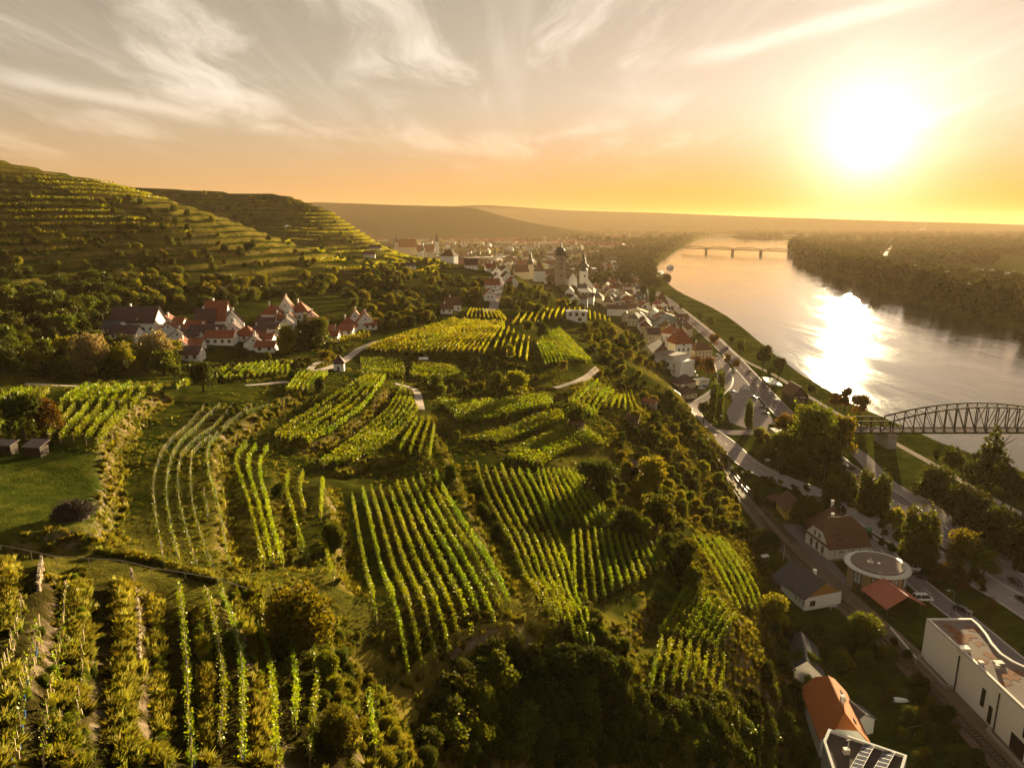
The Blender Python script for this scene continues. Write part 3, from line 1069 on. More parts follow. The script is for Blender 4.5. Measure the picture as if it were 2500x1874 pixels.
def trunk_mesh(name, h, r, limbs, rng):
    b = MB()
    pts = [(0, 0, -0.6)] + [(rng.normal() * .12 * k / 4, rng.normal() * .12 * k / 4, h * k / 4) for k in range(1, 5)]

    def tube(pts, r0, r1, n=6):
        rings = []
        for k, p in enumerate(pts):
            rr = r0 + (r1 - r0) * k / (len(pts) - 1)
            rings.append([(p[0] + rr * math.cos(2 * math.pi * i / n), p[1] + rr * math.sin(2 * math.pi * i / n), p[2]) for i in range(n)])
        b.ring(rings)
    tube(pts, r * 1.25, r * .55)
    for k in range(limbs):
        a = k * 2.4 + rng.random()
        z0 = h * (0.55 + 0.4 * rng.random())
        ln = h * (.35 + .3 * rng.random())
        tube([(0, 0, z0), (math.cos(a) * ln * .55, math.sin(a) * ln * .55, z0 + ln * .45), (math.cos(a) * ln, math.sin(a) * ln, z0 + ln * .8)], r * .5, r * .15, 5)
    return b.mesh(name)


prng = np.random.default_rng(5)
PLANTS = {}


def lobes_round(k, w, z0, z1, rl):
    out = [(0, 0, (z0 + z1) / 2, w * .62, (z1 - z0) * .42)]
    for i in range(k):
        a = i * 2.4 + prng.random() * .8
        q = prng.random()
        rr = w * (.42 + .3 * prng.random()) * (1 - .35 * q)
        s = rl * (.8 + .5 * prng.random())
        out.append((math.cos(a) * rr, math.sin(a) * rr, z0 + s * .6 + (z1 - z0 - s * 1.3) * q, s, s * .85))
    return out


def add_plant(kind, crown, trunk):
    PLANTS.setdefault(kind, []).append((crown, trunk))


for i in range(4):        # broad tree, 10 m
    add_plant('round', crown_mesh('crown', lobes_round(15, 4.3, 2.0, 10.0, 1.75), 3600, .30, prng), trunk_mesh('trunk', 6.5, .28, 6, prng))
for i in range(3):        # loose tall tree, 10 m
    add_plant('tall', crown_mesh('crown', lobes_round(14, 2.9, 2.2, 10.2, 1.25), 3000, .27, prng, .2), trunk_mesh('trunk', 7.5, .22, 6, prng))
for i in range(4):        # bush, 10 units high when scaled
    add_plant('bush', crown_mesh('crown', lobes_round(11, 5.6, -.5, 9.5, 2.3), 1900, .52, prng, .15), trunk_mesh('trunk', 4.0, .35, 4, prng))
for i in range(2):        # hedge-like near bush with small leaves
    add_plant('nearbush', crown_mesh('crown', lobes_round(22, 5.8, -.5, 9.5, 2.0), 11000, .26, prng, .15), trunk_mesh('trunk', 5.0, .4, 6, prng))
for i in range(2):        # Lombardy poplar
    lb = [(0, 0, 5.6, 1.05, 4.6)] + [(math.cos(j * 2.4) * .75, math.sin(j * 2.4) * .75, 1.2 + j * .52, .75 - .018 * j, 1.3) for j in range(15)]
    add_plant('poplar', crown_mesh('crown', lb, 3600, .20, prng, .15), trunk_mesh('trunk', 5.0, .18, 2, prng))
for i in range(2):        # conifer
    lb = []
    for j in range(26):
        q = j / 25
        a = j * 2.4
        w = 2.5 * (1 - q) + .15
        lb.append((math.cos(a) * w * .6, math.sin(a) * w * .6, 1.2 + 8.6 * q, w * .62 + .12, .42 + .2 * (1 - q)))
    add_plant('conifer', crown_mesh('crown', lb, 3200, .22, prng, .3, .25), trunk_mesh('trunk', 8.5, .2, 2, prng))
for i in range(2):        # willow: hanging outer shoots
    add_plant('willow', crown_mesh('crown', lobes_round(18, 4.2, 1.5, 10.0, 1.7), 5200, .24, prng, .2, 1.6), trunk_mesh('trunk', 6.0, .35, 6, prng))
for i in range(2):        # thin-crowned street tree: crown high on a clear stem
    add_plant('street', crown_mesh('crown', lobes_round(10, 3.1, 4.2, 10.0, 1.4), 1800, .30, prng, .2), trunk_mesh('trunk', 6.4, .2, 6, prng))
PCOUNT = [0]
PMATS = {'green': M_TREE, 'dark': M_TREED, 'gold': M_TREEY, 'autumn': M_TREEO, 'willow': M_WILLOW}
_pm = {}


def plant(kind, xy, h, mat, label, cat='tree', group=None, name=None, wide=1.0, dz=0.0):
    x, y = float(xy[0]), float(xy[1])
    z = float(H(x, y)) + dz
    var = PLANTS[kind][PCOUNT[0] % len(PLANTS[kind])]
    PCOUNT[0] += 1
    nm = name or ('bush' if kind in ('bush', 'nearbush') else {'poplar': 'poplar_tree', 'conifer': 'conifer_tree', 'willow': 'willow_tree'}.get(kind, 'tree'))
    o = empty(nm, (x, y, z), random.uniform(0, 6.28), label, cat, group)
    s = h / 10.0
    o.scale = (s * wide * random.uniform(.9, 1.1), s * wide * random.uniform(.9, 1.1), s)
    key = (id(var[0]), mat)
    if key not in _pm:
        c = var[0].copy()
        c.materials.append(PMATS[mat])
        tm = var[1].copy()
        tm.materials.append(M_BARK)
        _pm[key] = (c, tm)
    c, tm = _pm[key]
    link('crown', c, None, o)
    link('trunk', tm, None, o)
    return o


def zone(px, n, kinds, hr, mats, label, group, cat='tree', seed=0, mind=2.0, wide=1.0, plan=False):
    """n plants spread over the ground seen inside a polygon of the photograph"""
    rg = np.random.default_rng(100 + seed)
    P = np.array(px, float)
    lo, hi = P.min(0), P.max(0)
    q = lo + (hi - lo) * rg.random((n * 14, 2))
    q = q[in_poly(q[:, 0], q[:, 1], P)]
    W = cast(q)
    # even out over the ground, not over the picture
    D = np.hypot(W[:, 0], W[:, 1])
    W = W[np.argsort(rg.random(len(W)) ** (1 / np.maximum(D, 1) ** 1.0))[::-1]] if plan else W
    got = []
    for p in W:
        if len(got) >= n:
            break
        if any((p[0] - g[0]) ** 2 + (p[1] - g[1]) ** 2 < mind * mind for g in got):
            continue
        got.append(p)
        hh, lf = rg.uniform(*hr), mats[int(rg.integers(len(mats)))]
        q3 = (hh - hr[0]) / (hr[1] - hr[0])
        lab = ('small ' if q3 < .33 else ('' if q3 < .67 else 'tall ')) + {'green': 'green', 'dark': 'dark green', 'gold': 'yellow green', 'autumn': 'rusty'}[lf] + ' ' + label
        CAND.append((kinds[int(rg.integers(len(kinds)))], p, hh, lf, lab, cat, group, wide))
    return got


# ------------------------------------------------------------------ vine rows
POST = MB().box(-.05, .05, -.05, .05, -.3, 2.0).mesh('post')
POST.materials.append(M_WOOD)
VINE_LINES = []


def vine_row(P, label, group, mat, dens=20, size=.17, top=1.85, wid=.25, posts=True, gaps=0.03, low=.45):
    rg = RNG
    L = np.linalg.norm(np.diff(P[:, :2], axis=0), axis=1)
    cum = np.concatenate([[0], np.cumsum(L)])
    n = int(cum[-1] * dens)
    if n < 8:
        return
    s = rg.random(n) * cum[-1]
    x = np.interp(s, cum, P[:, 0])
    y = np.interp(s, cum, P[:, 1])
    T = np.gradient(P[:, :2], axis=0)
    T /= np.linalg.norm(T, axis=1, keepdims=True) + 1e-9
    tx, ty = np.interp(s, cum, T[:, 0]), np.interp(s, cum, T[:, 1])
    clump = vnoise(s, s * 0 + P[0, 0] * 7, 1.3, 3, 2)
    hole = vnoise(s, s * 0 + P[0, 1] * 3, 4.0, 8, 1) < -.78 + gaps * 4
    h = low + (top - low + .25 * clump) * rg.random(n) ** .75
    spr = rg.random(n) < .07
    h = np.where(spr, top + rg.random(n) * .45, h)
    w = wid * (1 + .35 * clump) * (1.0 - .25 * h / top)
    lat = rg.normal(size=n) * w * .75
    C = np.stack([x - ty * lat, y + tx * lat, 0 * x], -1)
    C[:, 2] = H(C[:, 0], C[:, 1]) + h
    keep = ~hole | (rg.random(n) < .15)
    C = C[keep]
    c0 = np.array([P[0, 0], P[0, 1], P[0, 2]])
    V, F = cards(C - c0, size * (.6 + .8 * rg.random(len(C))), rg)
    o = link('trellis_vine', mesh_np('trellis_vine', V, F), mat, None, c0)
    tag(o, label, 'vine row', group)
    if posts:
        for q in (P[0], P[-1]):
            link('post', POST, None, o, (q[0] - c0[0], q[1] - c0[1], float(H(q[0], q[1])) - c0[2]))
    VINE_LINES.append(P)
    return o


ORD = 'first second third fourth fifth sixth seventh eighth ninth tenth eleventh twelfth thirteenth fourteenth fifteenth sixteenth seventeenth eighteenth nineteenth twentieth twenty-first twenty-second twenty-third twenty-fourth'.split()


def field(left, right, n, label, group, mat=None, soil=0.6, **kw):
    lm, rm = np.mean(left, 0), np.mean(right, 0)
    side = 'left' if abs(lm[0] - rm[0]) > abs(lm[1] - rm[1]) else 'top'
    A = resample(smooth_line(cast(left), 60), 60)
    B = resample(smooth_line(cast(right), 60), 60)
    for i in range(n):
        f = i / max(1, n - 1)
        P = A * (1 - f) + B * f
        j0, j1 = int(RNG.integers(0, 3)), 60 - int(RNG.integers(0, 3))
        P = P[j0:j1]
        P = P + 0.0
        P[:, 2] = H(P[:, 0], P[:, 1])
        D = np.hypot(*P.mean(0)[:2])
        k = dict(kw)
        if 'dens' not in k:
            k['dens'] = 78 if D < 110 else (56 if D < 180 else (20 if D < 300 else 9))
            k['size'] = .115 if D < 110 else (.14 if D < 180 else (.24 if D < 300 else .36))
        vine_row(P, label if n == 1 else ORD[i] + ' vine row from the ' + side + ', ' + label, group, mat or M_VINE, **k)
    # the worked strip under the rows
    poly = np.vstack([A, B[::-1]])[:, :2]
    lo, hi = poly.min(0) - 2, poly.max(0) + 2
    jx = (GX > lo[0]) & (GX < hi[0])
    jy = (GY > lo[1]) & (GY < hi[1])
    if jx.any() and jy.any():
        sub = np.ix_(jy, jx)
        ins = in_poly(MX[sub], MY[sub], poly)
        c = COVER[sub]
        c[..., 1] = np.where(ins, soil, c[..., 1])
        c[..., 0] = np.where(ins, c[..., 0] * .4, c[..., 0])
        COVER[sub] = c


FIELDS = [
    ([(886, 1205), (908, 1300), (945, 1440), (985, 1590), (1001, 1674)], [(1062, 1160), (1140, 1300), (1200, 1400), (1254, 1508)], 10, 'central field between the grassy bank and the dry track', .8),
    ([(860, 1219), (873, 1300), (904, 1438), (921, 1542)], [(860, 1219), (873, 1300), (904, 1438), (921, 1542)], 1, 'leftmost edge of the central field', .6),
    ([(1164, 1143), (1182, 1215), (1245, 1320), (1290, 1440), (1366, 1577)], [(1284, 1154), (1324, 1230), (1362, 1320), (1449, 1598)], 7, 'long field right of the grassy bank', .85),
    ([(1313, 1161), (1330, 1230), (1358, 1288)], [(1410, 1160), (1460, 1230), (1512, 1305)], 9, 'small sloping block left of the dark bushes', .4),
    ([(1399, 1307), (1402, 1400), (1408, 1487)], [(1600, 1335), (1620, 1370), (1641, 1397)], 13, 'broad block in front of the dark bushes', .4),
    ([(1685, 1440), (1640, 1510), (1605, 1560)], [(1795, 1515), (1770, 1555), (1740, 1600)], 9, 'slanting block above the ravine', .4),
    ([(1615, 1577), (1584, 1705)], [(1768, 1610), (1754, 1708)], 8, 'lowest block at the edge of the ravine', .5),
    ([(1690, 1320), (1740, 1400), (1790, 1490)], [(1765, 1330), (1815, 1390), (1868, 1510)], 6, 'steep block above the white house', .3),
    ([(774, 1150), (890, 1060), (960, 1000), (985, 945)], [(850, 1140), (960, 1080), (1010, 1020), (1018, 1000)], 6, 'curved block below the bending path', .6),
    ([(975, 1110), (1020, 1025)], [(1048, 1130), (1064, 1050)], 4, 'short block beside the bending path', .5),
    ([(667, 1078), (760, 1010), (860, 950), (905, 915)], [(743, 1100), (850, 1030), (920, 960), (943, 920)], 5, 'slanting terrace right of the young vines', .7),
    ([(604, 1092), (572, 1132), (590, 1182), (624, 1298), (647, 1397)], [(660, 1095), (634, 1135), (637, 1182), (663, 1281), (695, 1397)], 3, 'bent terrace with a cart track', .5),
    ([(706, 1161), (698, 1204), (719, 1277), (755, 1385)], [(706, 1161), (698, 1204), (719, 1277), (755, 1385)], 1, 'narrow terrace above the near bush', .5),
    ([(741, 1165), (730, 1197), (745, 1266)], [(790, 1186), (786, 1230), (784, 1277)], 2, 'stub terrace behind the small dark bush', .5),
    ([(795, 1335), (813, 1429)], [(795, 1335), (813, 1429)], 1, 'strip at the foot of the small dark bush', .5),
    ([(146, 996), (219, 946)], [(318, 1003), (395, 950)], 8, 'upper block under the pale lane', .5),
    ([(0, 1062), (60, 1003)], [(240, 1095), (312, 1003)], 9, 'block behind the lawn and huts', .5),
    ([(545, 935), (590, 897)], [(700, 915), (728, 890)], 12, 'block between dark tree and yellow bush', .3),
    ([(735, 915), (700, 960)], [(800, 916), (772, 952)], 7, 'block behind the slanting terrace', .3),
    ([(885, 862), (1000, 815), (1110, 782)], [(1180, 868), (1200, 830), (1232, 790)], 23, 'bright fan on the plateau', .3),
    ([(1207, 858), (1232, 800)], [(1285, 885), (1292, 830)], 6, 'steep middle block of the plateau', .3),
    ([(1306, 835), (1333, 897)], [(1365, 803), (1447, 890)], 15, 'dark striped block right of the plateau trees', .3),
    ([(1140, 778), (1150, 758)], [(1236, 785), (1215, 763)], 10, 'far crest of the plateau', .3),
    ([(1250, 797), (1270, 770)], [(1490, 790), (1465, 768)], 17, 'far right edge of the plateau', .3),
    ([(880, 882), (985, 882)], [(880, 917), (990, 918)], 7, 'shaded level block under the plateau bank', .5),
    ([(1005, 892), (1110, 900)], [(1000, 922), (1150, 930)], 7, 'shaded block beside the leaning hut', .5),
    ([(1060, 980), (1200, 985), (1350, 975)], [(1110, 1035), (1200, 1030), (1350, 995)], 10, 'shaded level block below the round bushes', .6),
    ([(1146, 1078), (1260, 1045), (1370, 1010)], [(1210, 1087), (1290, 1062), (1378, 1025)], 6, 'narrow curving terrace below the round bushes', .5),
    ([(1235, 1130), (1290, 1085), (1360, 1060), (1430, 1050)], [(1320, 1143), (1370, 1108), (1430, 1090), (1480, 1085)], 9, 'curved terraces above the small sloping block', .5),
    ([(629, 1546), (669, 1644), (676, 1874)], [(629, 1546), (669, 1644), (676, 1874)], 1, 'shaded near terrace left of the big bush', .8),
    ([(709, 1568), (727, 1680), (723, 1806)], [(763, 1568), (781, 1680), (756, 1874)], 2, 'near terrace under the big bush', .8),
    ([(904, 1715), (918, 1868)], [(904, 1715), (918, 1868)], 1, 'near slope beside the dry track', .6),
    ([(1455, 1000), (1490, 985)], [(1560, 1010), (1540, 960)], 7, 'overgrown plot on the wooded slope', .2),
    ([(780, 850), (870, 822), (905, 815)], [(820, 840), (880, 828), (905, 822)], 3, 'edge of the plateau beside the village', .3),
    ([(1385, 985), (1450, 930)], [(1440, 1020), (1500, 960)], 6, 'weedy block at the top of the wooded slope', .3),
    ([(430, 955), (480, 930)], [(530, 930), (560, 900)], 6, 'block left of the dark round tree', .3),
    ([(0, 985), (60, 960)], [(100, 985), (120, 960)], 4, 'corner block left of the upper block', .3),
]
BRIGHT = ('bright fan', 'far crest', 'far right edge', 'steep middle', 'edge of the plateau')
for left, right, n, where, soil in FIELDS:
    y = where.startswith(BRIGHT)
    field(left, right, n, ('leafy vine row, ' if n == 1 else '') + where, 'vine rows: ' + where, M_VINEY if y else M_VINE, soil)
print('fields done')
# ------------------------------------------------------------------ grass and woods that nobody could count
def blades_mesh(name, n, h, w, spread, bend, rng, mat):
    a = rng.random(n) * 6.283
    r = spread * rng.random(n) ** .5
    base = np.stack([r * np.cos(a), r * np.sin(a), -.05 + 0 * r], -1)
    az = rng.random(n) * 6.283
    hh = h * (.5 + .6 * rng.random(n))
    bd = bend * hh * (.4 + rng.random(n))
    dirv = np.stack([np.cos(az), np.sin(az), 0 * az], -1)
    sdv_ = np.stack([-np.sin(az), np.cos(az), 0 * az], -1) * (w * (.7 + .6 * rng.random(n)))[:, None]
    mid = base + dirv * bd[:, None] * .3 + np.array([0, 0, 1]) * (hh * .6)[:, None]
    tip = base + dirv * bd[:, None] + np.array([0, 0, 1]) * hh[:, None]
    V = np.stack([base - sdv_, base + sdv_, mid + sdv_ * .8, tip, mid - sdv_ * .8], 1).reshape(-1, 3)
    F = np.arange(5 * n).reshape(n, 5)
    m = mesh_np(name, V, F)
    m.materials.append(mat)
    return m


def scatter(name, protos, P, scl, label, tilt=0.0):
    """one object that carries many plants"""
    c = bpy.data.collections.new(name + '_kinds')
    for i, p in enumerate(protos):
        c.objects.link(bpy.data.objects.new('%s_kind_%d' % (name, i), p))
    me_ = bpy.data.meshes.new(name)
    me_.vertices.add(len(P))
    me_.vertices.foreach_set('co', np.asarray(P, np.float32).ravel())
    rg = np.random.default_rng(len(P))
    rot = np.stack([rg.normal(size=len(P)) * tilt, rg.normal(size=len(P)) * tilt, rg.random(len(P)) * 6.283], -1)
    a = me_.attributes.new('rot', 'FLOAT_VECTOR', 'POINT')
    a.data.foreach_set('vector', rot.astype(np.float32).ravel())
    a = me_.attributes.new('scl', 'FLOAT', 'POINT')
    a.data.foreach_set('value', np.asarray(scl, np.float32))
    a = me_.attributes.new('pick', 'INT', 'POINT')
    a.data.foreach_set('value', rg.integers(0, len(protos), len(P)).astype(np.int32))
    o = link(name, me_)
    g = bpy.data.node_groups.new(name + '_scatter', 'GeometryNodeTree')
    g.interface.new_socket('Geometry', in_out='INPUT', socket_type='NodeSocketGeometry')
    g.interface.new_socket('Geometry', in_out='OUTPUT', socket_type='NodeSocketGeometry')
    N = g.nodes
    gi, go = N.new('NodeGroupInput'), N.new('NodeGroupOutput')
    ci = N.new('GeometryNodeCollectionInfo')
    ci.inputs['Collection'].default_value = c
    ci.inputs['Separate Children'].default_value = True
    ci.inputs['Reset Children'].default_value = True
    iop = N.new('GeometryNodeInstanceOnPoints')
    iop.inputs['Pick Instance'].default_value = True

    def attr(nm, ty):
        x = N.new('GeometryNodeInputNamedAttribute')
        x.data_type = ty
        x.inputs['Name'].default_value = nm
        return x.outputs[0]
    e2r = N.new('FunctionNodeEulerToRotation')
    lk = g.links.new
    lk(attr('rot', 'FLOAT_VECTOR'), e2r.inputs[0])
    lk(gi.outputs[0], iop.inputs['Points'])
    lk(ci.outputs[0], iop.inputs['Instance'])
    lk(attr('pick', 'INT'), iop.inputs['Instance Index'])
    lk(e2r.outputs[0], iop.inputs['Rotation'])
    lk(attr('scl', 'FLOAT'), iop.inputs['Scale'])
    lk(iop.outputs[0], go.inputs[0])
    md = o.modifiers.new('scatter', 'NODES')
    md.node_group = g
    tag(o, label, kind='stuff')
    return o


def slope_at(x, y):
    i = np.clip(np.searchsorted(GX, x) - 1, 0, len(GX) - 1)
    j = np.clip(np.searchsorted(GY, y) - 1, 0, len(GY) - 1)
    return SLOPE[j, i]


def visible(P, m=60):
    uv, fw = project(P)
    return (uv[:, 0] > -m) & (uv[:, 0] < 2500 + m) & (uv[:, 1] > 300) & (uv[:, 1] < 1874 + m * 2) & (fw > 5)


grg = np.random.default_rng(77)
G_DRY = [blades_mesh('dry_tuft', 40, .60, .016, .40, .6, grg, M_GRASS) for _ in range(3)]
G_GRN = [blades_mesh('green_tuft', 34, .40, .017, .42, .6, grg, M_GRASSG) for _ in range(3)]
G_TALL = [blades_mesh('tall_tuft', 80, 1.1, .015, .34, .5, grg, M_GRASS) for _ in range(4)]
x = grg.uniform(-150, 170, 260000)
y = grg.uniform(28, 320, 260000)
h = H(x, y)
s = slope_at(x, y)
pt = np.stack([x, y, h], -1)
vis = visible(pt) & (h > 9)
pr = sstep(.40, .75, s + .1 * vnoise(x, y, 6, 61, 2))
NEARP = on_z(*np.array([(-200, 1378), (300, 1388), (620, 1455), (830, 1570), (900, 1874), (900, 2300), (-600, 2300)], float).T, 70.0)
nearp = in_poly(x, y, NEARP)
pr = np.where(nearp, pr * .07, pr)
k1 = vis & (grg.random(len(x)) < pr * .85)
# low green growth between the rows and on level ground
far_w = np.clip(140 / np.hypot(x, y), .25, 1)
patch = sstep(-.25, .45, vnoise(x, y, 11, 71, 3))
k2 = vis & ~k1 & (grg.random(len(x)) < .42 * far_w * patch * np.where(nearp, .35, 1))
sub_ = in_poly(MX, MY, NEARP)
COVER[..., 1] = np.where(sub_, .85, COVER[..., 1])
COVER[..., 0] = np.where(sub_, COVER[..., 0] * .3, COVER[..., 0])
on_path = np.zeros(len(x), bool)
for P in PATHS:
    d, _, _ = seg_dist(x, y, P[::4])
    on_path |= d < 1.9
LAWN = cast([(-20, 1118), (120, 1105), (250, 1112), (262, 1200), (240, 1330), (-20, 1335)])
k2 &= ~on_path & ~in_poly(x, y, LAWN)
k1 &= ~on_path
k1 |= (seg_dist(x, y, PATHS[6][::4])[0] < 1.7) & (grg.random(len(x)) < .25) & vis
scatter('bank_grass', G_DRY + G_TALL[:1] + G_GRN[:2], pt[k1], grg.uniform(.55, 1.25, k1.sum()), 'dry golden grass covering the terrace banks', .35)
scatter('meadow_grass', G_GRN + G_DRY[:1], pt[k2], grg.uniform(.5, 1.1, k2.sum()), 'short rough grass on the level ground of the hill', .3)
# tall plumes along the near terraces
TALL = [([(185, 1395), (190, 1560), (165, 1700), (160, 1874)], 2.6, 1500), ([(300, 1420), (310, 1560), (300, 1700), (320, 1874)], 2.0, 1200), ([(375, 1470), (385, 1600), (395, 1740), (390, 1874)], 1.5, 900),
        ([(15, 1370), (30, 1450), (10, 1550)], 2.2, 450), ([(480, 1500), (500, 1620), (505, 1760), (500, 1874)], .8, 420), ([(570, 1450), (625, 1580), (640, 1700), (635, 1874)], 1.5, 800),
        ([(600, 1430), (650, 1520)], 2.5, 260), ([(860, 1640), (930, 1700), (980, 1800), (1010, 1874)], 1.8, 500), ([(150, 1790), (160, 1874)], 2.0, 200), ([(820, 1560), (850, 1660), (840, 1760)], 2.0, 400),
        ([(250, 1350), (400, 1380), (520, 1420)], 2.2, 420), ([(1085, 1690), (1040, 1760), (1060, 1860)], 1.6, 260), ([(40, 1640), (20, 1760), (0, 1874)], 1.0, 160)]
tp = []
for line, w, n in TALL:
    L = resample(cast(line), 40)
    i = grg.random(n) * 39
    b_ = np.stack([np.interp(i, np.arange(40), L[:, 0]), np.interp(i, np.arange(40), L[:, 1])], -1) + grg.normal(size=(n, 2)) * w * .19
    tp.append(np.column_stack([b_, H(b_[:, 0], b_[:, 1])]))
tp = np.vstack(tp)
patchy = vnoise(tp[:, 0], tp[:, 1], 3.0, 88, 2)
tp, tq = tp[patchy > -.28], tp[patchy <= -.05]
scatter('tall_grass', G_TALL + G_GRN, tp, grg.uniform(.4, .95, len(tp)), 'tall golden grass plumes along the near terraces', .3)
WEED = []
for i_, mt_ in enumerate((M_TREE, M_TREEY, M_VINE)):
    m_ = PLANTS['nearbush'][i_ % 2][0].copy()
    m_.materials.append(mt_)
    WEED.append(m_)
tq = tq[grg.random(len(tq)) < .10]
x2 = grg.random((1400, 2)) * np.array([110, 90]) + np.array([-85, 28])
x2 = x2[in_poly(x2[:, 0], x2[:, 1], NEARP)]
x2 = np.column_stack([x2, H(x2[:, 0], x2[:, 1])])
x2 = x2[visible(x2)][:50]
bk = pt[k1][grg.random(k1.sum()) < .05]
wd_ = np.vstack([tq, x2, bk])
scatter('weeds', WEED, wd_, grg.uniform(.04, .10, len(wd_)), 'leafy weeds and brambles in the grass strips and banks', .2)

# ------------------------------------------------------------------ woods on the far bank and across the plain
def far_crown(rng, mat, n=260, size=1.1):
    lb = [(0, 0, 5, 3.6, 3.8)] + [(math.cos(j * 2.4) * 2.2, math.sin(j * 2.4) * 2.2, 3 + j * .6, 2.0, 1.8) for j in range(8)]
    m = crown_mesh('far_crown', lb, n, size, rng, .1, 0, .4)
    m.materials.append(mat)
    return m


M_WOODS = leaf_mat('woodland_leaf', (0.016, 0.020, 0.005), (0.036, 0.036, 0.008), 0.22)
FC = [far_crown(prng, M_WOODS) for _ in range(5)]
wrg = np.random.default_rng(31)


def wood(n, x0, x1, y0, y1, test, smin, smax):
    x = wrg.uniform(x0, x1, n)
    y = wrg.uniform(y0, y1, n)
    P = np.stack([x, y, H(x, y)], -1)
    P = P[test(x, y) & visible(P, 150)]
    return P, wrg.uniform(smin, smax, len(P))


bsd = lambda x, y: seg_dist(x, y, bs)[0]
riv = lambda x, y: in_poly(x, y, RIVER)
south_of = lambda x, y: (x > np.interp(y, bs[::-1][np.argsort(bs[::-1][:, 1])][:, 1], bs[::-1][np.argsort(bs[::-1][:, 1])][:, 0]))
clear = lambda x, y: vnoise(x, y, 260, 91, 2) > .10
CLEAR = cast([(2190, 648), (2330, 646), (2520, 652), (2520, 692), (2420, 684), (2300, 672), (2210, 664)])
CHAN = smooth_line(on_z(*np.array([(2184, 592), (2172, 606), (2160, 622), (2164, 634), (2180, 646)], float).T, 4.0), 40)
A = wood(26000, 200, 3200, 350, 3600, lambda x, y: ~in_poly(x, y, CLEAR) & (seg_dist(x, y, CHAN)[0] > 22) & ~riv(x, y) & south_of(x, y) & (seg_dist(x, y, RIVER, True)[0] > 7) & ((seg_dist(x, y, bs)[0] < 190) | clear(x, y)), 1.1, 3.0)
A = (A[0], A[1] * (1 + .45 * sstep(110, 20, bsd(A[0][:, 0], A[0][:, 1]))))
B = wood(9000, 300, 7000, 3400, 11000, lambda x, y: ~riv(x, y) & (seg_dist(x, y, RIVER, True)[0] > 20) & (vnoise(x, y, 500, 95, 2) > -.15), 2.2, 4.2)
C = wood(5000, -1500, 2000, 2500, 9000, lambda x, y: ~riv(x, y) & (seg_dist(x, y, RIVER, True)[0] > 12) & (vnoise(x, y, 350, 97, 2) > .25), 1.6, 3.0)
Dn = wood(5000, 0, 1400, 1150, 4200, lambda x, y: ~riv(x, y) & ~south_of(x, y) & (seg_dist(x, y, bn)[0] > 14) & (seg_dist(x, y, bn)[0] < 210) & (vnoise(x, y, 90, 99, 2) > -.35), 1.1, 1.9)
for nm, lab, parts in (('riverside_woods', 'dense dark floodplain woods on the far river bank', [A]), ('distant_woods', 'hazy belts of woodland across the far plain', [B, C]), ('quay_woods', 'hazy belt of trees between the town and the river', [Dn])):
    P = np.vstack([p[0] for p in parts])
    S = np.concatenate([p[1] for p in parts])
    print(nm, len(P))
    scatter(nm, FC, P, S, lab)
# ------------------------------------------------------------------ terraced vineyards on the far hillside
def sight(P, up=1.0):
    """which of these ground points can be seen from the camera"""
    P = np.atleast_2d(P)
    ok = np.ones(len(P), bool)
    for f in np.linspace(.25, .985, 60):
        z = CAM_Z + (P[:, 2] + up - CAM_Z) * f
        ok &= H(P[:, 0] * f, P[:, 1] * f) < z
    return ok


def contours(x, y, T, level):
    """chained level lines of a grid"""
    S = T - level
    segs = {}
    from collections import defaultdict
    adj = defaultdict(list)
    ny_, nx_ = S.shape
    sg = S > 0
    cell = sg[:-1, :-1].astype(int) + sg[:-1, 1:] * 2 + sg[1:, 1:] * 4 + sg[1:, :-1] * 8
    js, is_ = np.nonzero((cell > 0) & (cell < 15))

    def ept(e):
        j, i, k = e
        if k == 0:
            a, b = S[j, i], S[j, i + 1]
            t = a / (a - b)
            return (x[i] + (x[i + 1] - x[i]) * t, y[j])
        a, b = S[j, i], S[j + 1, i]
        t = a / (a - b)
        return (x[i], y[j] + (y[j + 1] - y[j]) * t)
    for j, i in zip(js, is_):
        es = []
        if sg[j, i] != sg[j, i + 1]:
            es.append((j, i, 0))
        if sg[j + 1, i] != sg[j + 1, i + 1]:
            es.append((j + 1, i, 0))
        if sg[j, i] != sg[j + 1, i]:
            es.append((j, i, 1))
        if sg[j, i + 1] != sg[j + 1, i + 1]:
            es.append((j, i + 1, 1))
        for k in range(0, len(es) - 1, 2):
            adj[es[k]].append(es[k + 1])
            adj[es[k + 1]].append(es[k])
    seen = set()
    out = []
    for st in sorted(adj, key=lambda e: len(adj[e])):
        if st in seen:
            continue
        line = [st]
        seen.add(st)
        cur = st
        while True:
            nx2 = [e for e in adj[cur] if e not in seen]
            if not nx2:
                break
            cur = nx2[0]
            seen.add(cur)
            line.append(cur)
        if len(line) > 4:
            out.append(np.array([ept(e) for e in line]))
    return out


cx = np.arange(-760, -20, 6.0)
cyy = np.arange(400, 1320, 6.0)
CX, CY = np.meshgrid(cx, cyy)
CZ = base_height(CX, CY)
CT = (CZ + 7.0 * vnoise(CX, CY, 150, 3, 3)) / 4.6
hillrows = []
for lev in np.arange(math.ceil(62 / 4.6), 182 / 4.6):
    for fr in (.10, .30, .48):
        for c in contours(cx, cyy, CT, lev + fr):
            c = resample(np.column_stack([c, H(c[:, 0], c[:, 1])]), step=3.0)
            if len(c) < 10:
                continue
            n = max(1, int(len(c) / 30))
            for part in np.array_split(np.arange(len(c)), n):
                p = c[part[0]:part[-1] + 1]
                if len(p) > 6:
                    hillrows.append(p)
mid = np.array([p[len(p) // 2] for p in hillrows])
ok = sight(mid, 1.6) & visible(mid) & (vnoise(mid[:, 0], mid[:, 1], 60, 55, 2) > -.10 + .36 * sstep(-150, -420, mid[:, 0])) & (hill_mask(mid[:, 0], mid[:, 1]) > .5)
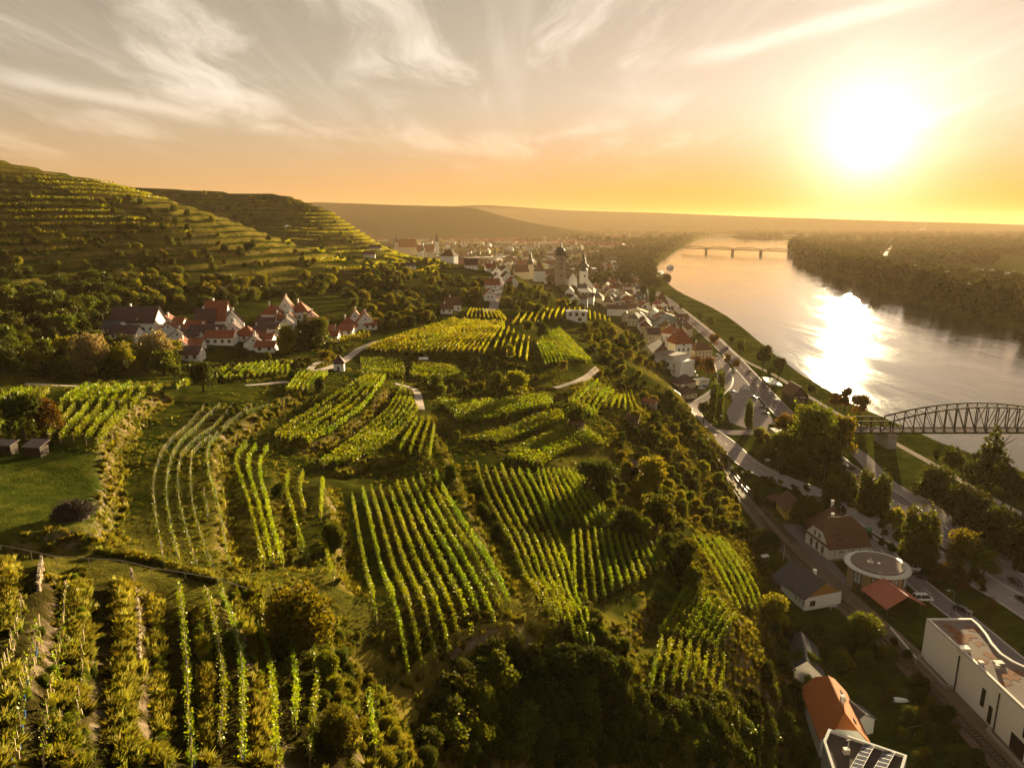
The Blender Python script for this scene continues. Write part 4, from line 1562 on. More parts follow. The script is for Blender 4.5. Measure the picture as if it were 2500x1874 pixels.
hillrows = [p for p, o in zip(hillrows, ok) if o]
hillrows = sorted(hillrows, key=lambda p: np.hypot(p[:, 0], p[:, 1]).mean())
print('hillside rows', len(hillrows))
for p in hillrows[:85]:
    p[:, 2] = H(p[:, 0], p[:, 1])
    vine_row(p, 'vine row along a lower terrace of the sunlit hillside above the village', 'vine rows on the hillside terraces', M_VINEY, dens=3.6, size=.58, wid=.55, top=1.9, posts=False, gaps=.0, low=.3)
# the rows higher up and on the farther hill can no longer be told apart
cc = []
for p in hillrows[85:]:
    n = int(len(p) * 3.0 * 3.4)
    i = RNG.random(n) * (len(p) - 1)
    q = np.stack([np.interp(i, np.arange(len(p)), p[:, 0]), np.interp(i, np.arange(len(p)), p[:, 1])], -1) + RNG.normal(size=(n, 2)) * .4
    cc.append(np.column_stack([q, H(q[:, 0], q[:, 1]) + .3 + 1.6 * RNG.random(n)]))
cc = np.vstack(cc)
V, F = cards(cc, .6 * (.6 + .8 * RNG.random(len(cc))), RNG)
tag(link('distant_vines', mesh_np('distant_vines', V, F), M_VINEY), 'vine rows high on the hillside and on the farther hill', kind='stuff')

# ------------------------------------------------------------------ single trees and bushes: column and row of the foot, height, kind, leaf
def put(u, v, h, kind, leaf, label, cat='tree', wide=1.0, z=None):
    p = cast([(u, v)])[0] if z is None else on_z(u, v, z)
    return plant(kind, p, h, leaf, label, cat, wide=wide)


B_ = 'bush'
SINGLES = [
    (497, 958, 8.5, 'round', 'dark', 'dark round tree at the top corner of the young vines', 'tree', 1.1),
    (225, 915, 13.5, 'willow', 'willow', 'pale silvery willow at the wood edge, left of the village', 'tree', 1.1), (300, 918, 11, 'willow', 'gold', 'yellow green willow between the two pale crowns', 'tree', 1.0),
    (388, 905, 14.5, 'round', 'willow', 'big beige gold tree in front of the white village houses', 'tree', 1.0), (175, 905, 11, 'round', 'gold', 'yellow green tree left of the silvery willow', 'tree', 1.0),
    (795, 888, 5.5, 'round', 'gold', 'round yellow tree beside the gravel path', 'tree', 1.15), (750, 852, 16, 'conifer', 'dark', 'tall dark conifer in front of the right village houses', 'tree', 1.2),
    (702, 862, 12.5, 'willow', 'gold', 'golden weeping birch left of the dark conifer', 'tree', .8), (782, 848, 13, 'round', 'green', 'full green tree right of the dark conifer', 'tree', 1.0),
    (592, 882, 5.5, 'round', 'dark', 'round dark bush below the village houses', B_, 1.2), (655, 884, 4.5, 'bush', 'green', 'green bush right of the round dark bush', B_, .6),
    (781, 958, 5.5, 'bush', 'dark', 'dark bush at the path end above the slanting terrace', B_, .7),
    (1067, 962, 7.5, 'bush', 'green', 'wide round bush right of the bending path', B_, .8), (1262, 976, 10.5, 'round', 'gold', 'tall yellow green tree before the plateau', 'tree', 1.0),
    (1215, 950, 6.5, 'round', 'green', 'green tree left of the tall yellow green one', 'tree', 1.0), (1320, 832, 10, 'tall', 'dark', 'dark tree standing alone among the plateau vines', 'tree', 1.2),
    (1288, 815, 7, 'round', 'green', 'smaller round tree left of the plateau tree', 'tree', 1.0), (1405, 1042, 6.5, 'bush', 'dark', 'dark bush beside the rusty hut roof', B_, .8),
    (1229, 1035, 4, 'bush', 'green', 'bush in the middle of the shaded vine block', B_, .7), (1117, 1072, 3.0, 'bush', 'green', 'small bush at the corner of the shaded vine block', B_, .7),
    (1375, 910, 5, 'round', 'gold', 'rounded tree under the dark striped vines', 'tree', 1.0), (1245, 880, 7, 'tall', 'gold', 'slim tree at the foot of the plateau middle block', 'tree', 1.0),
    (1160, 905, 5.5, 'bush', 'dark', 'dark bush on the plateau bank', B_, .8), (1205, 900, 5, 'bush', 'green', 'green bush on the plateau bank', B_, .8),
    (725, 1575, 7.6, 'nearbush', 'gold', 'big bush with golden crown over the near terrace', B_, .85), (815, 1338, 4.8, 'nearbush', 'green', 'dark leafy bush at the bank of the central field', B_, .7),
    (680, 1215, 3.0, 'bush', 'dark', 'dark low bush under the terrace bend', B_, .8), (1180, 1270, 4.2, 'nearbush', 'dark', 'dark bush on the crest of the grassy bank', B_, .7),
    (1215, 1320, 3.8, 'nearbush', 'dark', 'dark bush lower on the grassy bank', B_, .7), (1150, 1235, 2.8, 'bush', 'gold', 'small golden bush above the dark bank bushes', B_, .7),
    (1100, 1172, 4.2, 'nearbush', 'dark', 'dark bush at the upper end of the grassy bank', B_, .6), (800, 1660, 3.2, 'nearbush', 'gold', 'golden shrub below the big near bush', B_, .8),
    (830, 1810, 3.6, 'nearbush', 'gold', 'leafy shrub at the bottom edge beside the vines', B_, .8), (60, 1075, 9, 'round', 'dark', 'dark tree over the huts at the lawn', 'tree', 1.0),
    (115, 1062, 7, 'round', 'autumn', 'brownish tree behind the hut at the lawn', 'tree', 1.0), (610, 648 - 30, 9, 'round', 'dark', 'round dark tree alone on the terraced hill', 'tree', 1.4),
    (1590, 1205, 10.5, 'round', 'gold', 'broad yellow green tree on the right hand slope', 'tree', 1.0), (1455, 1215, 9.5, 'round', 'dark', 'dark tree between the curved terraces and the slope', 'tree', 1.2),
    (1604, 1300, 9, 'round', 'green', 'round green tree above the steep vine block', 'tree', 1.1), (1540, 1310, 7, 'bush', 'dark', 'dark bush under the round green tree', B_, .8),
    (1660, 1400, 7.5, 'bush', 'dark', 'dark bush left of the steep vine block', B_, .8), (1690, 1440, 5.5, 'bush', 'green', 'bush at the top of the slanting block', B_, .8),
]
for u, v, h, kd, lf, lab, cat, wd in SINGLES:
    put(u, v, h, kd, lf, lab, cat, wd)
PLAIN = [
    (1740, 1020, 20, 'poplar', 'green', 'tall poplar beside the car park, left of three', .9), (1757, 985, 20, 'poplar', 'green', 'tall poplar beside the car park, rearmost of three', .9), (1754, 1034, 18, 'poplar', 'green', 'tall poplar beside the car park, nearest of three', .9),
    (1826, 1047, 15, 'poplar', 'green', 'lone poplar at the lower end of the car park', 1.05), (1716, 1056, 11, 'street', 'dark', 'dark street tree at the bend of the town road', 1.1),
    (1694, 915, 14, 'round', 'autumn', 'rust brown tree before the gate tower', .75), (1729, 922, 13.5, 'round', 'autumn', 'rust brown tree beside the street, right of the gate tower', .8), (1742, 850, 12, 'round', 'autumn', 'rust green tree at the edge of the main road', .9),
    (1776, 890, 8, 'round', 'autumn', 'small rust tree left of the main road', .9), (1796, 902, 8, 'round', 'autumn', 'small orange tree touching the main road', .8),
    (1734, 802, 11, 'round', 'green', 'dark tree on the bank upstream', 1.0), (1708, 782, 8, 'round', 'dark', 'bushy tree on the bank farthest upstream', 1.0), (1808, 862, 11, 'round', 'green', 'tree leaning over the river bank', .9), (1785, 838, 7, 'round', 'dark', 'small tree on the bank left of the leaning tree', .9),
    (1862, 902, 19, 'tall', 'dark', 'tallest tree on the river bank', 1.1), (1900, 922, 14, 'round', 'dark', 'round topped tree right of the tallest bank tree', .8), (1880, 915, 6, 'bush', 'dark', 'bush between the two bank trees', .7),
    (1980, 966, 8, 'round', 'dark', 'tree beside the brown riverside restaurant', .9), (2062, 1006, 14, 'tall', 'autumn', 'slender tree standing against the sun glitter', .9), (2096, 1020, 13, 'round', 'autumn', 'round tree standing against the sun glitter', .9), (2040, 994, 8.5, 'round', 'autumn', 'low tree left against the sun glitter', .9),
    (1975, 1140, 28, 'willow', 'green', 'huge olive green willow between the two roads', .95), (2050, 1128, 20, 'round', 'gold', 'bright yellow tree in front of the bridge start', .8), (1905, 1135, 15, 'round', 'green', 'full green tree left of the huge willow', .9),
    (1872, 1108, 10, 'tall', 'gold', 'young yellow tree at the road curve', 1.0), (1925, 1088, 16, 'round', 'autumn', 'rust tinted tree behind the curve trees', 1.0), (1850, 1075, 6, 'bush', 'green', 'bush at the corner of the junction', .8), (1945, 1165, 11, 'round', 'green', 'green tree at the lower edge of the curve clump', 1.0),
    (2010, 1165, 17, 'round', 'green', 'green tree under the huge willow', .9), (1968, 1292, 13, 'round', 'green', 'dense round tree behind the station barn', .95), (2030, 1268, 13, 'round', 'dark', 'dark oval tree right behind the station barn', .8), (2062, 1215, 10, 'round', 'green', 'green tree on the strip between the roads', .9),
    (2108, 1250, 16, 'poplar', 'green', 'poplar left of the trio by the main road', 1.2), (2130, 1260, 14, 'poplar', 'green', 'poplar in the middle of the trio by the main road', 1.2), (2152, 1255, 15, 'poplar', 'green', 'poplar right of the trio by the main road', 1.2),
    (2222, 1384, 19, 'poplar', 'green', 'big poplar behind the white car, left of a pair', 1.35), (2258, 1388, 18, 'poplar', 'green', 'big poplar behind the white car, right of a pair', 1.35), (2182, 1292, 8, 'round', 'gold', 'golden roadside tree right of the poplar trio', 1.0), (2195, 1318, 5, 'bush', 'green', 'bush on the verge below the golden roadside tree', .8),
    (2345, 1392, 13, 'willow', 'gold', 'wide golden willow between the roads', .9), (2400, 1412, 9, 'round', 'green', 'green tree right of the wide golden willow', 1.0), (2300, 1432, 8, 'round', 'autumn', 'orange tree beside the side street', .8), (2342, 1448, 7, 'tall', 'autumn', 'slim orange tree on the grass verge', 1.0),
    (2412, 1512, 6, 'tall', 'autumn', 'small rust tree beside the dark parked car', 1.0), (2275, 1228, 14, 'round', 'dark', 'great dark dome tree beside the river lane', 1.2), (2362, 1290, 16, 'round', 'dark', 'largest dark dome tree by the river', 1.15), (2322, 1165, 13, 'tall', 'green', 'feathery tree behind the dome trees', 1.2),
    (2412, 1188, 25, 'conifer', 'dark', 'high ragged conifer on the river bank', 1.35), (2447, 1240, 16, 'street', 'dark', 'bare stemmed tree by the water, left one', 1.0), (2466, 1254, 15, 'street', 'dark', 'bare stemmed tree by the water, middle one', .9), (2495, 1268, 16, 'street', 'dark', 'bare stemmed tree by the water, right one', 1.0),
    (2282, 1127, 6, 'tall', 'dark', 'tiny lone tree on the grassy bank', .9), (2425, 1335, 13, 'round', 'dark', 'shaded tree below the bare stemmed trees', 1.1), (2480, 1375, 13, 'round', 'dark', 'shaded tree at the right picture edge', 1.1), (2118, 1312, 3.2, 'bush', 'dark', 'clipped bush behind the green sign', .7),
    (2152, 1330, 2.4, 'bush', 'dark', 'clipped round bush by the kerb', .8), (2174, 1345, 2.8, 'bush', 'green', 'loose bush by the kerb', .8), (2110, 1575, 9, 'round', 'green', 'broad garden tree in front of the red shelter', 1.1), (1885, 1600, 8, 'round', 'gold', 'golden tree at the foot of the vineyard slope', 1.0),
    (1960, 1655, 6, 'round', 'green', 'garden tree behind the orange roof', 1.0), (1850, 1230, 5, 'bush', 'green', 'bush beside the rails above the house', .8), (1870, 1352, 7.5, 'round', 'dark', 'dark tree beside the railway tracks', 1.1), (1900, 1395, 4, 'bush', 'gold', 'garden bush by the flagpole', .7), (2085, 1425, 2.6, 'bush', 'dark', 'low bush against the round building', .9),
]
for u, v, h, kd, lf, lab, wd in PLAIN:
    put(u, v, h, kd, lf, lab, 'bush' if kd == 'bush' else 'tree', wd, 7.0)

CAND = []
zone([(1440, 800), (1500, 795), (1560, 880), (1680, 1010), (1740, 1130), (1830, 1250), (1870, 1300), (1790, 1300), (1700, 1290), (1600, 1250), (1530, 1180), (1500, 1090), (1540, 1060), (1500, 960), (1440, 900)], 140, ['bush', 'bush', 'round'], (1.8, 4.8), ['green', 'gold', 'green', 'dark'], 'bush on the wooded slope above the railway', 'bushes on the wooded right slope', B_, 1, 2.0, .85)
zone([(1430, 1190), (1520, 1170), (1640, 1240), (1700, 1390), (1720, 1470), (1680, 1440), (1630, 1360), (1560, 1330), (1480, 1260)], 30, ['bush', 'round'], (3.0, 6.0), ['green', 'dark', 'gold'], 'bush in the belt between the vine blocks', 'bushes between the right vine blocks', B_, 2, 2.2, .85)
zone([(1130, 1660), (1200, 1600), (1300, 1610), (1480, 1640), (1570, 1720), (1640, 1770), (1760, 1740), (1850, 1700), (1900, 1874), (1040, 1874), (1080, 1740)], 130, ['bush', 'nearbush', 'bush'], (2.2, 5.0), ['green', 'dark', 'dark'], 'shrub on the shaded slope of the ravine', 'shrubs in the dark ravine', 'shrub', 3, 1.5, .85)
zone([(1900, 1500), (2000, 1530), (2180, 1560), (2250, 1660), (2400, 1874), (2230, 1874), (2150, 1760), (2060, 1640), (1960, 1720), (1960, 1874), (1860, 1874), (1850, 1620)], 85, ['bush', 'bush', 'round'], (2.0, 4.8), ['green', 'dark', 'dark'], 'garden bush among the houses below the ravine', 'garden bushes at the lower right', B_, 4, 1.6, .8)
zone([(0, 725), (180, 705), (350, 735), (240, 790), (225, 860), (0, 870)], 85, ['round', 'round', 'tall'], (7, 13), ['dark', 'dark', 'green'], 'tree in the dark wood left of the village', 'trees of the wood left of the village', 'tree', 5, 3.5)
zone([(0, 865), (220, 850), (420, 880), (430, 925), (0, 932)], 50, ['round', 'bush'], (4, 9), ['dark', 'green', 'dark', 'gold'], 'tree at the wood edge above the pale lane', 'trees above the pale lane', 'tree', 6, 3.0)
zone([(200, 690), (500, 688), (800, 690), (890, 715), (640, 738), (560, 752), (300, 768), (200, 760)], 95, ['round', 'round', 'bush'], (5, 10), ['dark', 'green', 'gold', 'green'], 'tree in the belt of woodland behind the village', 'trees behind the village', 'tree', 7, 4.0)
zone([(880, 645), (1060, 640), (1180, 685), (1185, 740), (1050, 748), (900, 770), (820, 740), (870, 700)], 130, ['bush', 'round', 'bush', 'conifer'], (3.5, 8), ['green', 'dark', 'gold', 'green'], 'bush on the rough valley slope behind the plateau', 'bushes on the valley slope', B_, 8, 4.0, .9)
zone([(1240, 695), (1420, 700), (1440, 755), (1330, 770), (1240, 765)], 60, ['bush', 'round'], (3.5, 7.5), ['green', 'dark', 'gold'], 'bush on the slope below the old tower', 'bushes below the old tower', B_, 9, 4.0, .9)
zone([(0, 440), (200, 455), (600, 560), (900, 640), (880, 690), (200, 680), (0, 680)], 150, ['bush', 'bush', 'round'], (2.5, 6), ['dark', 'green', 'dark'], 'bush scattered over the sunlit hillside terraces', 'bushes on the hillside terraces', B_, 10, 6, 1.1)
zone([(330, 465), (700, 485), (880, 575), (900, 620), (780, 590), (560, 535), (420, 490)], 55, ['bush', 'round'], (3, 8), ['dark', 'green'], 'bush on the farther dark hill', 'bushes on the farther hill', B_, 11, 10, .9)
zone([(880, 755), (1000, 745), (1120, 752), (1010, 800), (900, 812)], 36, ['bush', 'round'], (3, 6.5), ['green', 'gold', 'dark'], 'bush along the rear rim of the plateau', 'bushes behind the plateau', B_, 12, 3.5, .9)
zone([(1000, 925), (1150, 935), (1330, 920), (1360, 945), (1300, 968), (1060, 965)], 24, ['bush'], (1.6, 3.4), ['green', 'dark', 'gold'], 'shrub on the bank between plateau and shaded block', 'shrubs below the plateau bank', 'shrub', 13, 2.5, .9)
zone([(1395, 1480), (1420, 1475), (1520, 1590), (1500, 1605)], 14, ['bush', 'nearbush'], (1.6, 2.6), ['green', 'dark'], 'shrub in the hedge below the broad block', 'hedge shrubs below the broad block', 'shrub', 14, 1.2, .9)
zone([(480, 960), (560, 930), (760, 920), (860, 850), (780, 850), (560, 895), (420, 930)], 26, ['bush'], (1.5, 3.5), ['green', 'dark', 'gold'], 'shrub beside the paths above the young vines', 'shrubs beside the upper paths', 'shrub', 15, 3, .9)
zone([(1770, 1140), (1880, 1170), (1985, 1200), (1960, 1215), (1900, 1195), (1800, 1160), (1775, 1150)], 20, ['bush'], (1.4, 2.4), ['dark', 'green'], 'hedge shrub between the railway and the town road', 'hedge along the railway', 'shrub', 16, 1.5, .9)
zone([(1850, 1060), (1950, 1070), (2070, 1150), (2060, 1190), (1960, 1180), (1860, 1130)], 32, ['bush', 'round'], (3, 8), ['gold', 'green', 'dark'], 'undergrowth bush in the clump at the road curve', 'bushes at the road curve', B_, 17, 2.5, .9)
zone([(2060, 1190), (2200, 1290), (2280, 1370), (2420, 1430), (2400, 1445), (2250, 1370), (2150, 1300), (2060, 1230)], 24, ['bush'], (1.5, 3.5), ['green', 'gold', 'dark'], 'bush on the verge between the two roads', 'bushes between the roads', B_, 18, 3, .9)
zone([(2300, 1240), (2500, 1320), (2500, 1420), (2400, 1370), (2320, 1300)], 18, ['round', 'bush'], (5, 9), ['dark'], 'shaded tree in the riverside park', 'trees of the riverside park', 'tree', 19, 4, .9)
zone([(500, 990), (640, 1000), (760, 955), (700, 1000), (560, 1085), (545, 1120), (530, 1085)], 22, ['bush'], (1.0, 2.0), ['gold', 'green', 'dark'], 'low shrub on the bank right of the young vines', 'shrubs on the young vine bank', 'shrub', 20, 1.5, .9)
zone([(760, 1560), (850, 1560), (870, 1650), (830, 1760), (790, 1740)], 16, ['nearbush'], (1.2, 2.4), ['gold', 'green'], 'leafy shrub under the big near bush', 'shrubs under the big near bush', 'shrub', 21, 1.2, .9)
zone([(860, 1650), (960, 1760), (1010, 1874), (900, 1874), (850, 1760)], 16, ['nearbush', 'bush'], (1.0, 2.2), ['gold', 'green'], 'shrub beside the dry track', 'shrubs along the dry track', 'shrub', 22, 1.2, .9)
zone([(1420, 800), (1510, 792), (1560, 830), (1610, 885), (1650, 935), (1590, 905), (1500, 870), (1440, 850)], 60, ['bush', 'bush', 'round'], (2.4, 6.0), ['green', 'gold', 'dark'], 'bush on the slope between plateau and hotel', 'bushes above the hotel', B_, 23, 2.5, .95)
# the plants that show largest stand as single things, the many small ones behind them grow together
CANDW = [c for c in CAND if sight(np.array([c[1]]), c[2] * .8)[0]]
CANDW.sort(key=lambda c: -c[2] / np.hypot(c[1][0], c[1][1]))
quota = {'bush': 250, 'tree': 215}
rest = {}
for kd, p, h, lf, lab, cat, grp, wd in CANDW:
    fam = 'bush' if kd in ('bush', 'nearbush') else 'tree'
    if quota[fam] > 0:
        quota[fam] -= 1
        plant(kd, p, h, lf, lab, 'bush' if fam == 'bush' else 'tree', grp, wide=wd)
    else:
        rest.setdefault(lf, []).append((p, h))
U = []
for lf, L in rest.items():
    U += [(p, h, lf) for p, h in L]
print('undergrowth', len(U))
kinds_ = []
for lf in ('green', 'dark', 'gold'):
    m_ = PLANTS['bush'][len(kinds_)][0].copy()
    m_.materials.append(PMATS[lf])
    kinds_.append(m_)
if U:
    scatter('undergrowth', kinds_, np.array([u[0] for u in U]), np.array([u[1] / 10 for u in U]), 'small far bushes growing together on the slopes')
# ------------------------------------------------------------------ buildings
M_WHITE = plain_mat('white_render', (0.82, 0.79, 0.75), 0.9, 0.07, 0.5)
M_CREAM = plain_mat('cream_render', (0.66, 0.55, 0.36), 0.9, 0.08, 0.5)
M_YELL = plain_mat('yellow_render', (0.60, 0.45, 0.10), 0.9, 0.10, 0.5)
M_STONE = plain_mat('tower_stone', (0.34, 0.27, 0.21), 0.95, 0.25, 0.35)
M_ROOFR = plain_mat('red_tiles', (0.235, 0.068, 0.032), 0.85, 0.30, 0.7, fine=5.0, bump=0.3)
M_ROOFD = plain_mat('dark_tiles', (0.085, 0.040, 0.042), 0.85, 0.30, 0.7, fine=5.0, bump=0.3)
M_ROOFB = plain_mat('brown_tiles', (0.125, 0.058, 0.032), 0.85, 0.30, 0.8, fine=6.0, bump=0.3)
M_ROOFG = plain_mat('grey_tiles', (0.085, 0.075, 0.080), 0.9, 0.45, 1.2, fine=7.0, bump=0.3)
M_ROOFO = plain_mat('orange_tiles', (0.42, 0.13, 0.035), 0.8, 0.22, 0.5, fine=6.0, bump=0.3)
M_ROOFP = plain_mat('salmon_metal_roof', (0.42, 0.125, 0.075), 0.65, 0.12, 0.4)
M_NAVY = plain_mat('slate_blue', (0.035, 0.04, 0.07), 0.5, 0.15, 0.6)
M_GRAVEL = plain_mat('roof_gravel', (0.21, 0.155, 0.135), 0.95, 0.32, 0.25, fine=4.0)
M_MOSS = plain_mat('roof_stonecrop', (0.22, 0.085, 0.040), 0.95, 0.5, 0.9)
M_SOILROOF = plain_mat('dark_roof_felt', (0.075, 0.055, 0.048), 0.95, 0.3, 0.7)
M_SHEET = plain_mat('pale_sheet_metal', (0.62, 0.56, 0.50), 0.45, 0.08, 0.5, 0.5)
M_GLASS = plain_mat('window_glass', (0.025, 0.024, 0.026), 0.12, 0.1, 0.5, 0.7)
M_FRAME = plain_mat('window_frame', (0.62, 0.58, 0.52), 0.6, 0.06, 1.0)
M_BRICK = plain_mat('yellow_brick', (0.38, 0.27, 0.15), 0.9, 0.2, 1.5, fine=8.0, bump=0.4)
M_TIMBER = plain_mat('timber_boards', (0.36, 0.20, 0.07), 0.8, 0.25, 1.0)
M_DARKW = plain_mat('dark_boards', (0.05, 0.03, 0.02), 0.85, 0.25, 1.5)
M_COPPER = plain_mat('dark_copper', (0.045, 0.045, 0.04), 0.6, 0.2, 1.0, 0.5)
M_GREENSTEEL = plain_mat('bridge_steel', (0.040, 0.034, 0.020), 0.9, 0.2, 0.4, 0.05)
M_PANEL = plain_mat('solar_glass', (0.13, 0.13, 0.17), 0.8, 0.08, 0.5, 0.0)
M_AMBER = plain_mat('amber_shutter', (0.55, 0.32, 0.06), 0.7, 0.1, 0.5)
M_BLACK = plain_mat('black_opening', (0.010, 0.009, 0.008), 0.9, 0.1, 1.0)
M_BLUEW = plain_mat('pale_blue_render', (0.42, 0.46, 0.46), 0.9, 0.08, 0.5)
_wm = {}


def window(parent, face, L, Dp, s, z, w, h, glass=None, arch=False, sill=True):
    """a glazed window on a wall face: pane with a raised frame round it"""
    key = (round(w, 2), round(h, 2), arch)
    if key not in _wm:
        p = MB()
        if arch:
            n = 6
            pts = [(-w / 2, 0), (w / 2, 0)] + [(w / 2 * math.cos(math.pi * i / n), h - w / 2 + w / 2 * math.sin(math.pi * i / n)) for i in range(n + 1)]
            V = [(a, -.03, b) for a, b in pts] + [(a, .12, b) for a, b in pts]
            k = len(pts)
            p.add(V, [tuple(range(k)), tuple(range(2 * k - 1, k - 1, -1))] + [(i, k + i, k + (i + 1) % k, (i + 1) % k) for i in range(k)])
        else:
            p.box(-w / 2, w / 2, -.03, .12, 0, h)
        f = MB()
        t = .09
        f.box(-w / 2 - t, -w / 2, -.06, .1, -t, h + t).box(w / 2, w / 2 + t, -.06, .1, -t, h + t).box(-w / 2, w / 2, -.06, .1, -t, 0).box(-w / 2, w / 2, -.06, .1, h, h + t)
        f.box(-.03, .03, -.055, -.032, 0, h)
        if sill:
            f.box(-w / 2 - .15, w / 2 + .15, -.16, -.062, -t - .06, -t)
        _wm[key] = (p.mesh('window'), f.mesh('frame'))
    pm, fm = _wm[key]
    loc, rz = {'f': ((s, 0, z), 0), 'b': ((L - s, Dp, z), math.pi), 'l': ((0, Dp - s, z), -math.pi / 2), 'r': ((L, s, z), math.pi / 2)}[face]
    gm = pm
    if glass is not None:
        k2 = (key, glass.name)
        if k2 not in _wm:
            _wm[k2] = pm.copy()
            _wm[k2].materials.clear()
        gm = _wm[k2]
    o = link('window', gm, glass or M_GLASS, parent, loc, rz)
    link('frame', fm, M_FRAME, o)
    return o


def roof_mesh(L, D, e, r, kind, over=.45, th=.22, hip=None):
    """tiled roof with eaves and real thickness"""
    b = MB()
    x0, x1, y0, y1 = -over, L + over, -over, D + over
    if kind in ('x', 'y'):
        ln, wd = (L, D) if kind == 'x' else (D, L)
        sl = (r - e) / (wd / 2)
        ze = e - over * sl
        prof = [(-over, ze), (wd / 2, r), (wd + over, ze), (wd + over, ze - th), (wd / 2, r - th), (-over, ze - th)]
        if kind == 'x':
            rings = [[(x, p[0], p[1]) for p in prof] for x in (x0, x1)]
        else:
            rings = [[(p[0], y, p[1]) for p in prof] for y in (y1, y0)]
        n = 6
        V = [p for g in rings for p in g]
        F = [(i, (i + 1) % n, n + (i + 1) % n, n + i) for i in range(n)]
        F += [(0, 5, 4, 1), (1, 4, 3, 2), (n + 1, n + 4, n + 5, n), (n + 2, n + 3, n + 4, n + 1)]
        b.add(V, F)
        # ridge tiles
        if kind == 'x':
            b.bar((x0, D / 2, r + .03), (x1, D / 2, r + .03), .32, .14)
        else:
            b.bar((L / 2, y0, r + .03), (L / 2, y1, r + .03), .32, .14)
    elif kind in ('hip', 'halfx', 'halfy', 'pyr'):
        along_x = L >= D if kind == 'hip' else kind != 'halfy'
        wd, ln = (D, L) if along_x else (L, D)
        sl = (r - e) / (wd / 2)
        ze = e - over * sl
        hp = wd / 2 if kind in ('hip', 'pyr') else 0
        hp = min(hp, ln / 2 - .05)
        P = lambda a, c, z: (a, c, z) if along_x else (c, a, z)
        if kind in ('hip', 'pyr'):
            V = [P(-over, -over, ze), P(ln + over, -over, ze), P(ln + over, wd + over, ze), P(-over, wd + over, ze), P(hp, wd / 2, r), P(ln - hp, wd / 2, r)]
            V += [(v[0], v[1], v[2] - th) for v in V[:4]]
            F = [(0, 1, 5, 4), (1, 2, 5), (2, 3, 4, 5), (3, 0, 4), (0, 6, 7, 1), (1, 7, 8, 2), (2, 8, 9, 3), (3, 9, 6, 0), (9, 8, 7, 6)]
        else:
            zc = e + (r - e) * .55
            yc = wd / 2 * .55
            q = wd / 2 * .42
            V = [P(-over, -over, ze), P(ln + over, -over, ze), P(ln + over, wd + over, ze), P(-over, wd + over, ze),
                 P(-over, yc, zc), P(-over, wd - yc, zc), P(ln + over, yc, zc), P(ln + over, wd - yc, zc), P(q, wd / 2, r), P(ln - q, wd / 2, r)]
            n = len(V)
            V += [(v[0], v[1], v[2] - th) for v in V]
            top = [(0, 1, 6, 9, 8, 4), (2, 3, 5, 8, 9, 7), (4, 8, 5), (7, 9, 6)]
            rim = [0, 1, 6, 7, 2, 3, 5, 4]
            F = top + [tuple(i + n for i in f[::-1]) for f in top] + [(rim[i], rim[i] + n, rim[(i + 1) % 8] + n, rim[(i + 1) % 8]) for i in range(8)]
        if not along_x:
            F = [f[::-1] for f in F]
        b.add(V, F)
        hb = hp if kind in ('hip', 'pyr') else wd / 2 * .42
        b.bar(P(hb, wd / 2, r + .03), P(ln - hb, wd / 2, r + .03), .3, .14)
    return b.mesh('roof')


def wall_mesh(L, D, e, r, kind, sink):
    b = MB()
    if kind in ('x', 'y', 'halfx', 'halfy'):
        cut = .55 if kind.startswith('half') else 1.0
        zt = e + (r - e) * cut - .22
        if kind in ('x', 'halfx'):
            if cut < 1:
                prof = [(0, -sink), (D, -sink), (D, e - .2), (D - D / 2 * cut, zt), (D / 2 * cut, zt), (0, e - .2)]
            else:
                prof = [(0, -sink), (D, -sink), (D, e - .2), (D / 2, r - .24), (0, e - .2)]
            rings = [[(x, p[0], p[1]) for p in prof] for x in (0, L)]
        else:
            if cut < 1:
                prof = [(0, -sink), (L, -sink), (L, e - .2), (L - L / 2 * cut, zt), (L / 2 * cut, zt), (0, e - .2)]
            else:
                prof = [(0, -sink), (L, -sink), (L, e - .2), (L / 2, r - .24), (0, e - .2)]
            rings = [[(p[0], y, p[1]) for p in prof] for y in (D, 0)]
        b.ring(rings)
    else:
        b.box(0, L, 0, D, -sink, e - .15)
    return b.mesh('wall')


_hc = {}


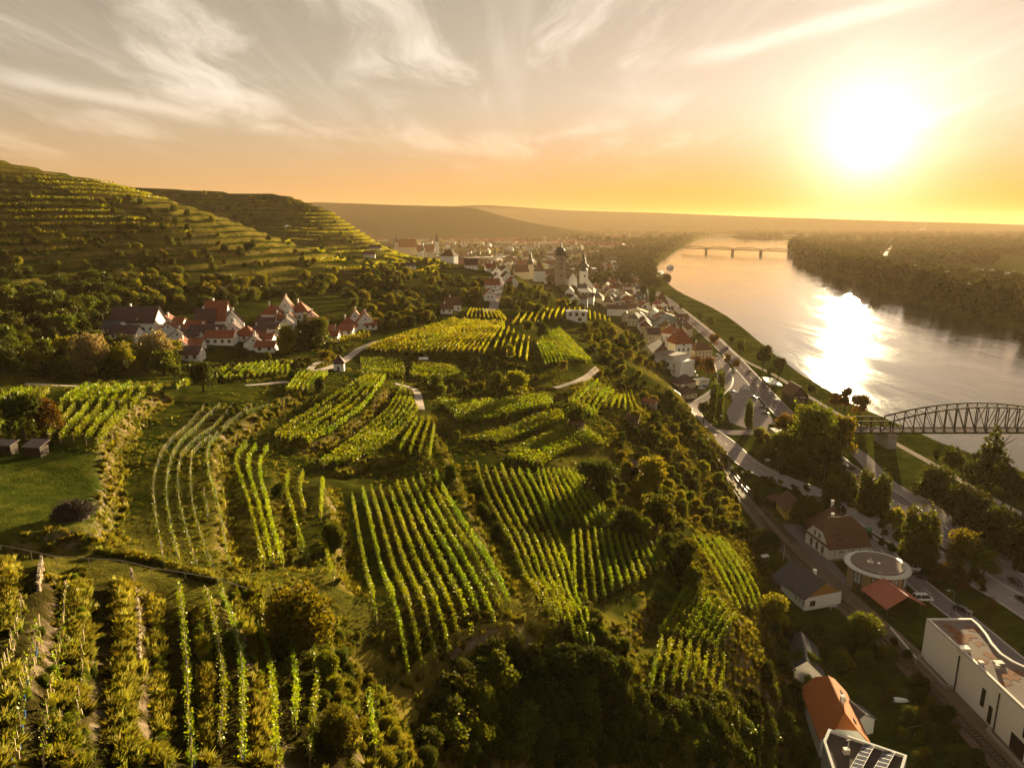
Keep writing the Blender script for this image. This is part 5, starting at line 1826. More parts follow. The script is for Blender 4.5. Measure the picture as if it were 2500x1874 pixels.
def house(loc, rz, L, D, e, r, kind, wall, roof, label, cat='house', group=None, name='house', wins=None, chim=1, sink=3.0, key=None, center=True):
    """walls, roof, chimneys, windows under one root; x along the front, y into the depth"""
    if center:
        c, s = math.cos(rz), math.sin(rz)
        loc = (loc[0] - c * L / 2 + s * D / 2, loc[1] - s * L / 2 - c * D / 2, loc[2])
    o = empty(name, loc, rz, label, cat, group)
    k = (L, D, e, r, kind, sink, wall.name, roof.name if roof else '')
    if k not in _hc:
        wm = wall_mesh(L, D, e, r, kind, sink)
        wm.materials.append(wall)
        rm = None
        if roof:
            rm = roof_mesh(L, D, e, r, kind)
            rm.materials.append(roof)
        _hc[k] = (wm, rm)
    wm, rm = _hc[k]
    w = link('wall', wm, None, o)
    if rm:
        rf = link('roof', rm, None, o)
        for i in range(chim):
            a = (.28 + .45 * i) if chim > 1 else .35
            kx = ('chim', round(r, 1))
            if kx not in _hc:
                _hc[kx] = MB().box(-.35, .35, -.35, .35, -1.8, .95).box(-.45, .45, -.45, .45, .952, 1.12).mesh('chimney')
            if kind in ('y', 'halfy') or (kind == 'hip' and D > L):
                pos = (L * .5 + .5, D * a, r)
            else:
                pos = (L * a, D * .5 + .5, r)
            link('chimney', _hc[kx], M_WHITE, rf, pos)
    if wins == 'auto':
        nrow = max(1, int((e - .6) / 2.7))
        for row in range(nrow):
            z = .9 + row * 2.75
            for face, ln in (('f', L), ('l', D), ('r', D)):
                nn = max(1, int(ln / 3.2))
                for i in range(nn):
                    window(o, face, L, D, ln * (i + .5) / nn, z, 1.0, 1.35)
    elif wins:
        for q in wins:
            window(o, q[0], L, D, *q[1:])
    return o


def frame2(p1, p2, z):
    """world corner, heading and length of a wall foot seen between two places of the photograph"""
    A, B = on_z(*p1, z), on_z(*p2, z)
    d = B - A
    return A, math.atan2(d[1], d[0]), float(np.hypot(d[0], d[1]))


# ---- village on the left
VIL = [
    (340, 806, 20, 10, 4.6, 10.5, 'x', 'd', 0), (282, 813, 8, 7, 3, 5.2, 'x', 'n', 2), (310, 826, 11, 7, 3, 5.6, 'x', 'd', 4), (347, 808, 7, 8, 3.4, 6.8, 'y', 'd', 14), (412, 802, 7.5, 8, 3.4, 6.4, 'y', 'r', 16), (434, 800, 7, 6, 3, 4.8, 'x', 'r', 6),
    (418, 817, 7.5, 8, 3, 6, 'y', 'r', 16), (446, 816, 6.5, 6, 2.8, 4.6, 'x', 'r', 6), (440, 836, 8, 8, 3, 6.2, 'y', 'd', 16), (469, 832, 8, 6, 2.8, 4.8, 'x', 'd', 6), (447, 860, 8, 8, 3, 6.2, 'y', 'r', 16), (478, 852, 7, 6, 2.8, 4.8, 'x', 'r', 6),
    (456, 876, 12, 8, 2.8, 5.2, 'x', 'd', 8), (534, 802, 10, 11, 5, 13, 'x', 'r', 8), (508, 804, 9, 9, 4, 9.5, 'x', 'd', 8), (571, 804, 8.5, 9, 4, 9.2, 'y', 'd', 18), (483, 808, 9, 6, 3, 5, 'x', 'r', 4), (510, 824, 14, 7, 3.4, 5.9, 'x', 'd', 4),
    (542, 838, 12, 7, 3.4, 5.9, 'x', 'r', 6), (573, 822, 8, 9, 3.4, 7.2, 'y', 'd', 18), (604, 830, 9, 8, 3, 6.5, 'hip', 'r', 6), (622, 850, 8, 8, 3, 6.4, 'y', 'd', 18), (648, 840, 8, 7, 3, 5, 'x', 'r', 4), (652, 857, 8, 6, 2.6, 4.5, 'x', 'r', 4),
    (634, 822, 8, 7, 3, 5, 'x', 'd', 4), (660, 816, 9, 7, 3.4, 5.4, 'x', 'd', 4), (667, 784, 9, 9, 4.5, 8.8, 'hip', 'r', 8), (700, 777, 7.5, 9, 6, 11.5, 'y', 'r', 16), (736, 778, 9, 9, 4.5, 9.2, 'hip', 'r', 8), (683, 792, 7, 7, 3, 5.8, 'hip', 'r', 8),
    (707, 790, 7, 7, 3, 6, 'y', 'r', 18), (700, 802, 7, 7, 3, 6, 'y', 'd', 18), (652, 797, 9, 6, 3, 4.6, 'x', 'd', 4), (761, 787, 7, 7, 3.2, 6, 'y', 'r', 18), (777, 799, 9, 7, 3, 5.2, 'x', 'r', 4), (801, 817, 7, 6, 3.4, 5, 'x', 'r', 4),
    (809, 832, 7, 6, 3, 5, 'x', 'r', 4), (850, 808, 9, 8, 3, 7, 'hip', 'r', 8), (868, 797, 6, 8, 5, 9.4, 'y', 'r', 16), (891, 800, 8.5, 9, 4, 8.8, 'y', 'r', 20), (846, 817, 7, 6, 2.8, 4.6, 'x', 'r', 4), (906, 802, 6, 6, 2.5, 4.4, 'x', 'r', 8),
]
VIL.sort(key=lambda q: q[0])
RC = {'r': (M_ROOFR, 'red tiled roof'), 'd': (M_ROOFD, 'dark purple roof'), 'n': (M_NAVY, 'slate blue roof')}
ORD2 = [''] + 'first second third fourth fifth sixth seventh eighth ninth tenth eleventh twelfth thirteenth fourteenth fifteenth sixteenth seventeenth eighteenth nineteenth twentieth'.split()
ORD2 += ['twenty-' + w for w in ORD2[1:10]] + ['thirtieth'] + ['thirty-' + w for w in ORD2[1:10]] + ['fortieth', 'forty-first', 'forty-second', 'forty-third']
for i, (u, v, L, D, e, r, kd, rc, ro) in enumerate(VIL):
    p = cast([(u, v)])[0]
    shape = 'gable end facing the valley' if kd == 'y' else ('hipped' if kd == 'hip' else 'broad')
    ws = None
    if kd == 'y':
        ws = [('f', L / 2, e + .6, .7, .8), ('r', D * .5, .9, 1.3, 1.2)]
    else:
        ws = [('f', L * (j + .5) / max(2, int(L / 3)), .8, 1.2, 1.3) for j in range(max(2, int(L / 3)))]
    house(p, R(ro - 4), L, D, e, r, kd, M_WHITE, RC[rc][0], 'white %s village house with %s, %s from the left' % ('gabled' if kd == 'y' else ('hipped' if kd == 'hip' else 'low' if r < 6 else 'tall'), RC[rc][1], ORD2[i + 1]), 'house', 'houses of the hillside village', 'village_house', ws, 1 if r > 5.5 else 0, 4.0)

# ---- little chapel at the path, vineyard huts
p = cast([(829, 904)])[0]
ch = house(p, R(8), 3.6, 3.6, 3.6, 5.8, 'pyr', M_WHITE, M_ROOFD, 'tiny white chapel with dark pyramid roof beside the gravel path', 'chapel', None, 'chapel', [('f', 1.6, .2, .8, 1.6)], 0)


def hut(u, v, L, D, e, tilt, rz, wall, roof, label, open_front=False):
    p = cast([(u, v)])[0]
    o = empty('garden_hut', p, rz, label, 'hut')
    b = MB()
    if open_front:
        for x in (0, L - .12):
            for y in (0, D - .12):
                b.box(x - L / 2, x - L / 2 + .12, y - D / 2, y - D / 2 + .12, -1, e)
        b.box(-L / 2, L / 2, D / 2 - .08, D / 2, -1, e)
    else:
        b.box(-L / 2, L / 2, -D / 2, D / 2, -1.5, e)
    b.build('wall', wall, o)
    s = MB()
    s.add([(-L / 2 - .3, -D / 2 - .3, e + .02), (L / 2 + .3, -D / 2 - .3, e + .02), (L / 2 + .3, D / 2 + .3, e + tilt), (-L / 2 - .3, D / 2 + .3, e + tilt),
           (-L / 2 - .3, -D / 2 - .3, e + .14), (L / 2 + .3, -D / 2 - .3, e + .14), (L / 2 + .3, D / 2 + .3, e + tilt + .12), (-L / 2 - .3, D / 2 + .3, e + tilt + .12)],
          [(3, 2, 1, 0), (4, 5, 6, 7), (0, 1, 5, 4), (1, 2, 6, 5), (2, 3, 7, 6), (3, 0, 4, 7)])
    s.build('roof', roof, o)
    MB().box(-.4, .4, -D / 2 - .03, -D / 2 + .05, 0, 1.7).build('door', M_DARKW, o)
    return o


hut(92, 1112, 2.8, 2.0, 1.8, .7, R(-6), M_DARKW, M_GRAVEL, 'dark garden hut with grey sloping roof at the lawn')
hut(12, 1104, 3.6, 1.8, 1.5, .4, R(-3), M_DARKW, M_GRAVEL, 'low hut with dull flat roof at the left picture edge')
hut(1034, 888, 3.2, 2.2, 2.0, .5, R(5), M_DARKW, M_SHEET, 'grey tool hut on the bank below the plateau')
hut(1410, 1050, 3.4, 2.6, 2.0, .6, R(-25), M_WOOD, M_ROOFB, 'rusty roofed hut under the dark bush')
hut(1545, 1030, 4.2, 3.4, 2.3, .8, R(-20), M_WOOD, M_ROOFB, 'brown roofed shed on the wooded slope')
hut(1585, 992, 6.0, 3.0, 2.1, .8, R(-35), M_STONE, M_ROOFR, 'long red roofed shed near the top of the slope')
hut(1548, 1152, 3.2, 3.0, 2.4, .6, R(-20), M_WOOD, M_ROOFD, 'dark cabin between slope trees')
hut(1170, 768, 4.0, 2.4, 1.9, .4, R(4), M_DARKW, M_ROOFD, 'dark hut roof at the crest of the plateau')

# ---- station house: half hipped brown roof, cream bands
A, rz, L = frame2((2022, 1370), (2119, 1362), 7.0)
st = house((A[0], A[1], 7.0), rz, L, 12.5, 4.6, 11.2, 'halfx', M_WHITE, M_ROOFB, 'white station house with brown half hipped roof', 'house', None, 'station_house',
           [('l', 3.2, 1.0, 1.1, 2.4), ('l', 6.2, 1.0, 1.1, 2.4), ('l', 9.2, 1.0, 1.1, 2.4), ('l', 4.6, 5.1, .9, 1.5), ('l', 7.0, 5.1, .9, 1.5), ('f', L * .60, 2.2, .8, .9), ('f', L * .76, 2.2, .8, .9)], 1, 2.0, None, False)
b = MB()
for x in (0.25, L * .14, L * .5, L * .86, L - .25):
    b.box(x - .18, x + .18, -.05, .02, 0, 4.3)
b.box(0, L, -.06, .02, 4.05, 4.38)
b.build('band', M_CREAM, st)
MB().box(-.02, L + .02, -.08, 12.58, -1.0, .65).build('plinth', M_STONE, st)
MB().box(L * .24, L * .36, -.1, .02, 2.6, 2.95).build('sign_board', plain_mat('maroon_sign', (0.16, 0.015, 0.03), .6, .05), st)
MB().box(-.75, .02, -.3, 12.8, 4.4, 4.62).build('gable_eave', M_ROOFB, st)
b = MB()
for i, (x, zz_r) in enumerate(((L * .28, 7.0), (L * .30, 5.9))):
    q = 12.5 / 2 * (zz_r - 4.6) / 6.6
    b.box(x - .5, x + .5, q - .25, q + .35, zz_r + .12, zz_r + .3)
b.build('skylight', M_GLASS, st)
A2, rz2, L2 = frame2((1962, 1298), (1996, 1338), 7.0)
house((A2[0], A2[1], 7.0), rz2, L2, 12.0, 4.4, 11.8, 'hip', M_DARKW, M_ROOFB, 'dark brown hipped barn behind the station house', 'barn', None, 'barn', None, 1, 2.0, None, False)

# ---- round building with wide flat rim roof
c = on_z(2142, 1377, 13.0)
ro = empty('round_building', (c[0], c[1], 7.0), 0, 'round yellow brick building with broad pale rim roof', 'building')
rr = 8.6
b = MB()
n = 48
b.ring([[(7.4 * math.cos(2 * math.pi * i / n), 7.4 * math.sin(2 * math.pi * i / n), z) for i in range(n)] for z in (-1.0, 5.6)])
b.build('wall', M_BRICK, ro)
b = MB()
ringp = lambda rad, z: [(rad * math.cos(2 * math.pi * i / n), rad * math.sin(2 * math.pi * i / n), z) for i in range(n)]
b.ring([ringp(7.3, 5.60), ringp(rr, 5.75), ringp(rr, 6.05), ringp(6.85, 6.15)])
rf = b.build('roof_rim', M_SHEET, ro)
b = MB()
b.ring([ringp(6.84, 6.0), ringp(6.84, 6.5), ringp(6.7, 6.55)])
tp_ = b.build('roof_deck', M_GRAVEL, ro)
MB().box(-2.9, -1.3, -.6, .5, 6.5, 7.0).box(-2.3, -1.9, -.2, .2, 7.0, 7.8).build('skylight', M_SHEET, tp_)
MB().lathe([(.45, 6.5), (.45, 6.9), (.2, 7.0)], 10, (-.2, -1.0, 0)).build('vent', M_SHEET, tp_)
b = MB()
for i in range(n):
    a = 2 * math.pi * i / n
    b.box(8.35 * math.cos(a) - .05, 8.35 * math.cos(a) + .05, 8.35 * math.sin(a) - .05, 8.35 * math.sin(a) + .05, 6.03, 6.25)
b.build('rim_stud', M_COPPER, rf)
for a in (-118, -82, -50, -155):
    q = MB().box(-1.25, 1.25, -.22, .05, .2, 5.5).mesh('window')
    o = link('window', q, M_WOOD, ro, (7.4 * math.cos(R(a)), 7.4 * math.sin(R(a)), 0), R(a + 90))
    for s in (-.55, .55):
        link('pane', MB().box(s - .42, s + .42, -.26, -.2, 2.2, 5.0).mesh('pane'), M_BLUEW, o)
# ---- white house with dark tiles and boarded gable
A, rz, L = frame2((1962, 1492), (2052, 1474), 7.0)
B2 = on_z(1895, 1434, 7.0)
Dp = float(np.hypot(B2[0] - A[0], B2[1] - A[1]))
wh = house((A[0], A[1], 7.0), rz, L, min(Dp, 15), 3.9, 7.6, 'y', M_WHITE, M_ROOFG, 'white house with mottled dark roof and boarded gable', 'house', None, 'house',
           [('f', 2.6, 1.1, 1.6, 1.5), ('l', 3.0, 1.2, 1.0, 1.6), ('l', 9.5, 1.9, .6, .8), ('l', 11.0, 1.9, .6, .8), ('l', 12.4, 1.9, .6, .8)], 1, 3.0, None, False)
e, r_ = 3.9, 7.6
nb = 26
for i in range(nb):
    x0, x1 = L * i / nb + .02, L * (i + 1) / nb - .02
    zt = lambda x: e - .1 + (r_ - e - .35) * (1 - abs(x - L / 2) / (L / 2))
    if min(zt(x0), zt(x1)) < e + .25:
        continue
    MB().add([(x0, -.06, e - .1), (x1, -.06, e - .1), (x1, -.06, zt(x1)), (x0, -.06, zt(x0)), (x0, .0, e - .1), (x1, .0, e - .1), (x1, .0, zt(x1)), (x0, .0, zt(x0))],
             [(0, 1, 2, 3), (7, 6, 5, 4), (0, 4, 5, 1), (1, 5, 6, 2), (2, 6, 7, 3), (3, 7, 4, 0)]).build('board', M_TIMBER, wh)
# ---- open shelter with salmon roof
A, rz, L = frame2((2163, 1508), (2250, 1500), 7.0)
B2 = on_z(2110, 1463, 7.0)
Dp = float(np.hypot(B2[0] - A[0], B2[1] - A[1]))
sh = empty('shelter', (A[0], A[1], 7.0), rz, 'open shelter under a salmon red gable roof', 'shelter')
link('roof', roof_mesh(L, Dp, 3.2, 6.0, 'y', .6, .18), M_ROOFP, sh)
for x in (.3, L - .3):
    for y in (.3, Dp / 2, Dp - .3):
        MB().box(x - .12, x + .12, y - .12, y + .12, -.5, 3.1).build('post', M_WOOD, sh)
MB().box(0, L, Dp - .25, Dp - .05, -.3, 3.0).build('wall', M_DARKW, sh)

# ---- museum: long white block with a wavy gravel roof
zt = 17.0
edge = [(2262, 1508), (2373, 1508), (2392, 1524), (2411, 1547), (2425, 1570), (2447, 1594), (2475, 1612), (2510, 1628), (2560, 1650), (2640, 1740), (2700, 1830), (2640, 1865), (2500, 1729), (2387, 1622)]
pl = on_z(*np.array(edge, float).T, zt)
mu = empty('museum', (pl[0][0], pl[0][1], 7.0), 0, 'long white flat roofed museum with wavy roof edge', 'museum')
loc = [(p[0] - pl[0][0], p[1] - pl[0][1]) for p in pl]
area = sum(loc[i][0] * loc[(i + 1) % len(loc)][1] - loc[(i + 1) % len(loc)][0] * loc[i][1] for i in range(len(loc)))
if area < 0:
    loc = loc[::-1]
MB().prism(loc, -1.0, 9.55).build('wall', M_WHITE, mu)
cxm, cym = np.mean([q[0] for q in loc]), np.mean([q[1] for q in loc])


def inset(poly, d):
    out = []
    n = len(poly)
    for i in range(n):
        a, b_, c_ = np.array(poly[i - 1]), np.array(poly[i]), np.array(poly[(i + 1) % n])
        t1, t2 = (b_ - a) / np.linalg.norm(b_ - a), (c_ - b_) / np.linalg.norm(c_ - b_)
        n1, n2 = np.array([-t1[1], t1[0]]), np.array([-t2[1], t2[0]])
        m_ = n1 + n2
        m_ /= np.linalg.norm(m_)
        out.append(tuple(b_ + m_ * d / max(.4, m_ @ n1)))
    return out


inn = inset(loc, .55)
b = MB()
b.ring([[(x, y, z) for x, y in P] for P, z in ((loc, 9.552), (loc, 10.0), (inn, 10.0), (inn, 9.556))], cap=False)
b.build('parapet', M_SHEET, mu)
b = MB()
b.add([(x, y, 9.62) for x, y in inn], [tuple(range(len(inn)))])
deck = b.build('roof_deck', M_GRAVEL, mu)
mrng = random.Random(4)


def on_roof(u, v, z=9.62):
    q = on_z(u, v, 7.0 + z)
    return (q[0] - pl[0][0], q[1] - pl[0][1], z)


for (u, v, s) in ((2330, 1540, 2.0), (2345, 1560, 2.4), (2378, 1535, 1.8), (2390, 1570, 1.5), (2420, 1600, 1.6), (2395, 1612, 1.4), (2465, 1650, 2.2), (2480, 1640, 1.5), (2455, 1668, 1.3), (2310, 1528, 1.2), (2366, 1552, 1.6)):
    x, y, z = on_roof(u, v)
    m_ = 16
    pts = []
    for i in range(m_):
        rad = s * (.45 + .7 * mrng.random())
        pts.append((x + rad * math.cos(6.283 * i / m_), y + rad * .8 * math.sin(6.283 * i / m_), z + .02 + .004 * mrng.random()))
    MB().add(pts, [tuple(range(m_))]).build('moss_patch', M_MOSS, deck)
for (u, v, w, d, h) in ((2352, 1588, 2.2, 1.5, .9), (2394, 1622, .9, .9, .8), (2438, 1618, 1.8, 1.2, .35), (2434, 1630, .7, .7, .8)):
    x, y, z = on_roof(u, v)
    MB().box(x - w / 2, x + w / 2, y - d / 2, y + d / 2, z - .05, z + h).build('roof_vent', M_SHEET, deck)
# west wall details: run from corner 0 along the railway
W0, W1 = Vector((*loc[0], 0)), None
wl = on_z(2500, 1729, zt) - pl[0]
wl_len = float(np.hypot(wl[0], wl[1]))
wa = math.atan2(wl[1], wl[0])
c0 = on_z(2262, 1508, zt) - pl[0]


def on_west(s, z0, z1, w, mat, name, depth=.06):
    x, y = c0[0] + math.cos(wa) * s, c0[1] + math.sin(wa) * s
    return link(name, MB().box(-w / 2, w / 2, -depth, .06, z0, z1).mesh(name), mat, mu, (x, y, 0), wa)


for f in (.40, .80):
    on_west(wl_len * f, 0, 8.6, .16, M_COPPER, 'downpipe', .2)
on_west(wl_len * .665, 2.6, 6.6, 1.0, M_BLACK, 'window')
on_west(wl_len * .745, .6, 4.4, 1.0, M_BLACK, 'window')
on_west(wl_len * 1.02, -.2, 3.6, 5.0, M_BLACK, 'loading_bay')
on_west(wl_len * 1.04, 4.6, 7.2, 1.0, M_BLACK, 'window')
for s0, s1 in ((.02, .38), (.79, 1.2)):
    x0, y0 = c0[0] + math.cos(wa) * wl_len * s0, c0[1] + math.sin(wa) * wl_len * s0
    ln = wl_len * (s1 - s0)
    link('light_well', MB().box(0, ln, -1.6, -1.3, -1, .8).box(0, .3, -1.6, 0, -1, .8).box(ln - .3, ln, -1.6, 0, -1, .8).mesh('light_well'), M_CONC, mu, (x0, y0, 0), wa)

# ---- houses at the lower right edge
def ridge_house(r1, r2, zr, half, ze, wall, roof, label, ext=0.0, kind='y', wins=None, ch=1):
    """a house given by its ridge as seen in the photograph"""
    a, b_ = on_z(*r1, zr), on_z(*r2, zr)
    d = a - b_
    rzz = math.atan2(d[1], d[0]) - math.pi / 2          # y axis runs from the near end to the far end
    Dp = float(np.hypot(d[0], d[1]))
    nx_, ny_ = math.cos(rzz), math.sin(rzz)
    return house((b_[0] - nx_ * half, b_[1] - ny_ * half, 7.0), rzz, 2 * half, Dp, ze - 7, zr - 7, kind, wall, roof, label, 'house', None, 'house', wins, ch, 2.0, None, False)


oh = ridge_house((2017, 1636), (2069, 1752), 16.0, 4.2, 11.6, M_WHITE, M_ROOFO, 'long house with bright orange roof beside the garden', 0, 'halfy', [('f', 4.0, 1.4, 1.5, 1.3)])
for f in (.3, .42, .86):
    link('skylight', MB().box(-.35, .35, -.5, .5, 0, .12).mesh('skylight'), M_BLACK, oh, (8.4 * .78, 0, 0))
    bpy.data.objects[-1] if False else None
q = [c for c in oh.children if c.name.startswith('skylight')]
LD = float(np.hypot(*(on_z(2017, 1636, 16.0) - on_z(2069, 1752, 16.0))[:2]))
for k_, f in zip(q, (.1, .55, .68)):
    k_.location = (8.4 * .76, LD * f + 1, 4.6 + 4.4 * (1 - .52) + .1)
    k_.rotation_euler = (0, math.atan2(4.4, 4.2), 0)
ridge_house((2078, 1712), (2108, 1738), 12.4, 3.0, 10.6, M_WHITE, M_ROOFG, 'small annex with purple grey roof beside the orange roof', 0, 'y', None, 0)
ridge_house((1955, 1542), (1970, 1608), 13.5, 3.6, 10.2, M_WHITE, M_ROOFG, 'narrow house with steep grey roof among the trees', 0, 'y', None, 0)
zt = 15.0
fe = [(2023, 1777), (2215, 1842), (2180, 1960), (2060, 1960), (2010, 1806)]
fp = on_z(*np.array(fe, float).T, zt)
fl = empty('flat_roofed_house', (fp[0][0], fp[0][1], 7.0), 0, 'flat roofed house with two strips of solar panels', 'house')
loc = [(p[0] - fp[0][0], p[1] - fp[0][1]) for p in fp][::-1]
MB().prism(loc, -2, 7.4).build('wall', M_BLUEW, fl)
inn = inset(loc, .45)
b = MB()
b.ring([[(x, y, z) for x, y in P] for P, z in ((loc, 7.402), (loc, 8.0), (inn, 8.0), (inn, 7.405))], cap=False)
b.build('parapet', M_WHITE, fl)
b = MB()
b.add([(x, y, 7.5) for x, y in inn], [tuple(range(len(inn)))])
dk2 = b.build('roof_deck', M_SOILROOF, fl)
for base in ((2122, 1818), (2172, 1834)):
    a0 = on_z(*base, zt - .2) - fp[0]
    a1 = on_z(base[0] - 40, base[1] + 72, zt - .2) - fp[0]
    d = (a1 - a0)[:2]
    ln = np.linalg.norm(d)
    an = math.atan2(d[1], d[0])
    for i in range(7):
        s0 = 1.25 * i
        pp = (a0[0] + d[0] / ln * (s0 + .6), a0[1] + d[1] / ln * (s0 + .6), 7.85)
        o = link('solar_panel', MB().box(-.57, .57, -.85, .85, -.03, .04).mesh('solar_panel'), M_PANEL, fl, pp, an)
        o.rotation_euler = (R(14), 0, an)
        link('panel_frame', MB().box(-.61, -.572, -.89, .89, -.05, .06).box(.572, .61, -.89, .89, -.05, .06).box(-.572, .572, -.89, -.852, -.05, .06).box(-.572, .572, .852, .89, -.05, .06).mesh('panel_frame'), M_SHEET, o)
x, y, z = on_z(2065, 1838, zt - .5) - fp[0]
MB().box(x - .5, x + .5, y - .4, y + .4, 7.5, 8.5).box(x + .3, x + .45, y + .1, y + .25, 8.5, 10.2).box(x - .1, x + .6, y + .12, y + .22, 10.0, 10.1).build('roof_vent', M_SHEET, fl)

# ---- yellow house and shed beside the tracks
A, rz, L = frame2((1893, 1238), (1916, 1268), 7.0)
house((A[0], A[1], 7.0), rz, L, 7.0, 3.6, 6.6, 'x', M_YELL, M_ROOFB, 'yellow house with brown roof between tracks and road', 'house', None, 'house', [('f', L * .35, 1.2, 1.0, 1.3)], 0, 1.0, None, False)
A, rz, L = frame2((1872, 1228), (1888, 1240), 7.0)
house((A[0], A[1], 7.0), rz, max(L, 4), 4.2, 2.8, 4.4, 'hip', M_DARKW, M_ROOFB, 'small dark shed left of the yellow house', 'shed', None, 'shed', None, 0, 1.0, None, False)

# ---- riverside restaurant with letters on its gable, and the flat canopy beside it
A, rz, L = frame2((1932, 985), (1972, 985), 7.0)
re_ = house((A[0], A[1], 7.0), rz, L, 15, 4.6, 9.6, 'y', M_DARKW, M_ROOFB, 'brown gabled riverside restaurant with pale letters', 'restaurant', None, 'restaurant', [('f', L * .28, .8, .9, 1.1), ('f', L * .45, .8, .9, 1.1), ('f', L * .7, .8, .9, 1.1)], 0, 1.0, None, False)
b = MB()
lr = random.Random(2)
for x0, nl in ((L * .15, 6), (L * .50, 9)):
    for i in range(nl):
        x = x0 + i * L * .038
        b.box(x, x + .12, -.06, .0, 3.2, 3.75 + (.2 if i == 0 else 0)).box(x + .12, x + .28, -.06, .0, 3.2 + .28 * lr.randint(0, 1), 3.32 + .28 * lr.randint(0, 1))
b.build('lettering', M_WHITE, re_)
cpx = on_z(*np.array([(1860, 919), (1909, 941), (1876, 936), (1861, 921)], float).T, 10.5)
A = on_z(1859, 920, 10.5)
B2 = on_z(1876, 937, 10.5)
C2 = on_z(1910, 941, 10.5)
cn = empty('canopy', (B2[0], B2[1], 7.0), 0, 'flat pale canopy roof beside the main road', 'canopy')
q = [tuple((np.array(p) - B2)[:2]) for p in (B2, C2, C2 + (A - B2), A)]
MB().prism(q, 3.3, 3.6).build('roof', M_SHEET, cn)
for p in q:
    MB().box(p[0] * .85 - .12, p[0] * .85 + .12, p[1] * .85 - .12, p[1] * .85 + .12, -.5, 3.3).build('post', M_COPPER, cn)

# ---- hotel, gate tower and the buildings round them
A, rz, L = frame2((1596, 912), (1660, 925), 7.0)
ht = empty('hotel', (A[0], A[1], 7.0), rz, 'white flat roofed hotel with square windows at the hill foot', 'hotel')
MB().box(0, L, 0, 15, -1, 11.0).build('wall', M_WHITE, ht)
MB().box(-.2, L * .72, -.2, 15.2, 11.002, 14.0).build('upper_storey', M_SHEET, ht)
MB().box(-.4, L * .72 + .2, -.4, 15.4, 14.002, 14.4).build('roof_deck', M_GRAVEL, ht)
MB().box(L * .72 + .002, L, -.05, .15, 11.002, 12.2).build('parapet', M_WHITE, ht)
for i, s in enumerate((.30, .52, .76)):
    for z in (3.2, 7.0):
        window(ht, 'f', L, 15, L * s, z, 2.0, 2.4, M_AMBER if i == 2 else None)
for s in (.25, .5):
    window(ht, 'f', L, 15, L * s, 11.4, 2.2, 1.9)
A, rz, L = frame2((1600, 893), (1640, 880), 12.0)
house((A[0], A[1], 7.0), R(62), 30, 14, 11, 19, 'x', M_CREAM, M_ROOFB, 'long steep roofed building behind the hotel', 'house', None, 'house', 'auto', 2, 1.0, None, False)
A, rz, L = frame2((1647, 886), (1687, 884), 7.0)
gt = house((A[0], A[1], 7.0), rz, L, L, 14.0, 18.5, 'pyr', M_WHITE, None, 'white gate tower with red bell roof and lantern', 'tower', None, 'gate_tower', [('f', L * .22, 8.4, 1.3, 2.4, None, True), ('f', L * .5, 8.4, 1.3, 2.4, None, True), ('f', L * .78, 8.4, 1.3, 2.4, None, True)], 0, 1.0, None, False)
b = MB()
sq = lambda h_, z: [(L / 2 - h_, L / 2 - h_, z), (L / 2 + h_, L / 2 - h_, z), (L / 2 + h_, L / 2 + h_, z), (L / 2 - h_, L / 2 + h_, z)]
b.ring([sq(L / 2 + .6, 13.8), sq(L / 2 + .1, 16.5), sq(L / 2 - .9, 17.6), sq(L * .26, 20.5), sq(L * .12, 23.0), sq(L * .08, 24.0)])
rf = b.build('roof', M_ROOFR, gt)
b = MB()
b.ring([sq(.75, 24.0), sq(.75, 26.2), sq(1.0, 26.4), sq(.5, 27.6), sq(.06, 29.5)])
b.build('lantern', M_COPPER, rf)
MB().box(L * .15, L * .85, -.25, .02, 6.4, 7.6).build('balcony', M_CREAM, gt)
b = MB()
pts = [(L * .3, -1)] + [(L * .5 + L * .2 * math.cos(math.pi * (1 - i / 8)), 3.0 + L * .2 * math.sin(math.pi * i / 8)) for i in range(9)] + [(L * .7, -1)]
b.add([(x, -.06, z) for x, z in pts] + [(x, .05, z) for x, z in pts], [tuple(range(len(pts)))[::-1], tuple(range(len(pts), 2 * len(pts)))] + [(i, i + 1, len(pts) + i + 1, len(pts) + i) for i in range(len(pts) - 1)])
b.build('archway', M_BLACK, gt)
MB().lathe([(.75, 0), (.75, .1)], 14).build('clock', M_NAVY, gt, (L / 2, -.12, 12.9))
bpy_clock = [c for c in gt.children if c.name.startswith('clock')][0]
bpy_clock.rotation_euler = (R(90), 0, 0)
NEAR = [
    (1705, 872, 16, 12, 7, 12, 'hip', 'cream', M_ROOFB, 20, 'brown hipped house right of the gate tower'), (1650, 850, 20, 12, 8, 13, 'x', 'white', M_ROOFR, 60, 'red roofed wing behind the gate tower'),
    (1636, 832, 16, 12, 8, 14, 'hip', 'white', M_ROOFR, 55, 'red hipped house with white walls above the hotel'), (1668, 822, 14, 12, 8, 13, 'x', 'cream', M_ROOFB, 55, 'brown house between gate tower and main road'),
    (1668, 945, 13, 9, 4, 8, 'hip', 'cream', M_ROOFD, 40, 'dark hipped house at the street below the hotel'), (1672, 970, 11, 8, 3.4, 6.6, 'hip', 'cream', M_ROOFD, 30, 'low dark roofed house behind the clipped hedge'),
]
for u, v, L_, D_, e_, r2, kd, wl_, rm_, ro_, lab in NEAR:
    p = on_z(u, v, 7.0)
    house(p, R(ro_), L_, D_, e_, r2, kd, {'cream': M_CREAM, 'white': M_WHITE}[wl_], rm_, lab, 'house', None, 'house', 'auto', 1, 1.0)
p = on_z(1712, 938, 7.0)
ks = empty('kiosk', p, R(30), 'small flat roofed petrol kiosk with orange sign', 'kiosk')
MB().box(-4, 4, -2.5, 2.5, -.5, 3.0).build('wall', M_WHITE, ks)
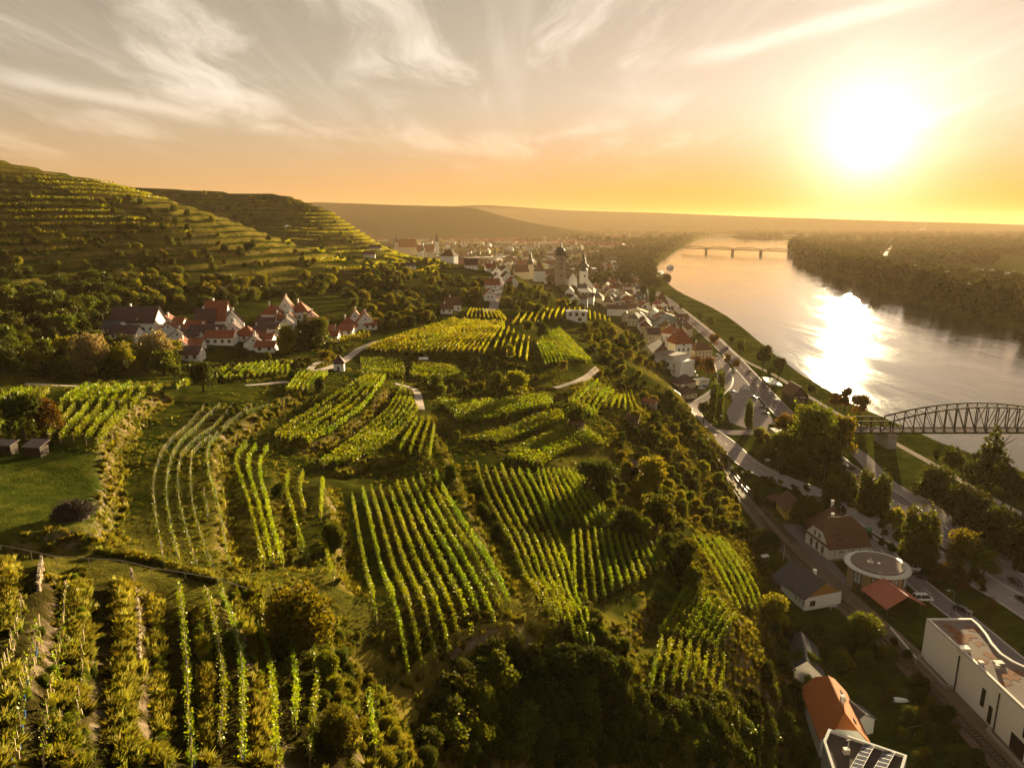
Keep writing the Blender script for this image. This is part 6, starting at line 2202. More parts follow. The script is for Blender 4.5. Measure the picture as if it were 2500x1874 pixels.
MB().box(-4.6, 4.6, -3.2, 3.2, 3.002, 3.5).build('roof', M_SHEET, ks)
MB().box(-2, 2, -2.62, -2.5, 1.9, 2.6).build('sign_board', plain_mat('orange_sign', (0.7, 0.25, 0.02), .6, .05), ks)
p = cast([(1408, 782)])[0]
vh = house(p, R(-6), 13, 9, 6.2, 6.6, 'hip', M_WHITE, M_SHEET, 'white modern villa at the right end of the plateau', 'villa', None, 'villa', [('f', 2.5, 3.4, 1.8, 2.0), ('f', 6.5, 3.4, 1.8, 2.0), ('f', 10.5, 3.4, 1.8, 2.0), ('f', 8.5, .2, 2.2, 2.0)], 0, 5.0)
# ------------------------------------------------------------------ old town along the river, street on the hill, far town
def roof_pick(rg):
    return [M_ROOFB, M_ROOFR, M_ROOFD, M_ROOFB, M_ROOFG][int(rg.integers(5))]


def wall_pick(rg):
    return [M_WHITE, M_CREAM, M_WHITE, M_CREAM, M_YELL, M_BLUEW][int(rg.integers(6))]


TYPES = [(12, 9, 6, 10), (15, 10, 7, 11.5), (18, 11, 8, 12.5), (10, 9, 5.5, 9), (22, 11, 8, 12), (14, 12, 6.5, 11)]
trg = np.random.default_rng(9)
HWD = math.degrees(math.atan2(*(on_z(1640, 740, 7.0) - on_z(1700, 790, 7.0))[[1, 0]]))
town_xy = []


def free(x, y, rad):
    return all((x - a) ** 2 + (y - b_) ** 2 > (rad + c_) ** 2 for a, b_, c_ in town_xy)


for u, v in ((1636, 832), (1650, 850), (1668, 822), (1705, 872), (1620, 870), (1660, 870), (1600, 880)):
    q = on_z(u, v, 7.0)
    town_xy.append((q[0], q[1], 9))
CH1, CH2 = at_d(1368, 697, 905), at_d(1424, 722, 960)
town_xy += [(CH1[0], CH1[1], 14), (CH2[0], CH2[1], 26)]


def settle(px, n, label, group, rot, rad, types, cat='house', auto=True, jit=8):
    P = np.array(px, float)
    got = 0
    for _ in range(n * 60):
        if got >= n:
            break
        q = P.min(0) + (P.max(0) - P.min(0)) * trg.random(2)
        if not in_poly(q[0], q[1], P):
            continue
        w = cast([q])[0]
        if not free(w[0], w[1], rad) or seg_dist(w[0:1], w[1:2], HWP[::5])[0][0] < 13 or seg_dist(w[0:1], w[1:2], RIVER, True)[0][0] < 22 or in_poly(w[0:1], w[1:2], RIVER)[0]:
            continue
        town_xy.append((w[0], w[1], rad))
        L_, D_, e_, r_2 = types[int(trg.integers(len(types)))]
        rt = rot + (90 if trg.random() < .35 else 0) + trg.normal() * jit
        wp_, rp_ = wall_pick(trg), roof_pick(trg)
        lab = {'white_render': 'white', 'cream_render': 'cream', 'yellow_render': 'yellow', 'pale_blue_render': 'pale blue'}[wp_.name] + ' ' + label.replace('tiled', {'brown_tiles': 'brown', 'red_tiles': 'red', 'dark_tiles': 'dark', 'grey_tiles': 'grey'}[rp_.name])
        house(w, R(rt), L_, D_, e_, r_2, 'hip' if trg.random() < .3 else ('x' if trg.random() < .6 else 'y'), wp_, rp_, lab, cat, group, 'town_house', 'auto' if auto else None, 1 if trg.random() < .7 else 2, 3.0)
        got += 1
    return got


n1_ = settle([(1470, 745), (1560, 742), (1625, 762), (1672, 800), (1640, 842), (1590, 838), (1560, 812), (1520, 782)], 34, 'old town house with tiled roof between hill foot and main road', 'old town houses by the main road', HWD, 7.5, TYPES)
n2_ = settle([(1380, 715), (1470, 705), (1560, 712), (1600, 735), (1560, 745), (1470, 748), (1400, 745)], 34, 'old town house with tiled roof below the white church', 'old town houses below the church', HWD, 8, TYPES, auto=False)
n3_ = settle([(1270, 670), (1340, 668), (1450, 672), (1560, 690), (1560, 710), (1440, 700), (1330, 695)], 30, 'old town house with tiled roof around the stone tower', 'old town houses around the tower', HWD + 10, 8.5, TYPES, auto=False)
# street climbing the hill behind the plateau
for i, (u, v, L_, D_, e_, r2, kd, rf, ro) in enumerate([(1194, 731, 9, 9, 4.5, 9, 'y', M_ROOFR, 12), (1202, 706, 12, 9, 4.5, 9, 'x', M_ROOFR, 8), (1212, 689, 10, 9, 4, 8.5, 'y', M_ROOFB, 14), (1210, 670, 9, 8, 4, 8, 'y', M_ROOFB, 16), (1250, 699, 9, 8, 4, 8.5, 'y', M_ROOFR, 24), (1236, 684, 9, 8, 4.5, 9, 'y', M_ROOFB, 24), (1232, 668, 9, 8, 4, 8, 'y', M_ROOFD, 24), (1195, 662, 9, 8, 4, 8, 'x', M_ROOFR, 14)]):
    house(cast([(u, v)])[0], R(ro), L_, D_, e_, r2, kd, M_WHITE, rf, 'white gabled house on the climbing street, %s from its lower end' % ORD2[i + 1], 'house', 'houses on the climbing street', 'street_house', [('f', L_ * .35, e_ * .3 + .4, 1.0, 1.2), ('f', L_ * .65, e_ * .3 + .4, 1.0, 1.2)] + ([('f', L_ * .5, e_ + .6, .8, .9)] if kd == 'y' else []), 1, 4.0)
hill_path('street', [(1192, 762), (1206, 740), (1216, 715), (1222, 690), (1226, 668), (1240, 655)], 7.0, M_ASPH2, 'grey street climbing between white houses')
for i, (u, v, L_, D_, e_, r2, rf, lab) in enumerate([(917, 612, 14, 10, 4, 8, M_ROOFD, 'dark roofed farmhouse at the foot of the farther hill'), (903, 628, 11, 9, 3.5, 6.5, M_ROOFB, 'small white farm building below the dark roofed farmhouse'), (1042, 625, 14, 10, 4, 8, M_ROOFD, 'house with blue black roof among dark conifers'), (1150, 655, 13, 10, 4, 10, M_ROOFD, 'steep dark roofed house above the climbing street'), (1003, 655, 9, 7, 3, 5, M_ROOFD, 'low dark cottage on the valley slope'), (703, 561, 6, 5, 4, 5.5, M_WHITE, 'tiny white hut on the terraced hill'),
                                              (1105, 757, 10, 8, 4, 8, M_ROOFB, 'house with brown roof half hidden behind the plateau rim'), (1090, 764, 7, 6, 3, 5.5, M_ROOFB, 'small pale house at the plateau rim')]):
    house(cast([(u, v)])[0], R(8), L_, D_, e_, r2, 'x', M_WHITE, rf, lab, 'house', None, 'house', 'auto', 1, 4.0)

# ---- stone tower with dome, white church with spire
t1 = empty('church_tower', CH1, R(8), 'tall grey stone tower with dark dome above the old town', 'tower')
w = 5.6
sq = lambda h_, z: [(-h_, -h_, z), (h_, -h_, z), (h_, h_, z), (-h_, h_, z)]
b = MB()
b.ring([sq(w * 1.12, -8), sq(w * 1.10, 9), sq(w * 1.04, 9.3), sq(w, 37.0)])
b.build('wall', M_STONE, t1)
for z in (9.2, 18.4, 27.5):
    b = MB()
    b.ring([sq(w + .45, z), sq(w + .45, z + .5)])
    b.build('cornice', M_STONE, t1)
b = MB()
b.lathe([(6.2, 37.0), (6.4, 38.5), (6.3, 41), (5.4, 44), (3.6, 46.4), (1.6, 47.8), (1.2, 49.5), (1.5, 50.2), (.5, 52.5), (.1, 56)], 16)
rf = b.build('dome', M_COPPER, t1)
for x, y in ((-5, -5), (5, -5), (5, 5), (-5, 5)):
    MB().lathe([(.6, 37), (.6, 45), (.1, 48)], 8, (x, y, 0)).build('turret', M_COPPER, t1)
for z in (11.5, 21, 26, 31.5):
    for f in ('f', 'r'):
        o = link('window', MB().box(-.8, .8, -.15, .1, 0, 2.6).mesh('window'), M_BLACK, t1, (0, -w * 1.06, z) if f == 'f' else (w * 1.06, 0, z), 0 if f == 'f' else math.pi / 2)
nv = house((CH1[0] + 14, CH1[1] + 12, CH1[2]), R(8), 11, 24, 9, 16, 'y', M_WHITE, M_ROOFB, 'church nave behind the grey stone tower', 'church', None, 'church_nave', None, 0, 8)
ch2 = empty('church', CH2, R(10), 'white church with dark spire and long pale roof', 'church')
w = 4.7
b = MB()
b.ring([sq(w, -4), sq(w, 33)])
b.build('tower', M_WHITE, ch2)
b = MB()
b.lathe([(5.2, 33), (5.4, 34), (3.6, 36.5), (6.4, 39), (6.0, 40.5), (3.0, 43), (2.2, 47), (2.4, 48), (1.2, 51), (.6, 56), (.1, 60)], 12)
b.build('spire', M_COPPER, ch2)
link('nave', wall_mesh(13, 34, 13, 22, 'y', 4), M_WHITE, ch2, (2, 5, 0))
link('nave_roof', roof_mesh(13, 34, 13, 22, 'y'), M_ROOFB, ch2, (2, 5, 0))
for z in (8, 15, 25):
    link('window', MB().box(-.8, .8, -.15, .1, 0, 3.2).mesh('window'), M_BLACK, ch2, (0, -w, z))


def steeple(u, v, D, w_, hw, hs, wall, top, label, kind='spire', nave=None, rz=10):
    p = at_d(u, v, D)
    p[2] = 7.0
    h0 = 0
    o = empty('church', p, R(rz), label, 'church')
    b = MB()
    sqq = lambda h_, z: [(-h_, -h_, z), (h_, -h_, z), (h_, h_, z), (-h_, h_, z)]
    b.ring([sqq(w_, -3), sqq(w_, hw)])
    b.build('tower', wall, o)
    b = MB()
    if kind == 'spire':
        b.ring([sqq(w_ * 1.1, hw), sqq(w_ * .45, hw + hs * .35), sqq(w_ * .5, hw + hs * .4), sqq(.1, hw + hs)])
    elif kind == 'onion':
        b.lathe([(w_ * 1.1, hw), (w_ * 1.25, hw + hs * .2), (w_ * .5, hw + hs * .45), (w_ * .6, hw + hs * .55), (.1, hw + hs)], 12)
    else:
        b.ring([sqq(w_ * 1.08, hw), sqq(.1, hw + hs)])
    b.build('spire', top, o)
    if nave:
        L_, D_, e_, r_2, rm_, off = nave
        link('nave', wall_mesh(L_, D_, e_, r_2, 'x', 3), wall, o, (off, -D_ / 2, 0))
        link('nave_roof', roof_mesh(L_, D_, e_, r_2, 'x'), rm_, o, (off, -D_ / 2, 0))
    return o


steeple(967, 568, 2300, 7, 40, 26, M_CREAM, M_COPPER, 'hazy church with high red roof and slim spire at the far town edge', 'spire', (55, 26, 26, 50, M_ROOFR, 6))
steeple(1066, 575, 2150, 6, 46, 30, M_WHITE, M_COPPER, 'hazy white church tower right of the high red church roof', 'spire', (50, 22, 18, 36, M_ROOFR, -58))
steeple(1032, 600, 1850, 5, 30, 20, M_CREAM, M_COPPER, 'hazy onion topped tower behind the factory chimney', 'onion')
steeple(1295, 665, 1300, 5, 26, 24, M_CREAM, M_COPPER, 'slim dark spire behind the bare roofed chapels', 'onion', (26, 16, 14, 26, M_ROOFB, -30))
steeple(1317, 668, 1250, 9, 18, 15, M_WHITE, M_ROOFB, 'stumpy white chapel with steep pyramid roof', 'pyr', (44, 20, 12, 22, M_ROOFB, 9))
p = at_d(1091, 625, 1500)
p[2] = 7
dm = empty('domed_hall', p, R(8), 'cream hall with dark ribbed dome in front of the far town', 'building')
MB().box(-40, 60, -12, 16, -2, 14).build('wall', M_CREAM, dm)
MB().lathe([(14, 14), (14, 20), (13, 26), (9, 31), (3, 34), (2, 38), (.1, 42)], 20).build('dome', M_COPPER, dm)
link('roof', roof_mesh(60, 28, 14, 24, 'hip'), M_ROOFR, dm, (14, -12, 0))
p = at_d(1031, 618, 1450)
p[2] = 7
cs = empty('factory_chimney', p, 0, 'pale factory chimney rising in front of the far town', 'chimney')
MB().lathe([(2.6, -2), (1.8, 44), (2.0, 44.5), (2.0, 46)], 14).build('shaft', M_WHITE, cs)
for i, (u, v, L_, D_, h_, lab) in enumerate([(1288, 572, 130, 30, 30, 'long pale apartment slab far across the town'), (1170, 560, 90, 25, 24, 'pale slab block near the horizon of the town'), (1370, 668, 150, 40, 9, 'long low white hall behind the stone tower'), (1180, 640, 170, 60, 12, 'wide pale prison like complex at the town edge'), (1530, 575, 60, 30, 22, 'pale block near the distant bridge'), (1440, 576, 90, 40, 16, 'low pale factory hall far behind the riverside trees'), (1340, 600, 110, 40, 14, 'pale flat hall among the town trees'), (1230, 600, 80, 30, 16, 'pale office block in the middle of the town')]):
    q = on_z(u, v, 7.0)
    o = empty('block', q, R(6 + 3 * i), lab, 'building')
    MB().box(-L_ / 2, L_ / 2, -D_ / 2, D_ / 2, -2, h_).build('wall', M_CREAM if i % 2 else M_WHITE, o)
    MB().box(-L_ / 2 - .5, L_ / 2 + .5, -D_ / 2 - .5, D_ / 2 + .5, h_ + .002, h_ + 1.2).build('roof', M_GRAVEL, o)
    nr = max(1, int(h_ / 4.5))
    for k_ in range(nr):
        MB().box(-L_ / 2 + 2, L_ / 2 - 2, -D_ / 2 - .15, -D_ / 2 + .1, 2 + k_ * 4.4, 4 + k_ * 4.4).build('window', M_GLASS, o)
# nearer houses of the far town stand singly
FT = [(16, 11, 8, 14), (22, 12, 9, 15), (30, 14, 10, 17), (14, 12, 7, 13), (40, 15, 11, 17)]
n4_ = settle([(985, 612), (1100, 628), (1250, 640), (1420, 650), (1530, 650), (1480, 668), (1330, 665), (1180, 652), (1080, 640)], 75, 'hazy far town house with tiled roof at the near edge of the town', 'houses at the near edge of the far town', 10, 16, FT, auto=False, jit=30)
n5_ = settle([(890, 575), (1000, 585), (1250, 600), (1450, 610), (1500, 640), (1300, 638), (1100, 625), (985, 612), (920, 592)], 105, 'hazy far town house with tiled roof in the middle of the town', 'houses in the middle of the far town', 10, 18, FT, auto=False, jit=30)
print('town', n1_, n2_, n3_, n4_, n5_)
# beyond, roofs merge into one mass
bw_, br_ = MB(), MB()
P = np.array([(850, 540), (1000, 548), (1300, 556), (1520, 562), (1540, 606), (1250, 600), (1000, 588), (890, 573)], float)
k_ = 0
for _ in range(8600):
    if k_ > 1700:
        break
    q = P.min(0) + (P.max(0) - P.min(0)) * trg.random(2)
    if not in_poly(q[0], q[1], P) or q[1] < 556:
        continue
    w = on_z(q[0], q[1], 7.0)
    L_, D_, e_, r_2 = FT[int(trg.integers(len(FT)))]
    a = trg.random() * 1.2
    c_, s_ = math.cos(a), math.sin(a)
    T = lambda x, y, z: (w[0] + c_ * x - s_ * y, w[1] + s_ * x + c_ * y, 7 + z)
    bw_.add([T(x, y, z) for z in (-2, e_) for y in (0, D_) for x in (0, L_)], [(0, 1, 5, 4), (2, 6, 7, 3), (0, 4, 6, 2), (1, 3, 7, 5)])
    br_.add([T(-.5, -.5, e_), T(L_ + .5, -.5, e_), T(L_ + .5, D_ + .5, e_), T(-.5, D_ + .5, e_), T(2, D_ / 2, r_2), T(L_ - 2, D_ / 2, r_2)], [(0, 1, 5, 4), (1, 2, 5), (2, 3, 4, 5), (3, 0, 4)])
    k_ += 1
ft = empty('distant_town', (0, 0, 0), 0, 'hazy mass of distant town roofs', None)
tag(ft, kind='stuff')
bw_.build('walls', M_CREAM, ft)
br_.build('roofs', M_ROOFR, ft)
# trees between the houses
tp_, ts_ = [], []
for px, n in (([(985, 600), (1250, 600), (1560, 600), (1600, 680), (1480, 720), (1400, 700), (1200, 655), (1000, 620)], 230), ([(870, 552), (1250, 560), (1560, 570), (1560, 605), (1250, 600), (950, 590)], 220), ([(1470, 640), (1600, 640), (1610, 700), (1560, 712)], 90)):
    P = np.array(px, float)
    q = P.min(0) + (P.max(0) - P.min(0)) * trg.random((n * 3, 2))
    q = q[in_poly(q[:, 0], q[:, 1], P)][:n]
    W = cast(q)
    W = W[(W[:, 2] < 40)]
    ok = ~in_poly(W[:, 0], W[:, 1], RIVER) & (seg_dist(W[:, 0], W[:, 1], RIVER, True)[0] > 8)
    W = W[ok]
    tp_.append(W)
    ts_.append(trg.uniform(.8, 1.7, len(W)))
scatter('town_trees', FC, np.vstack(tp_), np.concatenate(ts_), 'hazy tree crowns scattered between the town roofs')

# ------------------------------------------------------------------ bridges
def truss(o, A, B, width, panels, hfun, bw=.42, deck=True, diag='in', thin=1.0):
    """two trusses, deck and wind bracing from A to B (local coordinates of o)"""
    A, B = Vector(A), Vector(B)
    d = B - A
    L_ = d.length
    d.normalize()
    s = Vector((-d.y, d.x, 0))
    for sd_ in (0, width):
        top = [A + d * (L_ * i / panels) + s * sd_ + Vector((0, 0, hfun(i / panels))) for i in range(panels + 1)]
        bot = [A + d * (L_ * i / panels) + s * sd_ for i in range(panels + 1)]
        b = MB()
        for i in range(panels):
            b.bar(top[i], top[i + 1], bw * 1.2, bw * 1.3)
        b.build('top_chord', M_GREENSTEEL, o)
        MB().bar(bot[0], bot[-1], bw * 1.2, bw * 2.2).build('bottom_chord', M_GREENSTEEL, o)
        for i in range(panels + 1):
            MB().bar(bot[i], top[i], bw * .8, bw * .8, (d.x, d.y, 0)).build('vertical', M_GREENSTEEL, o)
        for i in range(panels):
            up = (i < panels / 2) if diag == 'in' else (i % 2 == 0)
            MB().bar(top[i] if up else bot[i], bot[i + 1] if up else top[i + 1], bw * .55, bw * .55).build('diagonal', M_GREENSTEEL, o)
    if width > 0:
        for i in range(2, panels - 1):
            h_ = hfun(i / panels)
            if h_ > 6.0:
                a = A + d * (L_ * i / panels) + Vector((0, 0, h_))
                MB().bar(a, a + s * width, bw * .5, bw * .5).build('cross_brace', M_GREENSTEEL, o)
    if deck:
        e0, e1 = A + s * .3, A + s * (width - .3)
        V = [e0, e0 + d * L_, e1 + d * L_, e1]
        MB().add([(v.x, v.y, v.z + .25) for v in V] + [(v.x, v.y, v.z - .5) for v in V], [(0, 1, 2, 3), (7, 6, 5, 4), (0, 4, 5, 1), (1, 5, 6, 2), (2, 6, 7, 3), (3, 7, 4, 0)]).build('deck', M_ASPH, o)


zd = 14.0
bA, bB = on_z(2178, 1056, zd), on_z(2495, 1056, zd)
d = (bB - bA)[:2] / np.linalg.norm((bB - bA)[:2])
br = empty('steel_bridge', (bA[0], bA[1], 0), 0, 'dark steel arch truss road bridge over the river', 'bridge')
span = 84.0
arch = lambda f: 5.4 + 6.4 * (1 - (2 * f - 1) ** 2)
truss(br, (0, 0, zd), (d[0] * span, d[1] * span, zd), 8.0, 18, arch)
truss(br, (-d[0] * 46, -d[1] * 46, zd), (-d[0] * 1.0, -d[1] * 1.0, zd), 8.0, 10, lambda f: 5.2)
truss(br, (d[0] * (span + 1), d[1] * (span + 1), zd), (d[0] * (2 * span + 1), d[1] * (2 * span + 1), zd), 8.0, 18, arch)
an = math.atan2(d[1], d[0])
for s_ in (-.5, span + .5, 2 * span + 1.5):
    link('pier', MB().prism([(-2, -2), (2, -2), (2, 10), (0, 12.5), (-2, 10)], -5, zd - .6).mesh('pier'), M_CONC, br, (d[0] * s_, d[1] * s_, 0), an)
    link('pier_cap', MB().box(-2.4, 2.4, -2.4, 10.4, zd - 1.4, zd - .62).mesh('pier_cap'), M_STONE, br, (d[0] * s_, d[1] * s_, 0), an)
link('abutment', MB().box(-52, -46, -1, 9, 0, zd - .3).mesh('abutment'), M_CONC, br, (0, 0, 0), an)

zd = 14.0
fa, fb = on_z(1700, 607, zd), on_z(1925, 614.5, zd)
fbz = empty('rail_bridge', (fa[0], fa[1], 0), 0, 'distant steel railway bridge with four humped truss spans', 'bridge')
dv = (fb - fa)[:2]
Lt = np.linalg.norm(dv)
dv /= Lt
for k_ in range(5):
    s0, s1 = Lt * (k_ - .6) / 3.3, Lt * (k_ + .4) / 3.3
    truss(fbz, (dv[0] * s0, dv[1] * s0, zd), (dv[0] * s1, dv[1] * s1, zd), 5.0, 8, lambda f: 3.5 + 6.5 * (1 - (2 * f - 1) ** 2), 1.0, True, 'zig')
    if k_ < 4:
        MB().box(dv[0] * s1 - 3, dv[0] * s1 + 3, dv[1] * s1 - 5, dv[1] * s1 + 9, -4, zd - 1.2).build('pier', M_STONE, fbz)
fa, fb = on_z(1745, 572.5, 14.0), on_z(1995, 576.5, 14.0)
rbz = empty('road_bridge', (fa[0], fa[1], 0), 0, 'flat distant road bridge beyond the railway bridge', 'bridge')
dv = (fb - fa)[:2]
Lt = np.linalg.norm(dv)
MB().bar((0, 0, 14), (dv[0], dv[1], 14), 16, 4).build('deck', M_CONC, rbz)
for f in (.18, .38, .62, .84):
    MB().box(dv[0] * f - 7, dv[0] * f + 7, dv[1] * f - 7, dv[1] * f + 7, -4, 12).build('pier', M_STONE, rbz)

# ------------------------------------------------------------------ far hills and the power station
def ridge(name, pts, base, depth, mat, label):
    """a long hill from its skyline: (column, row, distance)"""
    P = np.array([at_d(u, v, D) for u, v, D in pts])
    P = resample(P, 60)
    V, F = [], []
    prof = [(-1.0, 0), (-.6, .35), (-.3, .72), (-.12, .93), (0, 1), (.3, .9), (1, 0)]
    for p in P:
        dn = p[:2] / np.linalg.norm(p[:2])
        hgt = max(p[2] - base, 1)
        for t_, z_ in prof:
            q = p[:2] + dn * t_ * depth
            V.append((q[0], q[1], base - 6 + (hgt + 6) * z_ + 9 * float(vnoise(q[0], q[1], 420, 5, 3)) * z_ * (1 if t_ else .3)))
    n = len(prof)
    for i in range(len(P) - 1):
        for j in range(n - 1):
            a = i * n + j
            F.append((a, a + n, a + n + 1, a + 1))
    m_ = bpy.data.meshes.new(name)
    m_.from_pydata(V, [], F)
    m_.polygons.foreach_set('use_smooth', np.ones(len(F), bool))
    o = link(name, m_, mat)
    tag(o, label, kind='structure')


M_FARHILL = plain_mat('far_hill', (0.020, 0.022, 0.009), 1.0, 0.35, 0.004, 0.0, fine=0.03)
ridge('hills', [(560, 500, 5200), (780, 494, 5200), (900, 498, 5200), (1000, 502, 5100), (1130, 506, 5000), (1160, 508, 5000), (1200, 520, 5000), (1260, 536, 5000), (1340, 552, 5000), (1430, 566, 5000), (1520, 580, 5000)], 5, 900, M_FARHILL, 'dark flat topped hill behind the far town')
ridge('hills', [(700, 496, 8600), (900, 499, 8600), (1100, 503, 8600), (1180, 500, 8600), (1260, 505, 8600), (1400, 514, 8600), (1600, 519, 8800), (1750, 525, 9000), (1900, 531, 9300), (2100, 537, 9600), (2350, 544, 9800), (2700, 556, 10000)], 5, 1500, M_FARHILL, 'long pale hill line on the horizon')
p = on_z(2258, 551, 4.0)
p = at_d(2258, 549, 8600)
ps = empty('power_station', (p[0], p[1], 4), 0, 'power station with one tall chimney on the horizon', 'power station')
MB().lathe([(9, -5), (6, 120), (6.5, 124)], 12).build('chimney', M_CONC, ps, (14, 0, 0))
MB().box(-70, 20, -25, 25, -5, 36).box(-30, -5, -20, 20, 36, 55).build('boiler_house', M_CONC, ps)
# ------------------------------------------------------------------ lawn cover and the far side channel
def cover(px, ch, val):
    P = cast(px)[:, :2]
    ins = in_poly(MX, MY, P)
    COVER[..., ch] = np.where(ins, val, COVER[..., ch])
    if ch == 2:
        COVER[..., 0] = np.where(ins, 0, COVER[..., 0])


cover([(-20, 1118), (120, 1105), (250, 1112), (262, 1200), (240, 1330), (-20, 1335)], 2, 1.0)
cover([(2110, 1090), (2180, 1075), (2290, 1130), (2290, 1190), (2180, 1180)], 2, 1.0)
V, F = strip(CHAN, 12, 2, .4)
tag(link('side_channel', mesh_np('side_channel', V, F), M_WATER), 'thin bright side channel in the far woods', kind='structure')
for i, (u, v, L_) in enumerate(((2405, 668, 36), (2452, 676, 24), (2290, 664, 30))):
    q = on_z(u, v, 4.0)
    house(q, R(20 * i), L_, 14, 5, 9, 'x', M_WHITE, M_SHEET, ['pale roofed farm hall in the clearing across the river', 'smaller pale roofed barn beside the far farm hall', 'low pale shed at the left end of the far clearing'][i], 'barn', None, 'barn', None, 0, 2)

# ------------------------------------------------------------------ young vines on stakes with blue sleeves
M_BLUE = plain_mat('blue_sleeve', (0.05, 0.13, 0.33), 0.6, 0.1, 2.0)
M_TAN = plain_mat('pale_stake', (0.46, 0.34, 0.20), 0.8, 0.15, 2.0)
M_WIRE = plain_mat('wire', (0.30, 0.27, 0.24), 0.5, 0.1, 2.0, 0.5)
STK = MB().box(-.032, .032, -.032, .032, -.2, 1.35).mesh('stake')
SLV = MB().lathe([(.065, 0), (.065, .55)], 6).mesh('sleeve')
SLT = MB().lathe([(.065, 0), (.065, .55)], 6).mesh('sleeve')


def stake_row(px, step, label, group, leafy=.5, blue=1.0, wire=True):
    P = resample(smooth_line(cast(px), 80), step=step)
    P[:, 2] = H(P[:, 0], P[:, 1])
    c0 = P[0].copy()
    o = empty('young_vine_row', c0, 0, label, 'vine row', group)
    for q in P:
        if RNG.random() < .06:
            continue
        w_ = tuple(q - c0)
        s = link('stake', STK, M_TAN, o, w_)
        s.rotation_euler = (RNG.normal() * .05, RNG.normal() * .05, RNG.random() * 3)
        if RNG.random() < .85:
            link('sleeve', SLV if RNG.random() < blue else SLT, None, s, (.1, 0, 0))
    if wire:
        Q = P + np.array([0, 0, .95])
        b = MB()
        for a, c_ in zip(Q[:-1], Q[1:]):
            b.bar(a - c0, c_ - c0, .025)
        b.build('wire', M_WIRE, o)
    n = int(len(P) * step * 26 * leafy)
    if n > 4:
        i = RNG.random(n) * (len(P) - 1)
        C = np.stack([np.interp(i, np.arange(len(P)), P[:, k]) for k in range(3)], -1)
        C[:, :2] += RNG.normal(size=(n, 2)) * .16
        C[:, 2] = H(C[:, 0], C[:, 1]) + .1 + RNG.random(n) * 1.0
        V, F = cards(C - c0, .11 * (.6 + .8 * RNG.random(n)), RNG)
        link('leaves', mesh_np('leaves', V, F), M_VINE, o)
    return o


SLV.materials.append(M_BLUE)
SLT.materials.append(M_TAN)
YOUNG = [
    [(504, 993), (415, 1079), (375, 1165), (375, 1231), (401, 1384)], [(537, 993), (464, 1056), (403, 1159), (411, 1265), (441, 1384)], [(571, 993), (455, 1096), (431, 1165), (441, 1248), (478, 1381)],
    [(614, 993), (474, 1096), (463, 1165), (474, 1265), (518, 1387)], [(657, 993), (544, 1036), (504, 1099), (511, 1169), (531, 1222), (561, 1387)], [(496, 1205), (506, 1240), (508, 1262)],
]
for i, l in enumerate(YOUNG):
    stake_row(l, 1.3, '%s row of young staked vines with blue sleeves, counted from the left' % ORD2[i + 1], 'young vines on the curved terrace', .55)
NEARST = [([(58, 1477), (30, 1590), (0, 1734)], .15), ([(98, 1535), (70, 1680), (33, 1874)], .6), ([(166, 1445), (141, 1662), (108, 1874)], .3), ([(206, 1560), (200, 1720), (188, 1874)], .3),
          ([(438, 1437), (450, 1540), (459, 1644), (462, 1750), (470, 1874)], .7), ([(503, 1452), (535, 1580), (553, 1698), (539, 1824)], .8), ([(539, 1445), (575, 1540), (597, 1644), (593, 1864)], .9)]
for i, (l, bl) in enumerate(NEARST):
    stake_row(l, 1.05, '%s stake row on the shaded near terraces, counted from the left' % ORD2[i + 1], 'stake rows on the near terraces', 2.4 if i > 3 else .5, bl, i > 3)

# hand rail along the terrace edge
RP = resample(cast([(4, 1350), (108, 1371), (150, 1382), (282, 1384), (376, 1407), (405, 1413), (517, 1425), (553, 1443), (606, 1456)]), 9)
hr = empty('hand_rail', RP[0], 0, 'thin metal hand rail crossing above the near terraces', 'railing')
c0 = RP[0].copy()
T_ = RP + np.array([0, 0, 1.05])
b = MB()
for a, c_ in zip(T_[:-1], T_[1:]):
    b.bar(a - c0, c_ - c0, .07)
b.build('rail', M_STEEL, hr)
for q in RP:
    MB().box(q[0] - c0[0] - .03, q[0] - c0[0] + .03, q[1] - c0[1] - .03, q[1] - c0[1] + .03, q[2] - c0[2] - .3, q[2] - c0[2] + 1.05).build('post', M_STEEL, hr)

# brush pile on the lawn
p = cast([(180, 1262)])[0]
bp_ = empty('brush_pile', p, .3, 'dark heap of cut branches on the green lawn', 'brush pile')
b = MB()
b.lathe([(1.9, -.2), (1.6, .5), (1.1, 1.0), (.5, 1.35), (.1, 1.5)], 12)
b.build('heap', M_BARK, bp_)
b = MB()
brg = random.Random(3)
for i in range(650):
    a, r_ = brg.uniform(0, 6.28), brg.random() ** .5 * 2.2
    h_ = 1.9 * (1 - (r_ / 2.5) ** 2)
    x, y = r_ * math.cos(a), r_ * math.sin(a)
    az, el, ln = brg.uniform(0, 6.28), brg.uniform(-.4, .9), brg.uniform(.8, 2.2)
    d_ = Vector((math.cos(az) * math.cos(el), math.sin(az) * math.cos(el), math.sin(el))) * ln / 2
    c_ = Vector((x * 1.08, y * .95, h_))
    b.bar(c_ - d_, c_ + d_, brg.uniform(.025, .07))
o = b.build('twigs', M_BARK, bp_)
o['kind'] = 'stuff'

